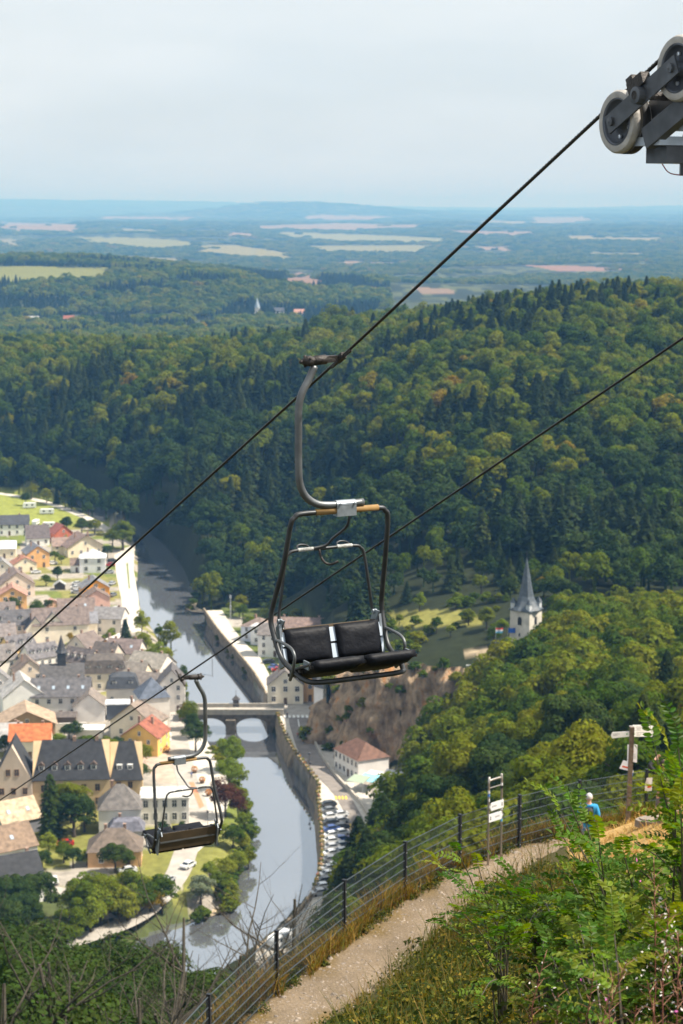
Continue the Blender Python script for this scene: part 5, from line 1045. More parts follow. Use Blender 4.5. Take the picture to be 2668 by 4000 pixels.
# ---- trees of the town: (u, v of the foot, height, kind, width)
G_, D_, L_, C_, S_, O_, K_, Y_ = NEAR, NEARD, LIMET, NEARC, SILVERT, COLUMN, COPPERT, YELLOWT
TT_ = [
 (100, 1975, 7, D_, 1, 'dark green garden tree by the campsite road'), (123, 1950, 8.5, G_, 1, 'round tree on the bank beside the campsite road'), (182, 1965, 8, L_, 1.2, 'bright round tree beside the campsite road'), (222, 1968, 9, C_, .8, 'slim blue conifer beside the campsite road'),
 (255, 1985, 7.5, G_, .9, 'small tree between the campsite road and the water'), (280, 1995, 6.5, D_, 1.1, 'dark small tree between the campsite road and the water'), (345, 2015, 7, G_, 1, 'green tree on the river bank past the campsite'), (10, 1905, 9, L_, 1, 'bright tree at the meadow corner by the far bend'),
 (460, 2060, 13, L_, .75, 'tall bright poplar-like tree at the river bend'), (480, 2150, 14, G_, 1.25, 'large spreading tree at the head of the riverside path'), (440, 2140, 9, G_, 1.1, 'smaller tree beside the large spreading riverside tree'), (320, 2095, 9, D_, 1.2, 'dark round tree behind the brown gabled house'), (260, 2080, 8, D_, 1.2, 'dark garden tree behind the red timber house'), (370, 2090, 8, G_, 1.2, 'green garden tree near the road bend'),
 (255, 2130, 5, L_, 1, 'small bright tree beside the red timber house'), (215, 2195, 5, G_, 1.1, 'garden tree between the orange and the white house'), (240, 2205, 4.5, L_, 1, 'bright garden bush near the white hipped house'), (420, 2180, 6, D_, 1.1, 'dark garden tree right of the brown gabled house'),
 (225, 2270, 6.5, D_, 1.1, 'dark tree behind the wooden garden shed'), (180, 2290, 5, G_, 1.2, 'green tree left of the wooden garden shed'), (50, 2400, 7, D_, 1.3, 'dark round tree before the pale orange gable'), (145, 2412, 6.5, G_, 1.2, 'green garden tree above the old farm roofs'), (190, 2385, 4.5, D_, 1.2, 'dark garden shrub beside the pinkish shed'), (235, 2400, 5, G_, 1, 'light garden tree above the old farm roofs'),
 (492, 2590, 14.5, C_, 1.1, 'big blue-grey cedar beside the river path'), (430, 2540, 8, L_, 1, 'yellow-green tree left of the big cedar'), (555, 2490, 10, L_, .9, 'bright slim tree at the lower end of the riverside path'), (560, 2560, 9, L_, 1.1, 'bright leafy tree on the bank by the cedar'), (610, 2620, 10, L_, 1.2, 'broad bright tree on the bank below the cedar'), (650, 2610, 8, L_, 1, 'bright bank tree nearer the water'), (570, 2640, 8, G_, 1.1, 'green tree behind the pale long roofed house'),
 (620, 2495, 7, G_, .7, 'small tree on the bank opposite the quay end'), (715, 2640, 6.5, G_, .7, 'slim young tree on the river bank above the bridge'), (530, 2620, 6, D_, 1, 'dark bush below the big cedar'),
 (275, 2520, 5, Y_, .7, 'small yellow tree by the mossy barn'), 
 (735, 2850, 8.5, G_, 1.0, 'promenade tree beside the bridge end'), (750, 2885, 8, D_, .95, 'second promenade tree below the bridge'), (765, 2940, 9.5, D_, 1.05, 'dark promenade tree furthest from the bridge'), (728, 2815, 6.5, Y_, .9, 'yellowing small tree at the bridge end'),
 (905, 3010, 13.5, L_, .85, 'tall bright tree on the river bank opposite the quay wall'), (895, 3085, 10.5, L_, 1.05, 'bright tree in front of the tall bank tree'), (935, 3045, 8, L_, .9, 'bright tree leaning towards the water'),
 (880, 3190, 9, K_, 1.1, 'copper beech by the promenade'), (930, 3185, 7, K_, .9, 'smaller copper leaved tree at the water edge'), (950, 3215, 6, L_, 1, 'bright bush beside the copper trees'), (850, 3300, 6, L_, 1.1, 'bright shrubby tree by the promenade steps'), (910, 3300, 7, G_, 1.1, 'green tree on the lower river bank'), (950, 3290, 6, L_, 1, 'bright willow at the lower bank'), (930, 3370, 7, L_, 1.1, 'yellow-green willow on the river bend'), (880, 3400, 7, L_, 1.1, 'pale green tree on the river bend'), (970, 3340, 5.5, G_, 1, 'small green tree overhanging the water'),
 (785, 3500, 6.5, S_, 1.1, 'silvery round willow near the sand bank'), (855, 3470, 6, G_, 1.2, 'green bush near the sand bank'), (820, 3430, 6, L_, 1, 'bright bush above the silvery willow'), (905, 3470, 5, L_, 1.2, 'low bright bush at the water by the bend'),
 (200, 3275, 15.5, O_, 1.1, 'tall dark columnar yew before the hotel'), (280, 3215, 11, G_, 1.2, 'golden green tree before the hotel front'), (290, 3270, 11.5, D_, 1.15, 'dark spreading tree before the hotel front'), (235, 3190, 9, G_, 1.2, 'green tree behind the columnar yew'), (330, 3250, 9, D_, 1, 'dark tree between the hotel and the grey hip roof'),
 (270, 2890, 5, D_, 1.4, 'dark hedge tree beside the white roofed garage'), (225, 2910, 3.6, L_, 1.8, 'low bright hedge bush behind the hotel roof'), (290, 2900, 6.5, D_, 1, 'dark conical tree by the hedge'), (340, 2960, 7, G_, 1.2, 'green tree behind the hotel roof'), (375, 2970, 6.5, G_, 1.2, 'leafy tree right of the green tree behind the hotel'), (430, 2985, 8, G_, 1, 'green tree beside the wooden porch house'), (460, 2970, 7, D_, 1, 'darker tree beside the wooden porch house'), (555, 3010, 8, G_, .9, 'tree before the yellow house'), (520, 3050, 6.5, L_, 1.1, 'bright tree left of the yellow house yard'), (550, 3060, 6, G_, 1.1, 'leafy tree left of the yellow house yard'), (20, 2950, 6, D_, 1.2, 'dark tree by the tan barn'),
 (190, 3350, 6, L_, 1.3, 'bright tree by the lawn'), (250, 3370, 5.5, G_, 1.2, 'round tree by the lawn'), (285, 3390, 5, D_, 1.2, 'dark bush by the lawn'), (165, 3400, 5, D_, 1.2, 'dark bush at the corner of the brown roofed white house'), (450, 3410, 7.5, D_, 1.2, 'dark round tree before the orange walled house'), (500, 3400, 5, G_, 1, 'small tree before the orange walled house'), (340, 3380, 4, L_, 1.2, 'bright bush by the parked garden cars'),
]
for u, v, h, pr, w_, lb in TT_:
    q = PZ(u, v, 3.5); z = ground_z(q[0], q[1]); tree(random.choice(pr), q[0], q[1], max(z, .2), h, 'tree', lb, w=w_)
# clipped domes before the office
for u, v, h in [(640, 3260, 3.6), (712, 3265, 3.6), (625, 3310, 4.2), (698, 3318, 3.4)]:
    q = PZ(u, v, 3.5); tree(DOME[0], q[0], q[1], 3.5, h, 'clipped_yew', 'clipped dome of dark yew before the office building', 'topiary', 'clipped yew domes', w=.9)
# lower left: trees below the town on the near bank and the lane
for u, v, h, pr, lb, n_ in [(440, 3600, 9.5, L_, 'bright leafy tree in the grove below the orange walled house', 14), (610, 3570, 8.5, G_, 'green tree in the grove below the orange walled house', 13), (100, 3640, 9.5, D_, 'dark tree in the grove by the lane', 14), (310, 3650, 9.5, G_, 'green tree in the grove by the lane', 12)]:
    for k in range(n_):
        q = PZ(u+rc.uniform(-130, 130), v+rc.uniform(-55, 60), 3.5); z = ground_z(q[0], q[1])
        if z < 1.2: continue
        tree(random.choice(pr), q[0], q[1], z, h*rc.uniform(.8, 1.15), 'tree', lb, 'tree', lb.replace('tree in', 'trees in'), w=1.1)
# bushes along both river banks
for a, b_ in zip(riv_left[12:24], riv_left[13:25]):
    for k in range(5):
        f = rc.random(); u = a[0]+(b_[0]-a[0])*f-rc.uniform(3, 22); v = a[1]+(b_[1]-a[1])*f; q = PZ(u, v, 1); z = max(ground_z(q[0], q[1]), .1)
        tree(random.choice(BUSH), q[0], q[1], z, rc.uniform(1.5, 3.6), 'bank_bush', 'leafy bush on the town side river bank', 'bush', 'bushes on the town side river bank', w=1.3)
for a, b_ in list(zip(riv_right[15:20], riv_right[16:21])):
    for k in range(4):
        f = rc.random(); u = a[0]+(b_[0]-a[0])*f+rc.uniform(-2, 6); v = a[1]+(b_[1]-a[1])*f; q = PZ(u, v, .5)
        tree(random.choice(BUSH), q[0], q[1], .1, rc.uniform(1.0, 2.4), 'bank_bush', 'leafy bush at the foot of the quay wall', 'bush', 'bushes at the foot of the quay wall', w=1.5)
# dark pines below the road, right of the parked cars
for u, v, h, D in [(1400, 3420, 17, 330), (1465, 3360, 19, 345), (1360, 3500, 14, 310), (1430, 3500, 15, 300), (1510, 3330, 16, 350), (1540, 3420, 15, 300), (1330, 3560, 11, 300)]:
    x, y = UDZ(u, D, 30); z = ground_z(x, y); top = PD(u, v-290 if h > 14 else v-200, D)[2]; hh = min(20, max(8, top-z))
    tree(random.choice(NEARC), x, y, z, hh, 'pine_tree', 'black-green pine standing above the quay car park', 'pine', 'pines above the quay car park', w=1.15)
# ---- cars
CARC = {'white': (.7, .71, .72), 'silver': (.4, .41, .43), 'dark': (.03, .032, .036), 'blue': (.03, .07, .25), 'red': (.45, .03, .025), 'grey': (.15, .16, .17)}
TYRE = mat('tyre', (.02, .02, .02), .9); CGLASS = mat('car_glass', (.02, .025, .03), .1, spec=.7); LAMP = mat('car_lamp', (.6, .6, .55), .2)
_car = {}
def car_meshes(c_):
    if c_ not in _car:
        pr = [(-2.1, .45), (-2.1, .8), (-1.95, .95), (-1.35, 1.02), (-.75, 1.42), (.75, 1.46), (1.55, 1.1), (2.02, .98), (2.12, .7), (2.08, .4), (1.7, .28), (-1.8, .28)]
        b = MB(); n = len(pr); hw_ = lambda z: .86 if z < 1.05 else .72
        b.add([(x, -hw_(z), z) for x, z in pr]+[(x, hw_(z), z) for x, z in pr], [tuple(range(n)), tuple(range(2*n-1, n-1, -1))]+[(i, n+i, n+(i+1) % n, (i+1) % n) for i in range(n)])
        body = b.mesh('body', mat('car_'+c_, CARC[c_], .3, .1, coat=.6))
        g = MB()
        for s in (-1, 1):
            vs = [(-1.2, s*.855, 1.04), (1.35, s*.855, 1.06), (.72, s*.742, 1.4), (-.72, s*.742, 1.37)]; g.add(vs, [(0, 1, 2, 3) if s < 0 else (3, 2, 1, 0)])
        g.add([(-1.4, -.7, 1.06), (-1.4, .7, 1.06), (-.8, .66, 1.43), (-.8, -.66, 1.43)], [(0, 3, 2, 1)]); g.add([(1.6, -.7, 1.13), (1.6, .7, 1.13), (.82, .66, 1.48), (.82, -.66, 1.48)], [(0, 1, 2, 3)])
        w = MB(); w.lathe((0, -.1, 0), (0, 1, 0), [(0, .01), (0, .2), (-.02, .31), (.18, .31), (.2, .2), (.2, .01)], 14)
        l = MB(); l.box(-.05, .05, -.2, .2, -.08, .08)
        _car[c_] = (body, g.mesh('windows', CGLASS), w.mesh('wheel', TYRE), l.mesh('headlight', LAMP))
    return _car[c_]
def car(u, v, c_, yaw, label, base, dz=0, group='parked cars'):
    q = PZ(u, v, base); root = empty('parked_car', (q[0], q[1], base+dz), R(yaw), label=label, cat='car', group=group)
    bo, g, w, l = car_meshes(c_); link('body', bo, root); link('windows', g, root)
    for x in (-1.35, 1.3):
        for y in (-.8, .8): link('wheel', w, root, (x, y, .31), (0, 0, 0 if y < 0 else math.pi))
    for y in (-.6, .6): link('headlight', l, root, (-2.1, y, .72))
cols_ = ['dark', 'grey', 'white', 'dark', 'blue', 'white', 'white', 'silver', 'white', 'grey', 'silver', 'white', 'dark', 'white', 'silver', 'white', 'dark', 'white']
for i in range(15):                                  # slanted row beside the quay wall
    v = 3150+i*24+(i > 9)*10; u = np.interp(v, [3150, 3250, 3330, 3420, 3500, 3560], [1282, 1294, 1296, 1284, 1248, 1205])
    car(u, v, cols_[i], 18+(i % 3)*3, '%s car parked nose-in along the quay wall' % cols_[i], LOWZ, .03, '%s cars along the quay wall' % cols_[i])
for i in range(9):
    v = 3190+i*24; u = np.interp(v, [3190, 3330, 3420], [1328, 1336, 1322])
    car(u, v, cols_[(i*5+2) % 18], 20, '%s car parked beside the quay road kerb' % cols_[(i*5+2) % 18], LOWZ, .03, '%s cars beside the quay road kerb' % cols_[(i*5+2) % 18])
for u, v, c_, y_, lb in [(1048, 2590, 'dark', 10, 'dark car by the narrow white quay house'), (1068, 2612, 'blue', 60, 'blue car before the inn'), (1085, 2622, 'red', 10, 'red car before the inn'), (300, 2285, 'white', 5, 'white car on the yard by the orange house'), (295, 2302, 'white', 5, 'white car in front of another on the yard'), (298, 2318, 'silver', 5, 'silver car on the yard by the orange house'), (437, 2285, 'silver', 70, 'silver car beside the orange house'), (440, 2330, 'grey', 70, 'grey car beside the dusky pink house'), (450, 2385, 'white', 15, 'white car by the riverside path'), (435, 2195, 'dark', 20, 'dark car behind the red one by the path'), (430, 2212, 'red', 15, 'bright red car beside the white hipped house'), (425, 2240, 'silver', 15, 'silver car below the bright red one'), (35, 2212, 'grey', 10, 'grey car in the lane left of the orange house'), (30, 2232, 'white', 10, 'white car in the lane left of the orange house'), (205, 2205, 'white', 25, 'white car in the garden yard'), (140, 2240, 'white', 20, 'white car beside the cream cottage'), (20, 2260, 'silver', 10, 'silver car in the lane'), (210, 3450, 'white', 105, 'white hatchback parked on the grass beside the lane'), (735, 3390, 'white', 60, 'white car on the lower street by the bend'), (655, 3450, 'silver', 60, 'silver car partly under the grove'), (255, 3305, 'red', 10, 'red car on the lawn by the yew'), (500, 3410, 'white', 20, 'white car before the orange walled house')]:
    car(u, v, c_, y_, lb, LOWZ if u > 1000 else 3.5, .1 if u < 1000 else .03)
# ---- caravans on the meadow, white van on the square
def van(u, v, L, w_, h_, yaw, lb, c_=(.7, .72, .74), nm='caravan', cat='caravan', base=3.5):
    q = PZ(u, v, base); root = empty(nm, (q[0], q[1], base), R(yaw), label=lb, cat=cat)
    pr = [(-L/2, .45), (-L/2+.1, h_*.75), (-L/2+.5, h_), (L/2-.2, h_), (L/2, h_-.3), (L/2, .45)]; n = len(pr); b = MB()
    b.add([(x, -w_/2, z) for x, z in pr]+[(x, w_/2, z) for x, z in pr], [tuple(range(n)), tuple(range(2*n-1, n-1, -1))]+[(i, n+i, n+(i+1) % n, (i+1) % n) for i in range(n)]); b.build('body', mat('van_white', c_, .4), root)
    for x in (-L*.2, L*.22): MB().box(x-.5, x+.5, -w_/2-.03, -w_/2-.005, h_*.5, h_*.78).build('window', CGLASS, root)
    for x in (-L*.28, L*.28):
        for y in (-w_/2+.1, w_/2-.3): MB().lathe((x, y, .33), (0, 1, 0), [(0, .01), (0, .33), (.2, .33), (.2, .01)], 12).build('wheel', TYRE, root)
van(115, 1985, 6.5, 2.3, 2.8, 10, 'white caravan standing alone on the campsite meadow'); van(183, 2008, 7, 2.4, 2.6, 8, 'white motorhome with dark windows on the campsite meadow'); van(140, 2050, 5, 2.2, 2.4, 80, 'pale caravan behind the dark hedge of the campsite'); van(190, 2060, 6, 2.3, 2.5, 10, 'cream caravan close to the dark round trees')
van(645, 2905, 5.2, 2.1, 2.6, 80, 'white market van on the street by the yellow house', nm='market_van', cat='van'); van(1092, 3690, 6.5, 2.2, 2.4, 62, 'long pale van parked at the end of the quay row', (.6, .68, .66), 'parked_van', 'van', LOWZ)
# ---- flower boxes along the quay wall
FL = [mat('flowers_red', (.42, .06, .03), .8, var=.4, scale=9), mat('flowers_orange', (.5, .2, .03), .8, var=.4, scale=9), mat('flowers_yellow', (.5, .32, .04), .8, var=.4, scale=9)]
fq = dens(quay_top[6:17]); acc = 0; k = 0; prev = None
for u, v in fq:
    p = PZ(u, v, LOWZ)[:2]
    if prev is not None:
        d_ = np.linalg.norm(p-prev); steps = int((acc+d_)//3.2)
        for s in range(steps):
            f = ((s+1)*3.2-acc)/d_; q = prev+(p-prev)*f; k += 1
            root = empty('flower_box', (q[0], q[1], LOWZ+.95), rng.uniform(0, 3), label='planted flower box on top of the quay wall', cat='flower box', group='flower boxes on the quay wall')
            MB().box(-.6, .6, -.2, .2, -.02, .28).build('box', mat('planter', (.12, .09, .06), .9), root)
            n_ = 26; o = unit(n_)*np.array([.6, .28, .28])+np.array([0, 0, .42]); Vq, Fq = leaf_quads(o, unit(n_)+np.array([0, 0, .6]), .17); link('flowers', np_mesh('flowers', Vq, Fq, FL[k % 3]), root)
            o = unit(50)*np.array([.7, .4, .5])+np.array([0, 0, .15]); Vq, Fq = leaf_quads(o, unit(50), .22); link('leaves', np_mesh('leaves', Vq, Fq, LIME), root)
        acc = (acc+d_)-steps*3.2
    prev = p
# ---- lamps, mast, barrier, wire, small people
def lamp(u, v, h, base, lb):
    q = PZ(u, v, base); root = empty('street_lamp', (q[0], q[1], base), label=lb, cat='street lamp')
    IR = mat('lamp_iron', (.05, .05, .055), .5, .4); MB().tube([(0, 0, -.1), (0, 0, .8), (0, 0, h)], [.12, .07, .05], 6).build('post', IR, root)
    MB().lathe((0, 0, h), (0, 0, 1), [(0, .06), (.1, .2), (.5, .26), (.6, .3), (.85, .03)], 8).build('lantern', IR, root)
lamp(1208, 3010, 4.2, LOWZ, 'dark lantern post on the quay pavement'); lamp(1212, 3036, 3.4, LOWZ, 'shorter dark lantern post beside the quay wall'); lamp(812, 3240, 4, 3.5, 'lantern post on the promenade')
q = PZ(901, 2415, LOWZ); root = empty('lattice_mast', (q[0], q[1], LOWZ), label='slim pale mast beside the quay end', cat='mast')
MB().tube([(0, 0, -.2), (0, 0, 8.2)], [.22, .16], 6).build('pole', METAL, root); MB().box(-.35, .35, -.3, .3, 7.2, 8.4).build('head', METAL, root); MB().box(-.3, .3, -.25, .25, 3.6, 4.6).build('cabinet', METAL, root)
q = PZ(1082, 2768, LOWZ); root = empty('road_barrier', (q[0], q[1], LOWZ), label='orange road barrier at the bridge end', cat='barrier')
MB().box(-1.7, 1.7, -.06, .06, .35, 1.5).build('board', mat('barrier_orange', (.7, .27, .03), .6), root)
for x in (-1.4, 1.4): MB().box(x-.06, x+.06, -.4, .4, 0, .36).build('foot', METAL, root)
A_ = PZ(575, 2468, 8); B_ = PZ(828, 2462, 8); MB().tube([A_+(B_-A_)*f-np.array([0, 0, 1.2*4*f*(1-f)]) for f in np.linspace(0, 1, 14)], .09, 5).build('overhead_wire', mat('wire_black', (.02, .02, .02), .7), label='thin dark wire strung across the river', cat='wire')
for P_, lb in ((A_, 'wooden pole holding the river wire on the town bank'), (B_, 'wooden pole holding the river wire on the quay')):
    MB().tube([(P_[0], P_[1], 2), (P_[0], P_[1], 8.3)], .14, 6).build('wire_pole', BARKG, label=lb, cat='pole')
# low wall along the road's hill side
C = [PZ(u, v, LOWZ) for u, v in dens([(1222, 2890), (1262, 2965), (1320, 3045), (1372, 3100), (1420, 3160), (1452, 3220)])]
b = MB()
for a, e in zip(C[:-1], C[1:]):
    m_ = (a+e)/2; d_ = (e-a)/2; n_ = np.array([-d_[1], d_[0], 0]); n_ /= np.linalg.norm(n_); b.obox(m_+[0, 0, .45], d_*1.02, n_*.25, (0, 0, .55))
b.build('kerb_wall', mat('kerb_stone', (.42, .38, .32), .9, var=.2, scale=1), label='low pale wall along the hill side of the quay road', cat='wall')
# white garden wall
a = PZ(205, 2862, 3.5); e = PZ(338, 2858, 3.5); m_ = (a+e)/2; d_ = (e-a)/2; n_ = np.array([-d_[1], d_[0], 0]); n_ /= np.linalg.norm(n_)
MB().obox(m_+[0, 0, 1.2], d_, n_*.2, (0, 0, 1.5)).build('garden_wall', wallmat(OFFW), label='long white garden wall beside the timber garage', cat='wall')
# promenade flower tubs
for u, v in [(640, 2930), (652, 2940), (760, 3020), (790, 3060), (815, 3110), (700, 2975)]:
    q = PZ(u, v, 3.5); root = empty('flower_tub', (q[0], q[1], 3.5), label='round tub of orange flowers on the promenade', cat='flower tub', group='flower tubs on the promenade')
    MB().lathe((0, 0, 0), (0, 0, 1), [(0, .01), (0, .5), (.7, .7), (.72, .6), (.6, .01)], 12).build('tub', mat('planter', (.1, .1, .1)), root)
    n_ = 110; o = unit(n_)*np.array([.8, .8, .7])+np.array([0, 0, 1.1]); Vq, Fq = leaf_quads(o, unit(n_)+np.array([0, 0, .6]), .3); link('flowers', np_mesh('flowers', Vq, Fq, FL[1]), root)
# ================================================================== chairlift
VPd = np.array([-2288-1334, 2000-4674, FPX]); VPd = VPd/np.linalg.norm(VPd)            # camera-space rope direction (downhill)
dW = np.array([VPd[0], VPd[2]*CP+VPd[1]*SP, -VPd[2]*SP+VPd[1]*CP])                      # world
ALPHA = math.atan2(-dW[0], dW[1])                                                     # rope heading left of the view
eA = np.array([math.cos(ALPHA), math.sin(ALPHA), 0]); eB = np.array([math.sin(ALPHA), -math.cos(ALPHA), 0]); eC = np.array([0, 0, 1.])
G1 = PD(1330, 1398, 16.6); GAUGE = 3.55
# the returning rope: same height, one gauge to the far side; the chair on it sits where the photo shows it
R2 = G1+eA*GAUGE
def on_rope2(u):
    lo, hi = 0., 40.
    for _ in range(60):
        m_ = (lo+hi)/2; q = R2+dW*m_; uu = project(*q)[0]
        if uu > u: lo = m_
        else: hi = m_
    return R2+dW*lo
G2 = on_rope2(706)
ROPE = mat('wire_rope', (.045, .042, .04), .45, .7, var=.3, scale=60, spec=.5)
def rope(p0, t0, t1, label, r=.0125, kink=0):
    ts = np.concatenate([np.arange(-70, t0, 1.), np.arange(t0, t1, .018), np.arange(t1, 320, 1.)]); n = len(ts); ax = dW; a = np.cross(ax, [0, 0, 1]); a /= np.linalg.norm(a); b_ = np.cross(ax, a); k = 12
    j = np.arange(k); rad = np.where(j % 2 == 0, r*1.12, r*.84); ang = j*2*np.pi/k
    A_ = ang[None]+(ts*2*np.pi/.24)[:, None]
    V = p0+ts[:, None, None]*ax+(np.maximum(0, -ts)*kink)[:, None, None]*np.array([0, 0, 1.])+rad[None, :, None]*(np.cos(A_)[..., None]*a+np.sin(A_)[..., None]*b_)
    ii = np.arange(n*k).reshape(n, k); F_ = np.stack([ii[:-1], np.roll(ii, -1, 1)[:-1], np.roll(ii, -1, 1)[1:], ii[1:]], -1).reshape(-1, 4)
    o = link('haul_rope', np_mesh('haul_rope', V.reshape(-1, 3), F_, ROPE, False)); tag(o, label, 'rope'); return o
rope(G1, -9, 22, 'twisted steel haul rope over the grooved wheels carrying the chair with black cushions', kink=.0115)
rope(R2, -9, 30, 'twisted steel haul rope carrying the chair seen from behind')
# ---- one chair, in its own frame: x across, y towards the seat's front, z up, origin on the rope
STEEL = mat('galvanised_tube', (.13, .137, .142), .45, .6, var=.3, scale=6, bump=.08, bscale=90)
STEELD = mat('dark_tube', (.05, .053, .056), .45, .55, var=.3, scale=8)
GRIPM = mat('greasy_iron', (.045, .04, .038), .55, .6, var=.4, scale=20, bump=.3, bscale=60)
ZINCP = mat('zinc_clamp', (.26, .29, .32), .4, .6, var=.2, scale=14)
YPAD = mat('yellow_sleeve', (.23, .135, .045), .65, var=.2, scale=10)
VINYL = mat('black_vinyl', (.006, .007, .0105), .55, bump=.3, bscale=9, spec=.16)
SLATM = mat('bare_alloy', (.55, .62, .70), .4, .6)
BROWNB = mat('brown_seat_board', (.075, .052, .028), .7, var=.25, scale=5)
def chair_px(u, v, y, g=G1):
    """photo pixel -> chair frame point on the plane at local y"""
    r = ray(u, v); o = g+eB*y; d_ = np.dot(o-np.array([0, 0, CAMZ]), eB)/np.dot(r, eB); P = np.array([0, 0, CAMZ])+r*d_-g
    return np.array([np.dot(P, eA), y, P[2]])
def cushion(cx, w, y0, z0, y1, z1, th, n=7, mdepth=.018):
    """padded slab: centre x, width, from edge (y0,z0) to edge (y1,z1), thickness th along its normal"""
    b = MB(); T = np.array([0, y1-y0, z1-z0]); L_ = np.linalg.norm(T); T /= L_; Nn = np.array([0, -T[2], T[1]])
    m_ = 9; V = []
    for s in (0, 1):
        for i in range(n+1):
            for j in range(m_+1):
                f, g = i/n, j/m_; ed = min(1, min(f, 1-f)*5, min(g, 1-g)*6); pf = math.sin(ed*math.pi/2)
                sag = 1-.22*math.exp(-((g-.5)**2)*14)*math.sin(f*9+cx*7)*.5
                h = th*(.55+.45*pf*sag)*(1 if s else -.35)
                V.append(np.array([cx-w/2+w*g, y0, z0])+T*L_*f+Nn*h)
    k = (n+1)*(m_+1); q = lambda s, i, j: s*k+i*(m_+1)+j; F_ = []
    for i in range(n):
        for j in range(m_): F_ += [(q(1, i, j), q(1, i, j+1), q(1, i+1, j+1), q(1, i+1, j)), (q(0, i, j), q(0, i+1, j), q(0, i+1, j+1), q(0, i, j+1))]
    for i in range(n): F_ += [(q(0, i, 0), q(1, i, 0), q(1, i+1, 0), q(0, i+1, 0)), (q(0, i, m_), q(0, i+1, m_), q(1, i+1, m_), q(1, i, m_))]
    for j in range(m_): F_ += [(q(0, 0, j), q(0, 0, j+1), q(1, 0, j+1), q(1, 0, j)), (q(0, n, j), q(1, n, j), q(1, n, j+1), q(0, n, j+1))]
    return b.add(V, F_)
def P_(u, v, y): return chair_px(u, v, y)
def make_chair():
    root = link('lift_chair', None)
    hp = [P_(*q, 0) for q in [(1229, 1430), (1205, 1485), (1180, 1535), (1167, 1592), (1166, 1700), (1166, 1810), (1171, 1887), (1193, 1938), (1231, 1966), (1275, 1973), (1340, 1969), (1419, 1961)]]
    MB().tube(smooth_path(hp, 5), .033, 14).build('hanger', STEEL, root, True)
    # grip
    a, e = P_(1183, 1413, 0), np.array([0, 0, 0.])
    ga = e-a; ga = ga/np.linalg.norm(ga); b = MB()
    b.lathe(a, ga, [(0, .005), (0, .028), (.02, .03), (.022, .045), (.075, .047), (.08, .036), (.11, .036), (.115, .042), (.22, .042), (.225, .034), (.30, .03), (.32, .02), (.33, .005)], 16)
    b.tube([a-ga*.03, a+ga*.01], .016, 8); b.tube([a+ga*.02+np.array([0, 0, .055]), a+ga*.02-np.array([0, 0, .05])], .012, 6); b.tube([a+ga*.05+np.array([0, .05, .03]), a+ga*.05-np.array([0, .05, .03])], .012, 6)
    gr = b.build('grip', GRIPM, root, True)
    dl = np.array([np.dot(dW, eA), np.dot(dW, eB), dW[2]])
    n_ = np.array([1., 0, 0]); up = np.cross(n_, dl); up /= np.linalg.norm(up)
    b = MB(); b.obox((0, 0, 0)+up*.0, dl*.07, n_*.022, up*.026); b.obox(-dl*.12+up*.012, dl*.09, n_*.010, up*.010); b.obox(dl*.12+up*.012, dl*.07, n_*.010, up*.010); b.obox(a*.35+e*.65, ga*.09, (0, .03, 0), (0, 0, .028)); b.build('rope_clamp', GRIPM, gr)
    # saddle between hanger and frame
    c0 = P_(1349, 1969, 0); b = MB(); b.lathe(c0-np.array([.10, 0, -.0]), (1, 0, -.0), [(0, .034), (0, .041), (.19, .041), (.19, .034)], 16)
    for x in (-.07, 0.07):
        b.tube([c0+[x, -.05, .01], c0+[x, .055, .01]], .011, 6)
    b.box(c0[0]-.10, c0[0]+.09, -.042, .042, c0[2]-.10, c0[2]-.01); sd = b.build('saddle_clamp', ZINCP, root)
    # side frame: one closed bent tube
    top = P_(1331, 1995, 0)[2]; yb, yf = -.26, .36
    zl = P_(1049, 2412, yb)[2]; zb = P_(1190, 2668, yf)[2]
    wt, wb = .475, .555
    half = [(0, 0, top), (wt-.1, 0, top), (wt-.03, -.004, top-.03), (wt+.005, -.015, top-.10), (wt+.03, -.10, top-.45), (wb-.01, -.235, zl+.12), (wb, yb, zl), (wb, yb+.02, zl-.10), (wb-.02, yb+.16, zl-.33), (wb-.04, yf-.24, zb+.045), (wb-.07, yf-.10, zb), (wb-.16, yf, zb-.01), (0, yf+.01, zb-.012)]
    left = [(-x, y, z) for x, y, z in half[::-1]]
    MB().tube(smooth_path(left+half[1:], 5), .0235, 12).build('frame', STEELD, root, True)
    MB().tube([(-.245, .004, top+.004), (.37, .004, top+.004)], .0285, 12).tube([(-.245, .004, top+.004), (-.25, .004, top+.004)], .02, 8).build('sleeve', YPAD, root, True)
    # back rest: rails, two cushions, bare slats behind
    z1, z0 = P_(1200, 2448, -.22)[2], P_(1210, 2585, -.12)[2]
    for sx in (-1, 1): MB().obox((sx*.50, -.185, (z0+z1)/2), (.012, 0, 0), (0, .035, .02), (0, -.04, abs(z1-z0)*.62)).build('back_bracket', ZINCP, root)
    br = MB(); 
    for f in (.27, .74): br.obox((0, -.10-.09*f, z0+(z1-z0)*f), (.50, 0, 0), (0, .008, 0), (0, -abs(z1-z0)*.07, abs(z1-z0)*.20))
    br.build('back_slats', SLATM, root)
    bb = MB(); bb.obox((0, -.195, (z0+z1)/2), (.47, 0, 0), (0, .006, 0), (0, -.035, abs(z1-z0)*.5)); bb.build('back_board', BROWNB, root)
    MB().obox((0, -.207, (z0+z1)/2), (.47, 0, 0), (0, .004, 0), (0, 0, .012)).build('back_stripe', STEEL, root)
    for cx in (-.25, .25): cushion(cx, .435, -.195, z1, -.105, z0, .055).build('back_cushion', VINYL, root, True)
    # seat
    zs0, zs1 = P_(1400, 2560, .47)[2]-.015, z0-.045
    for cx in (-.255, .255): cushion(cx, .475, .475, zs0-.005, -.02, zs1, .085).build('seat_cushion', VINYL, root, True)
    st = MB()
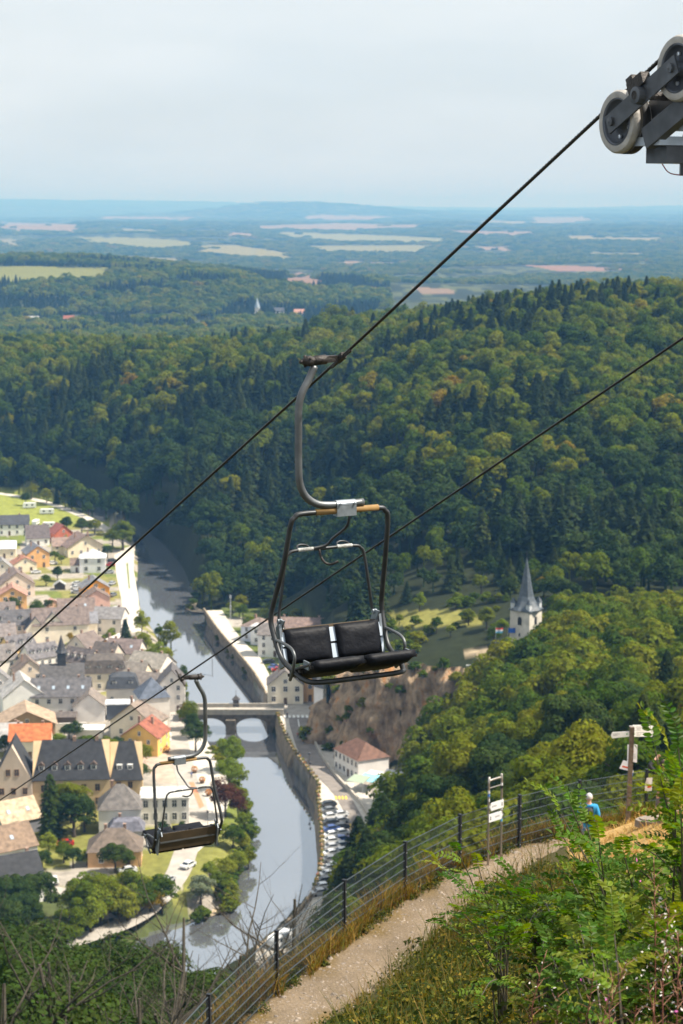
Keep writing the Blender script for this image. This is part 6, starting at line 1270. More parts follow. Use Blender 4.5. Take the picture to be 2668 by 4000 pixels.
    for f in (.08, .5, .92): st.obox((0, .475+(-.495)*f, zs0+(zs1-zs0)*f-.035), (.52, 0, 0), (0, .022, 0), (0, 0, .012))
    st.build('seat_slats', GRIPM, root); MB().obox((0, .23, (zs0+zs1)/2-.055), (.47, 0, 0), (0, .2, (zs0-zs1)*.42), (0, -.001, .004)).build('seat_board', BROWNB, root)
    for sx in (-1, 1):
        MB().tube([(sx*.5, .42, zs0-.03), (sx*.5, .1, (zs0+zs1)/2-.05), (sx*.515, .02, zb+.05)], .014, 8).build('seat_arm', STEELD, root)
        MB().obox((sx*.50, .33, zs0-.055), (.006, 0, 0), (0, .05, 0), (0, 0, .035)).build('hinge_plate', ZINCP, root)
        # arm rest hoop
        za = P_(1084, 2493, -.24)[2]
        MB().tube(smooth_path([(sx*(wb-.005), -.245, za), (sx*(wb-.01), -.05, za+.0), (sx*(wb-.01), .12, za-.015), (sx*(wb-.01), .19, za-.07), (sx*(wb-.01), .17, za-.16), (sx*(wb-.02), .10, za-.27), (sx*(wb-.03), .06, za-.31)], 5), .0145, 10).build('armrest', STEEL, root, True)
    # raised safety bar behind, with its pull rod and hook
    zp = P_(1077, 2425, -.29)[2]; zt = P_(1280, 2140, -.30)[2]
    hb = [(0, -.30, zt), (.29, -.30, zt), (.36, -.30, zt-.025), (.395, -.30, zt-.09), (.44, -.29, zt-.38), (.465, -.285, zp+.05), (.47, -.26, zp-.02)]
    sb = MB().tube(smooth_path([(-x, y, z) for x, y, z in hb[::-1]]+hb[1:], 5), .0145, 10).build('safety_bar', STEELD, root, True)
    for sx in (-1, 1):
        MB().obox((sx*.475, -.235, zp-.03), (.008, 0, 0), (0, .05, 0), (0, .03, .05)).lathe((sx*.475-.02, -.25, zp-.0), (1, 0, 0), [(0, .005), (0, .022), (.04, .022), (.04, .005)], 10).build('pivot', ZINCP, sb)
        MB().tube([(sx*.12, -.30, zt+.004), (sx*.27, -.30, zt+.004)], .0175, 10).build('hand_sleeve', mat('worn_white_paint', (.4, .4, .38), .6, var=.6, scale=25), sb)
    MB().tube(smooth_path([(.09, 0, top-.06), (.08, -.05, top-.16), (.04, -.22, zt+.10), (.0, -.28, zt+.03), (-.14, -.30, zt+.005)], 5), .0125, 10).build('pull_rod', STEELD, root, True)
    MB().tube(smooth_path([(-.06, -.30, zt), (-.055, -.27, zt-.07), (-.03, -.24, zt-.12), (.02, -.22, zt-.135), (.09, -.22, zt-.115)], 4), .0115, 8).build('hook', GRIPM, sb, True)
    for sx in (-1, 1): MB().tube(smooth_path([(sx*.2-.06, -.3, zt), (sx*.2-.05, -.36, zt+.025), (sx*.2, -.38, zt+.035), (sx*.2+.05, -.36, zt+.025), (sx*.2+.06, -.3, zt)], 4), .009, 8).build('foot_loop', STEELD, sb, True)
    return root
ch1 = make_chair(); ch1.location = G1; ch1.rotation_euler = (0, 0, math.atan2(eA[1], eA[0])+0)
# local y must point to eB (turn of -90 deg from eA): mirror-free because eB = rot(eA, -90)
for o in [c for c in bpy.data.objects if c.parent == ch1 or (c.parent and c.parent.parent == ch1)]:
    if o.type == 'MESH' and o.data.users == 1:
        n = len(o.data.vertices); V = np.empty(n*3, np.float32); o.data.vertices.foreach_get('co', V); V = V.reshape(-1, 3)
        V[:, 1] *= -1; o.data.vertices.foreach_set('co', V.ravel()); o.data.flip_normals(); o.data.update()
tag(ch1, 'two-seat lift chair with black cushions and arms, its seat facing uphill', 'lift chair', 'chairs on the lift')
def copy_tree(o, parent=None):
    c_ = o.copy(); COL.objects.link(c_); c_.parent = parent
    for k in list(o.children): copy_tree(k, c_)
    return c_
ch2 = copy_tree(ch1); ch2.location = G2; ch2.rotation_euler = (0, 0, ch1.rotation_euler.z+math.pi)
ch2['label'] = 'lift chair seen from behind with a brown seat board, hanging over the town'
# ---- wheel battery of the pylon
up_r = np.cross(eA, dW); up_r = up_r if up_r[2] > 0 else -up_r; up_r = up_r/np.linalg.norm(up_r); rU = -dW
RUB = mat('pale_wheel_flange', (.33, .31, .285), .6, var=.25, scale=12, bump=.15); WHD = mat('grey_wheel_disc', (.085, .095, .115), .45, .3, var=.3, scale=10); PLM = mat('grey_beam_paint', (.07, .075, .085), .45, .4, var=.35, scale=8); RUBB = mat('black_tyre_rubber', (.015, .015, .016), .7); GRY = mat('galvanised_plate', (.42, .47, .54), .5, .5, var=.2, scale=8)
def t_at(u):                                          # rope parameter at photo column u
    lo, hi = 0., 12.
    for _ in range(50):
        m_ = (lo+hi)/2
        if project(*(G1+rU*m_+np.array([0, 0, .0115*m_])))[0] < u: lo = m_
        else: hi = m_
    return lo
s1 = t_at(2418); SPW = .70; RW = .200; OFF = RW*.86+.010
def battery(base, label, near=-1):
    """base: rope point of the first wheel; wheels carry the rope from below"""
    root = link('wheel_battery', None, loc=base); tag(root, label, 'wheel battery')
    for k in range(4):
        c_ = rU*SPW*k-up_r*OFF; w = MB()
        w.lathe(c_+eA*near*.075, -eA*near, [(0, RW*.98), (-.004, RW*.93), (0, RW*.78)], 40)
        w.lathe(c_+eA*near*.075, -eA*near, [(0, RW*.98), (.02, RW*1.04), (.045, RW*1.04), (.055, RW*.84), (.085, RW*.84), (.095, RW*1.04), (.13, RW*1.04), (.145, RW*.98), (.145, RW*.7)], 40)
        wo_ = link('wheel', None, root); 
        tyre = w.build('flange', [RUB], root, True)
        bpy.data.objects.remove(wo_)
        d_ = MB(); d_.lathe(c_+eA*near*.075, -eA*near, [(.0, RW*.80), (.004, RW*.76), (-.006, RW*.74), (.012, RW*.70), (.05, RW*.66), (.055, RW*.24), (.0, RW*.22), (-.012, RW*.2), (-.014, .004)], 40).build('disc', WHD, tyre, True)
        g_ = MB(); g_.lathe(c_+eA*near*.032, -eA*near, [(.022, RW*1.043), (.022, RW*1.05), (.085, RW*1.05), (.085, RW*.9)], 40).build('tread', RUBB, tyre, True)
        for q in range(5):
            an = q*2*math.pi/5+.4+k; pc = c_+eA*near*.03+(rU*math.cos(an)+up_r*math.sin(an))*RW*.48
            MB().lathe(pc, eA*near, [(0, .013), (.012, .013), (.014, .002)], 8).build('bolt', mat('bright_bolt', (.6, .62, .65), .3, .6), tyre)
    for k in (0, 2):
        a, e = rU*SPW*k-up_r*OFF, rU*SPW*(k+1)-up_r*OFF; m_ = (a+e)/2; h = (e-a)/2
        for sd, off in ((near, .105), (-near, .10)):
            b = MB(); b.obox(m_+eA*sd*off, h*1.16, eA*.008, up_r*.062)
            for q_ in (a, e): b.lathe(q_+eA*sd*(off+.006), eA*sd, [(0, .03), (.02, .03), (.022, .012), (.026, .002)], 10)
            b.lathe(m_+eA*sd*(off+.004), eA*sd, [(0, .062), (.05, .055), (.055, .03), (.03, .02)], 14)
            b.build('rocker_plate', PLM, root)
        b = MB(); b.obox(m_+up_r*.085+eA*near*.10, rU*.085, eA*.035, up_r*.04); b.obox(m_+up_r*.125+rU*-.05+eA*near*.10, rU*.035, eA*.03, up_r*.035); b.build('rope_catcher', GRIPM, root)
        MB().tube([m_+eA*.16, m_-eA*.16], .03, 10).build('axle', GRIPM, root)
    b = MB(); b.obox(rU*SPW*1.5-up_r*(RW+.2), rU*SPW*1.25, eA*.035, up_r*.07); b.obox(rU*SPW*1.5-up_r*(RW+.02)+eA*(-near)*.12, rU*SPW*1.2, eA*.012, up_r*.10); b.build('balance_beam', PLM, root)
    return root
W1 = G1+rU*s1+np.array([0, 0, .0115*(s1+.4)]); battery(W1, 'grey wheels with pale rubber rims under the rope, bolted to a rocker beam', -1)
W2 = W1+eA*GAUGE; battery(W2, 'second wheel battery on the other end of the pylon arm', 1)
# pylon: cross arm at the wheels, mast between the ropes
mid = W1+rU*SPW*1.5; py = empty('pylon', (0, 0, 0), label='steel lift pylon with a cross arm under the wheels', cat='pylon')
arm_a = PD(2563, 604, 12.55)
za_ = arm_a[2]
base_c = mid+eA*GAUGE/2
MB().obox(np.append(arm_a[:2]+eA[:2]*2.0, za_), eA*2.0, eB*.11, (0, 0, .055)).build('cross_arm', PLM, py)
MB().obox(np.append(arm_a[:2]+eA[:2]*.24-eB[:2]*.0, za_+.085), eA*.32, eB*.14, (0, 0, .028)).build('arm_plate', GRY, py)
p2_ = PD(2652, 497, 12.3); MB().obox(p2_+eA*.5, eA*.5, eB*.12, (0, 0, .02)).build('walkway', GRY, py)
mxy = np.append(arm_a[:2]+eA[:2]*2.0, 0); gz_ = ground_z(mxy[0], mxy[1])
MB().tube([(mxy[0], mxy[1], gz_-1), (mxy[0], mxy[1], za_+.05)], [.26, .2], 16).build('mast', PLM, py, True)
for sx in (-1.75, 1.75):
    q = mxy+eA*sx; MB().tube([(q[0], q[1], za_), np.append((q+rU*.2)[:2], mid[2]-RW-.16)], .06, 8).tube([(q[0], q[1], p2_[2]-.3), (q[0], q[1], za_)], .05, 6).build('strut', PLM, py)
MB().tube(smooth_path([arm_a+eA*.05+[0, 0, -.06], arm_a+eA*.12+[0, 0, -.12], arm_a+eA*.3+[0, 0, -.14], arm_a+eA*.5+[0, 0, -.2]], 5), .004, 5).build('loose_wire', mat('red_wire', (.3, .06, .05), .6), py)
# ================================================================== near hillside: fence, path, plants
def leafmat_i(name, cols, transl=.35, rough=.55):
    m = leafmat(name, cols, transl, rough); t = m.node_tree
    r = [n for n in t.nodes if n.type == 'VALTORGB'][0]; g = [n for n in t.nodes if n.type == 'NEW_GEOMETRY'][0]
    for l in list(r.inputs['Fac'].links): t.links.remove(l)
    t.links.new(g.outputs['Random Per Island'], r.inputs['Fac']); return m
# ---- mesh fence
FP = mat('anthracite_post', (.018, .022, .03), .45, .3, var=.2, scale=5); FW = mat('fence_wire', (.10, .125, .145), .45, .5)
fence = empty('mesh_fence', (fence_pts[3][0], fence_pts[3][1], 0), label='dark green-grey wire mesh fence with square posts along the path', cat='fence')
fo = np.array([fence_pts[3][0], fence_pts[3][1], 0]); FB = FENCE_TOP-1.55
for k, p in enumerate(fence_pts):
    t_ = np.array(fence_pts[min(k+1, len(fence_pts)-1)])-np.array(fence_pts[max(k-1, 0)]); an = math.atan2(t_[1], t_[0]); d_ = np.array([math.cos(an), math.sin(an), 0]); n_ = np.array([-d_[1], d_[0], 0])
    b = MB(); b.obox(np.array([p[0], p[1], FENCE_TOP-.95])-fo, d_*.032, n_*.04, (0, 0, .97)); po = b.build('post', FP, fence)
    MB().obox(np.array([p[0], p[1], FENCE_TOP+.03])-fo, d_*.038, n_*.046, (0, 0, .012)).build('cap', FP, po)
    for z_ in (.25, .6, .95, 1.3): MB().obox(np.array([p[0], p[1], FENCE_TOP-z_])-fo-n_*.045, d_*.012, n_*.008, (0, 0, .012)).build('clip', METAL, po)
for p, q in zip(fence_pts[:-1], fence_pts[1:]):
    a, e = np.array([p[0], p[1], 0])-fo, np.array([q[0], q[1], 0])-fo; d_ = e-a; L_ = np.linalg.norm(d_); d_ = d_/L_; n_ = np.array([-d_[1], d_[0], 0]); b = MB()
    for k in range(int(L_/.055)+1):
        c_ = a+d_*(.02+k*.055); b.obox(c_+[0, 0, FB+.77], d_*.0026, n_*.0026, (0, 0, .78))
    for k in range(8):
        z_ = FB+.05+k*.213
        for s in (-1, 1): b.obox((a+e)/2+n_*s*.008+[0, 0, z_], d_*L_/2, n_*.004, (0, 0, .0045))
    b.build('mesh_panel', FW, fence)
# ---- steel sign frame with two arrow boards
def ground_pt(u, v, z): q = PZ(u, v, z); return np.array([q[0], q[1], z])
sgA, sgB = ground_pt(1906, 3381, PATHZ), ground_pt(1956, 3364, PATHZ)
INOX = mat('brushed_steel', (.36, .33, .30), .35, .75, var=.15, scale=6); SIGNW = mat('sign_white', (.66, .67, .68), .45); SIGNK = mat('sign_black', (.015, .015, .017), .5)
sroot = empty('sign_frame', tuple(sgA), label='bent steel tube frame holding two white arrow signs by the fence', cat='signpost')
e_ = sgB-sgA; hS = PD(1906, 3034, project(*sgA)[2])[2]-PATHZ; hS2 = hS
tp = [(0, 0, -.3), (0, 0, hS-.1), np.append(e_[:2]*.06, hS-.02), np.append(e_[:2]*.2, hS), np.append(e_[:2]*.8, hS), np.append(e_[:2]*.94, hS-.02), np.append(e_[:2], hS-.1), np.append(e_[:2], -.3)]
MB().tube(smooth_path(tp, 4), .028, 10).build('tube_frame', INOX, sroot, True)
MB().tube([np.append(e_[:2]*.02, hS-.2), np.append(e_[:2]*.98, hS-.2)], .016, 8).build('cross_bar', INOX, sroot)
de = np.append(e_[:2], 0); Ls = np.linalg.norm(de); de /= Ls; nf_ = np.array([de[1], -de[0], 0]); nf_ = nf_ if nf_[1] < 0 else -nf_
STK = [mat('sticker_%d' % i, c_, .5) for i, c_ in enumerate([(.65, .66, .68), (.08, .2, .55), (.02, .02, .025), (.5, .12, .06), (.12, .4, .7)])]
for side_, z_, k in [(0, hS-.33, 0), (0, hS-.42, 1), (0, hS-.54, 0), (0, hS-1.05, 3), (1, hS-.22, 0), (1, hS-.30, 2), (1, hS-.86, 0), (1, hS-1.05, 0), (1, hS-1.17, 4)]:
    c_ = np.append(e_[:2]*side_, z_); b = MB(); b.lathe(c_, (0, 0, 1), [(0, .0295), (.075, .0295)], 10); b.build('sticker', STK[k], sroot)
for z_, s in ((hS-.69, -1), (hS-.98, 1)):
    c_ = np.append(e_[:2]*.5, z_)+nf_*.035; w, h, tp_ = Ls/2+.03, .105, .075
    pr = [(-w*s, -h), ((w-tp_)*s, -h), (w*s, 0), ((w-tp_)*s, h), (-w*s, h)]
    def slab(pr, off, th):
        b = MB(); n = len(pr); V = [c_+de*x+np.array([0, 0, z])+nf_*(off+t_) for t_ in (0, th) for x, z in pr]
        b.add(V, [tuple(range(n)), tuple(range(2*n-1, n-1, -1))]+[(i, n+i, n+(i+1) % n, (i+1) % n) for i in range(n)]); return b
    bo = slab(pr, 0, .012).build('arrow_board', SIGNW, sroot)
    slab([((w-tp_*1.05)*s, -h*.95), ((w-.01)*s, 0), ((w-tp_*1.05)*s, h*.95), ((w-tp_*.75)*s, h*.0+.05), ((w-tp_*.35)*s, 0), ((w-tp_*.75)*s, -.05)], .0125, .002).build('arrow_tip', SIGNK, bo)
    for k in range(7): x0 = (-.02+s*.06)-.09+k*.026; slab([(x0, -.018), (x0+.016, -.018), (x0+.016, .02), (x0, .02)], .0125, .001).build('lettering', mat('sign_grey_ink', (.22, .22, .23), .6), bo)
    x0 = -s*(w-.06); slab([(x0-.018, -.05), (x0+.018, -.05), (x0+.012, .045), (x0-.012, .045)], .0125, .001).build('pictogram', SIGNK, bo)
# ---- wooden finger post
Dp = 46.5; fb = PD(2452, 3165, Dp); ft = PD(2461, 2826, Dp); gz_ = ground_z(fb[0], fb[1])
WOODP = mat('weathered_post', (.15, .115, .09), .9, var=.35, scale=3, bump=.5, bscale=14)
root = empty('finger_post', (fb[0], fb[1], min(gz_, fb[2])-.1), label='weathered wooden finger post with three pale arms and pinned papers', cat='signpost')
z0 = min(gz_, fb[2])-.1; hp_ = ft[2]-z0
b = MB(); b.obox((0.03, 0, hp_/2-.1), (.052, .0, 0), (0, .052, 0), (.028, 0, hp_/2+.1)); b.build('post', WOODP, root)
PALE = mat('pale_sign', (.74, .73, .70), .6, var=.08, scale=6); INK = mat('grey_ink', (.3, .3, .3), .7); PAPER = mat('paper', (.68, .68, .72), .5); REDI = mat('red_ink', (.6, .08, .03), .6)
def local(u, v): q = PD(u, v, Dp); return np.array([q[0]-fb[0], q[1]-fb[1], q[2]-z0])
def plate(px, th, name, mt, par, push=0, yawd=0):
    P3 = [local(u, v)+np.array([0, -.062-push, 0]) for u, v in px]; n = len(P3); b = MB()
    if yawd:
        x0 = local(2461, 2850)[0]
        P3 = [q+np.array([0, (q[0]-x0)*yawd, 0]) for q in P3]
    b.add([q for q in P3]+[q+np.array([0, th, 0]) for q in P3], [tuple(range(n)), tuple(range(2*n-1, n-1, -1))]+[(i, n+i, n+(i+1) % n, (i+1) % n) for i in range(n)]); return b.build(name, mt, par)
Z = lambda x, y: (2370+x/5.262, 2810+y/5.262)
for px, txt, dot in [([Z(530, 108), Z(950, 120), Z(980, 180), Z(945, 238), Z(525, 222)], [(600, 150, 780), (610, 180, 700), (610, 205, 690)], None), ([Z(525, 228), Z(945, 240), Z(975, 295), Z(935, 358), Z(522, 345)], [(600, 265, 775), (610, 295, 720), (610, 320, 690)], (560, 290)), ([Z(85, 325), Z(115, 265), Z(455, 230), Z(455, 340), Z(112, 385)], [(130, 300, 260), (130, 330, 220)], (410, 290))]:
    rev = px[0][0] < 2400
    bo = plate(px, .018, 'arm', PALE, root, 0, .15 if not rev else -.1)
    for x0, y0, x1 in txt: plate([Z(x0, y0-5), Z(x1, y0-3 if not rev else y0-18), Z(x1, y0+7 if not rev else y0-8), Z(x0, y0+5)], .001, 'lettering', INK, bo, .002, .15 if not rev else -.1)
    if dot: plate([Z(dot[0]-14, dot[1]-14), Z(dot[0]+14, dot[1]-14), Z(dot[0]+14, dot[1]+14), Z(dot[0]-14, dot[1]+14)], .001, 'trail_mark', mat('green_mark', (.1, .3, .1), .6), bo, .002, .15 if not rev else -.1)
plate([Z(455, 115), Z(525, 115), Z(505, 315)], .01, 'arm', PALE, root, .012)
pp = plate([Z(418, 505), Z(500, 490), Z(622, 505), Z(612, 875), Z(500, 850), Z(412, 850)], .004, 'notice', PAPER, root, .008)
for tri in ([Z(485, 530), Z(550, 650), Z(535, 655), Z(480, 550)], [Z(485, 530), Z(465, 650), Z(475, 650), Z(492, 548)], [Z(465, 640), Z(550, 645), Z(548, 656), Z(463, 652)]): plate(tri, .001, 'warning_triangle', REDI, pp, .010)
plate([Z(470, 590), Z(488, 590), Z(490, 640), Z(470, 640)], .001, 'pictogram', SIGNK, pp, .011)
for k in range(5): plate([Z(450, 690+k*22), Z(590, 695+k*22), Z(590, 699+k*22), Z(450, 694+k*22)], .001, 'lettering', INK, pp, .010)
p2 = plate([Z(330, 820), Z(510, 870), Z(440, 1040), Z(250, 990)], .004, 'notice', PAPER, root, .016); plate([Z(315, 930), Z(440, 960), Z(445, 992), Z(303, 962)], .001, 'red_bar', REDI, p2, .018)
plate([Z(425, 1050), Z(480, 1005), Z(545, 1040), Z(530, 1090), Z(440, 1090)], .004, 'trail_disc', PAPER, root, .01); plate([Z(430, 1085), Z(535, 1085), Z(530, 1150), Z(435, 1150)], .005, 'blue_disc', mat('blue_plaque', (.02, .13, .42), .5), root, .012); plate([Z(470, 1095), Z(495, 1095), Z(495, 1135), Z(470, 1135)], .001, 'shell_mark', mat('yellow_mark', (.7, .5, .08), .5), root, .015)
# notice tied on the fence
nq = PD(2534, 3060, 47.2); b = MB(); b.add([nq+np.array(q) for q in [(-.09, 0, -.22), (.08, 0, -.19), (.09, .01, .14), (-.05, 0, .14), (-.09, .006, -.02)]], [(0, 1, 2, 3, 4)]); b.add([nq+np.array(q)+[0, .004, 0] for q in [(-.09, 0, -.22), (.08, 0, -.19), (.09, .01, .14), (-.05, 0, .14), (-.09, .006, -.02)]], [(4, 3, 2, 1, 0)])
o = b.build('paper_notice', PAPER, label='white paper notice with a red mark tied to the fence post', cat='notice')
MB().add([nq+np.array(q)+[0, -.004, 0] for q in [(-.03, 0, -.12), (.07, 0, -.10), (.07, 0, -.04), (-.03, 0, -.05)]], [(0, 1, 2, 3)]).build('red_mark', REDI, o)
# ---- people
SKIN = mat('skin', (.48, .28, .2), .6)
def skinned(name, pts, edges, mt, parent, root_i=0, sub=2):
    me = bpy.data.meshes.new(name); me.from_pydata([p[:3] for p in pts], edges, []); me.materials.append(mt); o = link(name, me, parent)
    md = o.modifiers.new('skin', 'SKIN'); md.use_smooth_shade = True
    for i, sv_ in enumerate(me.skin_vertices[0].data):
        r = pts[i][3]; sv_.radius = (r, r) if not hasattr(r, '__len__') else r; sv_.use_root = (i == root_i)
    s = o.modifiers.new('subd', 'SUBSURF'); s.levels = sub; s.render_levels = sub; return o
def chain(*idx): return list(zip(idx[:-1], idx[1:]))
def hand(pts, ed, wrist_i, wpos, fwd, side, up):
    fwd, side, up = (np.asarray(q, float)/np.linalg.norm(q) for q in (fwd, side, up)); w = np.asarray(wpos, float)
    pts.append((*(w+fwd*.055), .032)); pi = len(pts)-1; ed.append((wrist_i, pi))
    for k, (off, L_) in enumerate([(-.03, .07), (-.01, .08), (.012, .075), (.032, .06)]):
        a = w+fwd*.10+side*off; e = a+fwd*L_*.6-up*.02; f = e+fwd*L_*.3-up*.04
        i0 = len(pts); pts += [(*a, .011), (*e, .009), (*f, .007)]; ed += [(pi, i0), (i0, i0+1), (i0+1, i0+2)]
    a = w+fwd*.04-side*.045; e = a+fwd*.04-side*.02-up*.02; i0 = len(pts); pts += [(*a, .013), (*e, .010)]; ed += [(pi, i0), (i0, i0+1)]
def person(loc, rz, label, style):
    root = empty('person', tuple(loc), rz, label=label, cat='person')
    P = [(0, 0, .95, (.15, .11)), (0, .0, 1.12, (.14, .10)), (0, .01, 1.32, (.17, .11)), (0, 0, 1.46, .075), (0, .015, 1.54, .055), (0, .03, 1.63, (.077, .095)), (0, .02, 1.70, (.07, .085))]
    E = chain(0, 1, 2, 3, 4, 5, 6)
    legs = {}
    for s in (-1, 1):
        st = style['step']*s; i = len(P)
        P += [(s*.095, 0, .88, .095), (s*.10, st*.5+.03, .48, .062), (s*.10, st, .10, .042), (s*.105, st+.03, .045, .04), (s*.115, st+.16, .035, .032)]
        E += [(0, i)]+chain(i, i+1, i+2, i+3, i+4)
    A = style['arms']
    for s, (el, wr) in zip((-1, 1), A):
        i = len(P); sh = (s*.19, 0, 1.42); P += [(*sh, .058), (*el, .043), (*wr, .03)]; E += [(2, i)]+chain(i, i+1, i+2)
        f = np.array(wr)-np.array(el); hand(P, E, i+2, wr, f, np.cross(f, [0, 1, .2]), [0, 1, 0])
    skinned('body', P, E, SKIN, root)
    # shirt and sleeves
    S = [(0, 0, .78, (.19, .14)), (0, 0, .93, (.18, .135)), (0, .0, 1.12, (.165, .12)), (0, .01, 1.32, (.19, .13)), (0, 0, 1.45, .09)]; SE = chain(0, 1, 2, 3, 4)
    for s, (el, wr) in zip((-1, 1), A):
        i = len(S); sh = (s*.19, 0, 1.42); S += [(*sh, .075), (*(np.array(sh)*.0+np.array(el)), .06)]; SE += [(3, i), (i, i+1)]
        if style['long']: S.append((*(np.array(el)*.15+np.array(wr)*.85), .045)); SE.append((i+1, i+2))
    skinned('shirt', S, SE, style['shirt'], root)
    T = [(0, 0, 1.0, (.165, .12)), (0, 0, .90, (.17, .125))]; TE = [(0, 1)]
    for s in (-1, 1):
        st = style['step']*s; i = len(T); end = .46 if style['shorts'] else .12; f = (.88-end)/.78
        T += [(s*.095, 0, .85, .11), (s*.1, st*.5+.03 if not style['shorts'] else st*.45+.02, .5, .085)]; TE += [(1, i), (i, i+1)]
        if not style['shorts']: T.append((s*.10, st, .12, .062)); TE.append((i+1, i+2))
        else: T.append((s*.1, st*.55+.03, .42, .082)); TE.append((i+1, i+2))
    skinned('trousers', T, TE, style['trousers'], root)
    # hair cap, ears
    b = MB(); n, m_ = 16, 9; V = []
    for i in range(m_):
        for j in range(n):
            q = 2*math.pi*j/n; f = i/(m_-1)*math.pi*(.62 if math.sin(q) < .3 else .42)
            V.append((.088*math.sin(f)*math.cos(q)*1.02, .03+.105*math.sin(f)*math.sin(q)-.008, 1.655+.105*math.cos(f)))
    b.add(V, [(i*n+j, (i+1)*n+j, (i+1)*n+(j+1) % n, i*n+(j+1) % n) for i in range(m_-1) for j in range(n)]); b.build('hair', style['hair'], root, True)
    for s in (-1, 1): MB().lathe((s*.082, .03, 1.625), (s, 0, 0), [(-.01, .03), (.008, .026), (.014, .008)], 8).build('ear', SKIN, root, True)
    b = MB(); b.lathe((0, .115, 1.625), (0, 1, -.2), [(0, .016), (.02, .012), (.03, .003)], 8).build('nose', SKIN, root, True)
    for s in (-1, 1): MB().lathe((s*.032, .108, 1.655), (0, 1, 0), [(0, .011), (.006, .008), (.008, .001)], 8).build('eye', mat('eye_dark', (.03, .03, .03), .2), root)
    MB().obox((0, .112, 1.578), (.024, 0, 0), (0, .006, 0), (0, 0, .005)).build('mouth', mat('lips', (.35, .13, .1), .6), root)
    for s in (-1, 1):
        st = style['step']*s; MB().obox((s*.11, st+.07, .04), (.045, 0, 0), (0, .13, 0), (0, 0, .045)).build('shoe', style['shoe'], root)
    return root
q = PD(2296, 3350, 49.3); gz_ = ground_z(q[0], q[1]); print('walker', gz_, q[2])
pr_ = person((q[0], q[1], gz_), R(-14), 'person with short white hair in a blue top and black backpack walking down the path', dict(step=.16, arms=(((-.26, .02, 1.16), (-.25, .16, .95)), ((.26, -.04, 1.16), (.27, .06, .93))), long=False, shorts=True, shirt=mat('blue_shirt', (.02, .25, .5), .8, var=.15, scale=6), trousers=mat('blue_shorts', (.10, .17, .28), .85), hair=mat('white_hair', (.45, .44, .43), .9, var=.2, scale=40), shoe=mat('shoe_dark', (.05, .05, .05), .7)))
b = MB(); b.v = []; V = []
for i, (z, w, d_) in enumerate([(1.02, .11, .05), (1.05, .145, .10), (1.22, .15, .12), (1.36, .135, .10), (1.42, .09, .05)]):
    for j in range(14):
        a = 2*math.pi*j/14; V.append((w*np.sign(math.cos(a))*abs(math.cos(a))**.6, -.17+d_*np.sign(math.sin(a))*abs(math.sin(a))**.6, z))
b.add(V, [(i*14+j, i*14+(j+1) % 14, (i+1)*14+(j+1) % 14, (i+1)*14+j) for i in range(4) for j in range(14)]+[tuple(range(14))[::-1], tuple(range(56, 70))])
BPK = mat('black_pack', (.012, .012, .014), .7)
bp_ = b.build('backpack', BPK, None, True, loc=(q[0], q[1], gz_), rot=(0, 0, R(-14)), label='black backpack worn over a blue top', cat='backpack')
for s in (-1, 1): MB().tube(smooth_path([(s*.10, -.10, 1.40), (s*.115, .02, 1.475), (s*.12, .13, 1.38), (s*.125, .12, 1.18), (s*.12, -.08, 1.06)], 4), .022, 6).build('strap', BPK, bp_, True)
q = PD(2588, 3190, 47.6); gz_ = ground_z(q[0], q[1]); zf_ = PD(2588, 2962, 47.6)[2]-1.755
person((q[0], q[1], max(gz_, zf_)), R(12), 'person in black jacket and grey trousers raising an arm beside the finger post', dict(step=.03, arms=(((-.34, .12, 1.60), (-.15, .20, 1.74)), ((.3, .1, 1.3), (.16, .26, 1.55))), long=True, shorts=False, shirt=mat('black_jacket', (.012, .013, .016), .85, var=.2, scale=6), trousers=mat('grey_trousers', (.13, .12, .125), .9), hair=mat('dark_hair', (.03, .02, .014), .8), shoe=mat('shoe_dark', (.05, .05, .05), .7)))
for u, v, base, rz, lb, sc_, tc_ in [(1163, 2885, LOWZ, 30, 'person in a red top walking up the quay road', (.4, .05, .04), (.05, .06, .1)), (1122, 2806, LOWZ, 160, 'person in dark clothes at the quay end of the zebra crossing', (.04, .04, .05), (.05, .05, .05)), (1236, 2905, LOWZ, 200, 'person in a white top on the hill side pavement', (.6, .6, .6), (.08, .1, .16)), (748, 3040, 3.5, 10, 'person in a blue top beside the terracotta strip', (.05, .12, .35), (.1, .1, .1)), (1102, 2768, LOWZ, 90, 'person in a pale top near the orange barrier', (.55, .5, .4), (.06, .07, .12))]:
    q = PZ(u, v, base); person((q[0], q[1], base+.12), R(rz), lb, dict(step=.18, arms=(((-.25, .03, 1.16), (-.24, .14, .95)), ((.25, -.03, 1.16), (.26, .05, .93))), long=False, shorts=False, shirt=mat('cloth_%d_%d' % (u, v), sc_, .8), trousers=mat('legs_%d_%d' % (u, v), tc_, .9), hair=mat('dark_hair', (.03, .02, .014)), shoe=mat('shoe_dark', (.05, .05, .05))))
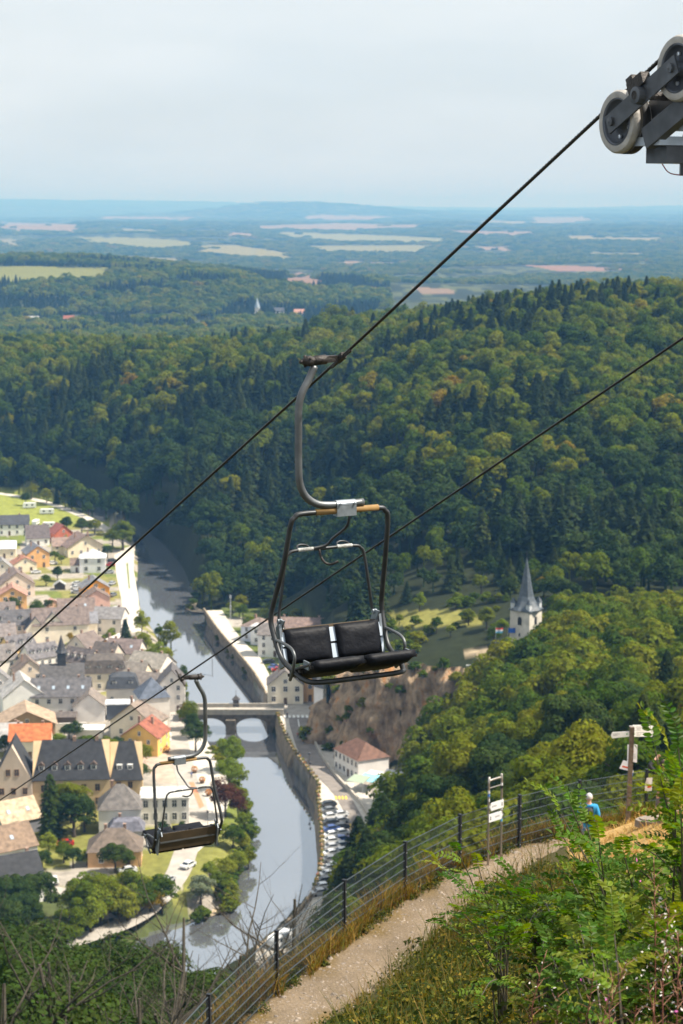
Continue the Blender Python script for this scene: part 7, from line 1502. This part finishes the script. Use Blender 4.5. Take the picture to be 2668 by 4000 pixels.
# ---- dead and leafy trees on the steep slope below the fence
def dead_tree(u, vt, D, lb, seed, lean=0):
    x, y = UDZ(u, D, 90); z = ground_z(x, y); top = PD(u, vt, D)[2]; h = max(3.5, top-z); h_up = min(h, 16); zb = top-h_up if h > 16 else z
    rd = random.Random(seed); b = MB(); 
    def br(p, d_, L_, r, lev):
        n = 6; pts = [p]; q = p.copy(); dd = d_.copy()
        for k in range(n):
            dd = dd+np.array([rd.uniform(-.22, .22), rd.uniform(-.22, .22), rd.uniform(-.06, .14)]); dd /= np.linalg.norm(dd); q = q+dd*L_/n; pts.append(q)
        b.tube(pts, [r*(1-.8*k/n) for k in range(n+1)], 6 if lev < 2 else 4)
        if lev < 3:
            for k in range(7 if lev == 0 else 5):
                i = rd.randint(2, n-1) if lev == 0 else rd.randint(1, n-1); a = rd.uniform(0, 6.28); nd = dd*.45+np.array([math.cos(a), math.sin(a), rd.uniform(.0, .8)])*.8; nd /= np.linalg.norm(nd)
                br(pts[i], nd, L_*rd.uniform(.3, .5), r*(1-.8*i/n)*.6, lev+1)
    br(np.array([0, 0, -.5]), np.array([lean, 0, 1.]), h_up+.3, .17+.010*h_up, 0)
    o = b.build('dead_tree', BARKG, loc=(x, y, zb), label=lb, cat='tree'); return o
for i, (u, vt, D, lb) in enumerate([(320, 3555, 88, 'bare branched dead tree with a crooked trunk in the lower wood'), (100, 3700, 80, 'bare tree with two thin stems at the wood edge'), (430, 3690, 84, 'mossy dead tree with spreading limbs in the lower wood'), (680, 3520, 95, 'tall bare tree with few branches before the river'), (800, 3640, 98, 'forked bare tree standing before the river'), (1028, 3465, 80, 'thin dead stem rising behind the fence'), (1185, 3345, 88, 'crooked dead stem rising before the quay cars'), (560, 3790, 78, 'low bare tree close to the fence corner'), (220, 3640, 92, 'leaning bare tree among dark leaves')]):
    dead_tree(u, vt, D, lb, 300+i)
rl = np.random.default_rng(77)
for k in range(60):
    u = rl.uniform(-60, 1000); D = rl.uniform(85, 190); vt = np.interp(u, [-60, 300, 600, 800, 1000], [3540, 3600, 3650, 3740, 3830])+rl.uniform(0, 180)
    x, y = UDZ(u, D, 80); z = ground_z(x, y); top = PD(u, vt, D)[2]; h = top-z
    if h < 3: continue
    h = min(h, 22)
    if u > 700 and D < 110: continue
    tree(random.choice(CLOSE), x, y, z, h, 'broadleaf_tree', 'dark leafy tree on the steep slope under the bare branches', group='leafy trees on the slope below the fence', w=1.05)
# ---- path stones
rs = np.random.default_rng(55); V = []; F_ = []
ico = [(-1, 0, 0), (1, 0, 0), (0, -1, 0), (0, 1, 0), (0, 0, .8), (.6, .6, .5), (-.6, .5, .45), (.5, -.6, .5)]; icf = [(0, 2, 7), (2, 1, 7), (1, 5, 7), (7, 5, 4), (1, 3, 5), (3, 6, 5), (5, 6, 4), (3, 0, 6), (0, 4, 6), (0, 7, 4)]
pa = np.array(path_pts); seg = rs.integers(0, len(pa)-1, 6500); f = rs.random(6500); c_ = pa[seg]*(1-f)[:, None]+pa[seg+1]*f[:, None]; c_ += rs.normal(0, .75, c_.shape); zz = H(c_[:, 0], c_[:, 1]); s_ = rs.lognormal(-4.05, .5, 6500)
for i in range(len(c_)):
    a = rs.uniform(0, 6.28); ca_, sa_ = math.cos(a), math.sin(a); o = len(V); sc_ = s_[i]*rs.uniform(.7, 1.4, 3)
    for x, y, z in ico: V.append((c_[i, 0]+(x*ca_-y*sa_)*sc_[0], c_[i, 1]+(x*sa_+y*ca_)*sc_[1], zz[i]+z*sc_[2]*.7-.004))
    F_ += [(p+o, q+o, r+o) for p, q, r in icf]
tag(link('path_stones', np_mesh('path_stones', V, F_, mat('pebble', (.24, .195, .155), .9, var=.4, scale=3))), 'loose stones scattered on the dirt path', kind='stuff')
for u, v, D, s, lb in [(2560, 3165, 43.5, .5, 'long flat pale stone on top of the bank'), (2640, 3150, 43, .35, 'grey slab of stone at the bank top'), (2600, 3180, 42.5, .25, 'small pale stone on the bank')]:
    q = PD(u, v, D); z = ground_z(q[0], q[1]); n = 10; b = MB(); pts_ = [(math.cos(2*math.pi*k/n)*s*rs.uniform(.8, 1.1), math.sin(2*math.pi*k/n)*s*.5*rs.uniform(.8, 1.1)) for k in range(n)]
    b.prism(pts_, -.1, .07); b.prism([(x*.8, y*.8) for x, y in pts_], .07, .10); b.build('flat_stone', mat('flat_rock', (.24, .2, .165), .9, var=.25, scale=4, bump=.4), loc=(q[0], q[1], z), rot=(.08, .05, .2), label=lb, cat='stone')
# ---- grass
def blades(x, y, h, w, lean, mt, name, label):
    n = len(x); z = H(x, y); a = rs.uniform(0, 6.28, n); la = rs.uniform(0, 6.28, n); L_ = lean*rs.uniform(.3, 1.4, n)*h
    B = np.stack([x, y, z-.03], 1); sd = np.stack([np.cos(a), np.sin(a), a*0], 1)*w[:, None]
    ld = np.stack([np.cos(la)*L_, np.sin(la)*L_, a*0], 1); up = np.stack([a*0, a*0, h], 1)
    V = np.stack([B-sd, B+sd, B+sd*.8+ld*.35+up*.6, B-sd*.8+ld*.35+up*.6, B+ld+up], 1).reshape(-1, 3); i = np.arange(n)*5
    Q = np.stack([i, i+1, i+2, i+3], 1); T_ = np.stack([i+3, i+2, i+4, i+4], 1)
    V2 = V.reshape(n, 5, 3); V8 = np.concatenate([V2[:, :4], np.stack([V2[:, 3], V2[:, 2], V2[:, 4], V2[:, 4]+1e-4], 1)], 1).reshape(-1, 3); ii = np.arange(n)[:, None]*8
    F_ = np.concatenate([ii+np.array([0, 1, 2, 3]), ii+np.array([4, 5, 6, 7])]); return tag(link(name, np_mesh(name, V8, F_, mt)), label, kind='stuff')
DRY = leafmat_i('dry_grass', [(.20, .11, .03), (.30, .18, .05), (.36, .24, .07), (.16, .14, .03), (.10, .11, .025), (.34, .2, .05)], .3)
fa = np.array(fence_pts); n = 46000; seg = rs.integers(0, len(fa)-1, n); f = rs.random(n); c_ = fa[seg]*(1-f)[:, None]+fa[seg+1]*f[:, None]
tdir = fa[seg+1]-fa[seg]; tdir /= np.linalg.norm(tdir, axis=1, keepdims=True); nd = np.stack([-tdir[:, 1], tdir[:, 0]], 1); off = rs.normal(.1, .75, n); c_ = c_+nd*off[:, None]
cl_ = vnoise(c_[:, 0], c_[:, 1], .9, 91)
ok = (dist_line(c_[:, 0], c_[:, 1], path_pts) > .85+.5*(cl_-.5)) & (cl_ > .25); c_ = c_[ok]; cl_ = cl_[ok]
blades(c_[:, 0], c_[:, 1], (.2+.75*cl_)*rs.uniform(.5, 1.2, len(c_)), np.full(len(c_), .010), .55, DRY, 'dry_grass', 'golden dry grass growing along the fence')
STRAW = leafmat_i('straw', [(.42, .25, .08), (.5, .32, .11), (.36, .2, .06), (.3, .24, .08)], .25)
xb = rs.uniform(3, 14, 30000); yb_ = rs.uniform(28, 47, 30000); zb_ = H(xb, yb_); ub, vb, _ = project(xb, yb_, zb_)
ok = in_poly(ub, vb, [(2180, 3230), (2400, 3150), (2668, 3090), (3200, 3050), (3200, 3500), (2668, 3520), (2400, 3480), (2250, 3400)]) & (dist_line(xb, yb_, path_pts) > 1.2) & (vnoise(xb, yb_, .8, 92) > .35)
blades(xb[ok], yb_[ok], rs.uniform(.05, .2, ok.sum()), np.full(ok.sum(), .008), 1.6, STRAW, 'straw_grass', 'bleached straw grass lying on the bank')
# ---- undergrowth: brambles and low leaves on the slope before the path
UG = leafmat_i('bramble_leaves', [(.022, .040, .010), (.035, .055, .012), (.05, .07, .014), (.07, .085, .016), (.045, .06, .014), (.028, .045, .012), (.12, .11, .018), (.2, .12, .02)], .3)
UGP = [(1330, 4100), (1480, 3930), (1600, 3790), (1760, 3620), (1830, 3500), (1960, 3440), (2080, 3400), (2250, 3390), (2420, 3470), (2668, 3520), (3000, 3600), (3000, 4500), (1330, 4500)]
CP_, NP_, SZ = [], [], []
tries = 0
while len(CP_) < 640 and tries < 40:
    tries += 1
    x = rs.uniform(-5, 12, 400); y = rs.uniform(7, 44, 400); z = H(x, y); u, v, D = project(x, y, z)
    ok = in_poly(u, v, UGP) & (dist_line(x, y, path_pts) > 1.5) & (D > 8)
    for i in np.nonzero(ok)[0]:
        r = rs.uniform(.3, .75); hh = rs.uniform(.2, .75)*(.75 if D[i] > 30 else 1.25 if D[i] > 20 else 2.0); m_ = int(170*(r/.5)**2*np.clip(22/D[i], .6, 1.5)); o = unit(m_); o[:, 2] = abs(o[:, 2])
        CP_.append(np.array([x[i], y[i], z[i]-.05])+o*np.array([r, r, hh])*rs.uniform(.6, 1.08, (m_, 1))); NP_.append(o+unit(m_)*.8); SZ.append(np.full(m_, rs.uniform(.028, .06)))
CPn = np.concatenate(CP_); NPn = np.concatenate(NP_); SZn = np.concatenate(SZ); print('undergrowth leaves', len(CPn))
Vq, Fq = leaf_quads(CPn, NPn, SZn, 1.2); tag(link('undergrowth', np_mesh('undergrowth', Vq, Fq, UG)), 'dense low brambles and weeds on the slope beside the path', kind='stuff')
xb = rs.uniform(-5, 12, 26000); yb_ = rs.uniform(8, 44, 26000); zb_ = H(xb, yb_); ub, vb, _ = project(xb, yb_, zb_)
ok = in_poly(ub, vb, UGP) & (dist_line(xb, yb_, path_pts) > 1.3) & (vnoise(xb, yb_, 1.1, 93) > .5)
TW_ = leafmat_i('tall_weed_stems', [(.05, .07, .014), (.09, .10, .02), (.16, .13, .03), (.2, .12, .04), (.06, .09, .016)], .35)
blades(xb[ok], yb_[ok], rs.uniform(.35, 1.15, ok.sum()), np.full(ok.sum(), .009), .45, TW_, 'tall_weeds', 'tall thin weeds standing above the brambles')
# scrub along the fence foot
FSC = leafmat_i('fence_scrub', [(.05, .05, .012), (.09, .075, .018), (.16, .10, .03), (.22, .13, .035), (.07, .08, .016), (.035, .05, .012)], .3)
CP_, NP_ = [], []
for k in range(230):
    i = rs.integers(0, len(fa)-1); f = rs.random(); p_ = fa[i]*(1-f)+fa[i+1]*f; t_ = fa[i+1]-fa[i]; t_ = t_/np.linalg.norm(t_); nn = np.array([-t_[1], t_[0]]); p_ = p_+nn*rs.normal(.2, .8)
    if dist_line(np.array([p_[0]]), np.array([p_[1]]), path_pts)[0] < 1.0: continue
    z = ground_z(p_[0], p_[1]); m_ = 150; r = rs.uniform(.2, .55); o = unit(m_); o[:, 2] = abs(o[:, 2]); CP_.append(np.array([p_[0], p_[1], z])+o*np.array([r, r, r*rs.uniform(.5, 1.1)])*rs.uniform(.5, 1.05, (m_, 1))); NP_.append(o+unit(m_)*.8)
Vq, Fq = leaf_quads(np.concatenate(CP_), np.concatenate(NP_), .05, 1.3); tag(link('fence_scrub', np_mesh('fence_scrub', Vq, Fq, FSC)), 'tangled brown and green scrub along the foot of the fence', kind='stuff')
# tufts of weeds on both edges of the path
CP_, NP_ = [], []
for k in range(260):
    i = rs.integers(0, len(pa)-1); f = rs.random(); p_ = pa[i]*(1-f)+pa[i+1]*f; t_ = pa[i+1]-pa[i]; t_ /= np.linalg.norm(t_); nn = np.array([-t_[1], t_[0]]); sgn = 1 if rs.random() < .7 else -1; p_ = p_+nn*sgn*rs.uniform(.8, 1.6)
    z = ground_z(p_[0], p_[1]); m_ = 110; r = rs.uniform(.12, .4); o = unit(m_); o[:, 2] = abs(o[:, 2]); CP_.append(np.array([p_[0], p_[1], z])+o*np.array([r, r, r*.8])*rs.uniform(.5, 1.05, (m_, 1))); NP_.append(o+unit(m_)*.8)
Vq, Fq = leaf_quads(np.concatenate(CP_), np.concatenate(NP_), .035, 1.2); tag(link('path_weeds', np_mesh('path_weeds', Vq, Fq, UG)), 'small weeds at the edges of the dirt path', kind='stuff')
# ---- locust shrubs with feathered leaves
LOC = leafmat('locust_leaf', [(.045, .10, .012), (.065, .13, .014), (.095, .16, .016), (.14, .19, .018), (.2, .21, .02)], .45, .45, .15)
def frond(seed):
    rd = random.Random(seed); b = MB(); n = 8; L_ = .25; dr = rd.uniform(.05, .16); pts = [np.array([L_*k/(n+1), 0, .03*math.sin(k/n*2)-dr*(k/(n+1))**2]) for k in range(n+2)]
    b.tube(pts, [.0022*(1-.7*k/(n+1)) for k in range(n+2)], 3, False)
    def leaflet(p, d_, L2, w, roll):
        d_ = d_/np.linalg.norm(d_); sd = np.cross(d_, [0, 0, 1.]); sd /= np.linalg.norm(sd); up = np.cross(sd, d_); sd = sd*math.cos(roll)+up*math.sin(roll); up = np.cross(sd, d_)
        P5 = [p, p+d_*L2*.3+sd*w+up*.003, p+d_*L2*.75+sd*w*.8+up*.003, p+d_*L2-up*.004, p+d_*L2*.75-sd*w*.8+up*.003, p+d_*L2*.3-sd*w+up*.003]; mid_ = p+d_*L2*.5-up*.004
        b.add([P5[0], P5[1], P5[2], P5[3], P5[4], P5[5]], [(0, 1, 2, 3), (0, 3, 4, 5)])
    for k in range(1, n+1):
        for s in (-1, 1):
            d_ = np.array([.35+rd.uniform(-.15, .15), s*1., rd.uniform(-.45, .05)]); leaflet(pts[k], d_, .055*(1.05-.45*abs(k/n-.45)), .0135, rd.uniform(-.35, .35))
    leaflet(pts[-1], np.array([1, 0, -.3]), .045, .011, 0)
    return b.mesh('leaf', LOC)
FR = [frond(k) for k in range(7)]
STEM = mat('shoot_bark', (.06, .05, .03), .8)
shr = [(2150, 15.5, 'locust sapling reaching out towards the path'), (2420, 13.0, 'locust sapling leaning before the white-haired walker'), (2640, 11.5, 'locust sapling beside the photographer'), (1960, 18, 'low locust sapling nearest the dirt path'), (2380, 10.2, 'locust sapling among the seeding fireweed'), (2720, 13.5, 'locust sapling at the foot of the straw bank')]
SH = []
for u, D, lb in shr:
    x, y = UDZ(u, D, 143); z = ground_z(x, y); SH.append((x, y, z, D, empty('locust_shrub', (x, y, z), label=lb, cat='shrub')))
tips = [(1715, 3375, 17.5, 3), (1790, 3330, 17, 3), (1870, 3390, 17, 3), (1740, 3610, 17.5, 3), (1800, 3560, 17, 3), (1880, 3480, 17, 3), (2190, 3180, 13, 1), (2230, 3150, 12.6, 1), (2200, 3270, 13, 1), (2290, 3220, 12.6, 1), (2340, 3290, 12.3, 1), (2260, 3340, 13, 1), (2150, 3440, 14, 0), (2080, 3480, 14.5, 0), (2010, 3500, 15, 0), (2560, 2930, 11.2, 2), (2610, 2950, 11, 2), (2650, 2920, 11, 2), (2580, 3040, 11, 2), (2640, 3060, 10.8, 2), (2600, 3120, 11, 2), (2660, 3180, 10.6, 2), (2480, 3290, 12, 5), (2440, 3350, 12, 1), (2500, 3400, 12, 5), (2560, 3330, 12, 5), (2630, 3290, 12, 5)]
rt = np.random.default_rng(31)
FILL = [(1780, 3520), (1950, 3470), (2150, 3430), (2330, 3350), (2500, 3360), (2668, 3280), (2740, 3300), (2740, 3700), (2500, 3760), (2250, 3800), (2050, 3700), (1900, 3640)]
while len(tips) < 138:
    u, v = rt.uniform(1750, 2750), rt.uniform(3280, 3800)
    if in_poly(np.array([u]), np.array([v]), FILL)[0]:
        D = np.interp(v, [3300, 3800], [14.5, 10.5])+rt.uniform(-1, 1.5)+(2350-u)*.003; k = int(np.argmin([abs((s_[0]/s_[3]*FPX+1334)-u-60)+abs(s_[3]-D)*40 for s_ in SH])); tips.append((u, v, D, k))
tips += [(2190, 3900, 11, 4), (1880, 3890, 16, 3), (2250, 3840, 10.5, 4), (2310, 3700, 10.5, 4), (2400, 3650, 10, 4), (2150, 3860, 11, 4)]
nl = 0
for u, v, D, k in tips:
    x0, y0, z0, D0, root = SH[k]; tip = PD(u, v, D); st = np.array([x0, y0, z0]); m0 = st+np.array([0, 0, max(.3, (tip[2]-z0)*.55)])+rt.normal(0, .05, 3)
    mid_ = (m0+tip)/2+np.array([0, 0, .12]); pts_ = smooth_path([st, m0, mid_, tip], 7); pl = [np.asarray(q)-st for q in pts_]; nP = len(pl)
    MB().tube(pl, [.009*(1-.8*i/(nP-1))+.0018 for i in range(nP)], 5).build('branch', STEM, root)
    n_f = 8
    for j in range(n_f):
        f = 1-.62*(j/n_f); i = min(nP-1, int(f*(nP-1))); p_ = pl[i]; d_ = pl[min(i+1, nP-1)]-pl[max(i-1, 0)]; d_ = d_/np.linalg.norm(d_); s = 1 if j % 2 else -1
        sd = np.cross(d_, [0, 0, 1.]); sd /= np.linalg.norm(sd)+1e-6; dirv = d_*(1.0 if j == 0 else .45)+sd*s*(0 if j == 0 else .8)+np.array([0, 0, rt.uniform(-.05, .45)]); dirv /= np.linalg.norm(dirv)
        rz = math.atan2(dirv[1], dirv[0]); ry = -math.asin(dirv[2]); sc_ = rt.uniform(.75, 1.25)
        link('leaf', FR[int(rt.integers(0, 7))], root, tuple(p_), (rt.uniform(-.5, .5), ry, rz), (sc_, sc_, sc_)); nl += 1
print('fronds', nl)
# ---- seeding fireweed
FLUFF = mat('seed_fluff', (.62, .56, .52), .95); PINKF = mat('pink_petals', (.45, .08, .3), .7); RSTEM = mat('red_stem', (.16, .05, .035), .8); POD = mat('seed_pod', (.22, .1, .06), .8)
FWL = leafmat('fireweed_leaf', [(.05, .07, .016), (.09, .09, .02)], .3)
fw = [(2128, 3735, 10.5, 1, 'fireweed with a thick white tuft above the locust leaves'), (2072, 3905, 11, 1, 'fireweed with small white tufts near the brambles'), (2180, 3880, 10.2, 1, 'pale fireweed gone to seed among locust fronds'), (2615, 3540, 9, 2, 'tall fireweed with curling white seed fluff'), (2650, 3640, 8.8, 2, 'tall fireweed bent under white seed fluff'), (2404, 3800, 9.6, 1, 'fireweed with brown pods and a little fluff'), (2452, 3745, 9.4, 1, 'straight fireweed with orange-brown pods'), (2527, 3830, 9.2, 1, 'fireweed with red forked pods'), (2486, 3930, 9, 1, 'low fireweed with pale pods by the dark hollow'), (2318, 3815, 9.8, 0, 'fireweed still bearing a pink flower'), (2554, 3370, 10, 0, 'fireweed with a pink flower above the straw bank'), (2656, 3850, 8.6, 0, 'fireweed with purple-pink flowers at the shrub edge')]
for i, (u, v, D, kind_, lb) in enumerate(fw):
    tip = PD(u, v, D); z = ground_z(tip[0], tip[1]); h = tip[2]-z; rd = random.Random(800+i); root = empty('fireweed', (tip[0], tip[1], z), rd.uniform(0, 6), label=lb, cat='wildflower')
    lean = rd.uniform(-.1, .1); sp_ = [np.array([lean*(1-k/6)*-1+lean, .03*math.sin(k+i), h*k/6-(.05 if k == 0 else 0)]) for k in range(7)]; sp_[-1][:2] = 0
    MB().tube(sp_, [.007*(1-.7*k/6) for k in range(7)], 5).build('stem', RSTEM, root)
    C_ = []; Nn = []
    pb = MB()
    for k in range(26):
        f = 1-min(.38, .5/h)*(1-k/26); j = min(5, int(f*6)); p_ = sp_[j]+(sp_[j+1]-sp_[j])*(f*6-j); a = k*2.4; L_ = .09*(1.2-f*.5); e = p_+np.array([math.cos(a)*L_, math.sin(a)*L_, L_*.55]); pb.tube([p_, e], [.0022, .0012], 3, False); C_.append(e)
    pb.build('seed_pods', POD, root)
    n_ = (60 if kind_ == 2 else 22) if kind_ else 10; base = np.array(C_)[rng.integers(0, 26, n_)]+rng.normal(0, .022 if kind_ != 2 else .03, (n_, 3)); base = base[base[:, 2] > h-(.38 if kind_ == 2 else .2)]
    Vq, Fq = leaf_quads(base, unit(len(base)), .008 if kind_ else .010, 1.4); tag(link('fluff' if kind_ else 'petals', np_mesh('tufts', Vq, Fq, FLUFF if kind_ else PINKF), root), kind='stuff')
    m_ = 34; f = rng.uniform(.1, .62, m_); a = rng.uniform(0, 6.28, m_); P3 = np.stack([np.cos(a)*.06, np.sin(a)*.06, f*h], 1); Vq, Fq = leaf_quads(P3, np.stack([-np.sin(a)*.3, np.cos(a)*.3, np.ones(m_)], 1), .055, 1.1); link('leaves', np_mesh('leaves', Vq, Fq, FWL), root)
# ------------------------------------------------------------------ the air between the hills
b = MB(); b.box(-43000, 43000, -2000, 43000, -90, 430)
hm = bpy.data.materials.new('haze'); hm.use_nodes = True; t = hm.node_tree; t.nodes.clear()
o_ = N(t, 'ShaderNodeOutputMaterial'); pv = N(t, 'ShaderNodeVolumePrincipled'); pv.inputs['Color'].default_value = (.15, .375, .75, 1); pv.inputs['Density'].default_value = 1.05e-4; pv.inputs['Absorption Color'].default_value = (.557, .36, 0, 1); pv.inputs['Anisotropy'].default_value = 0
t.links.new(pv.outputs['Volume'], o_.inputs['Volume'])
b.build('haze', hm, label='pale blue haze filling the valley air', kind='stuff')
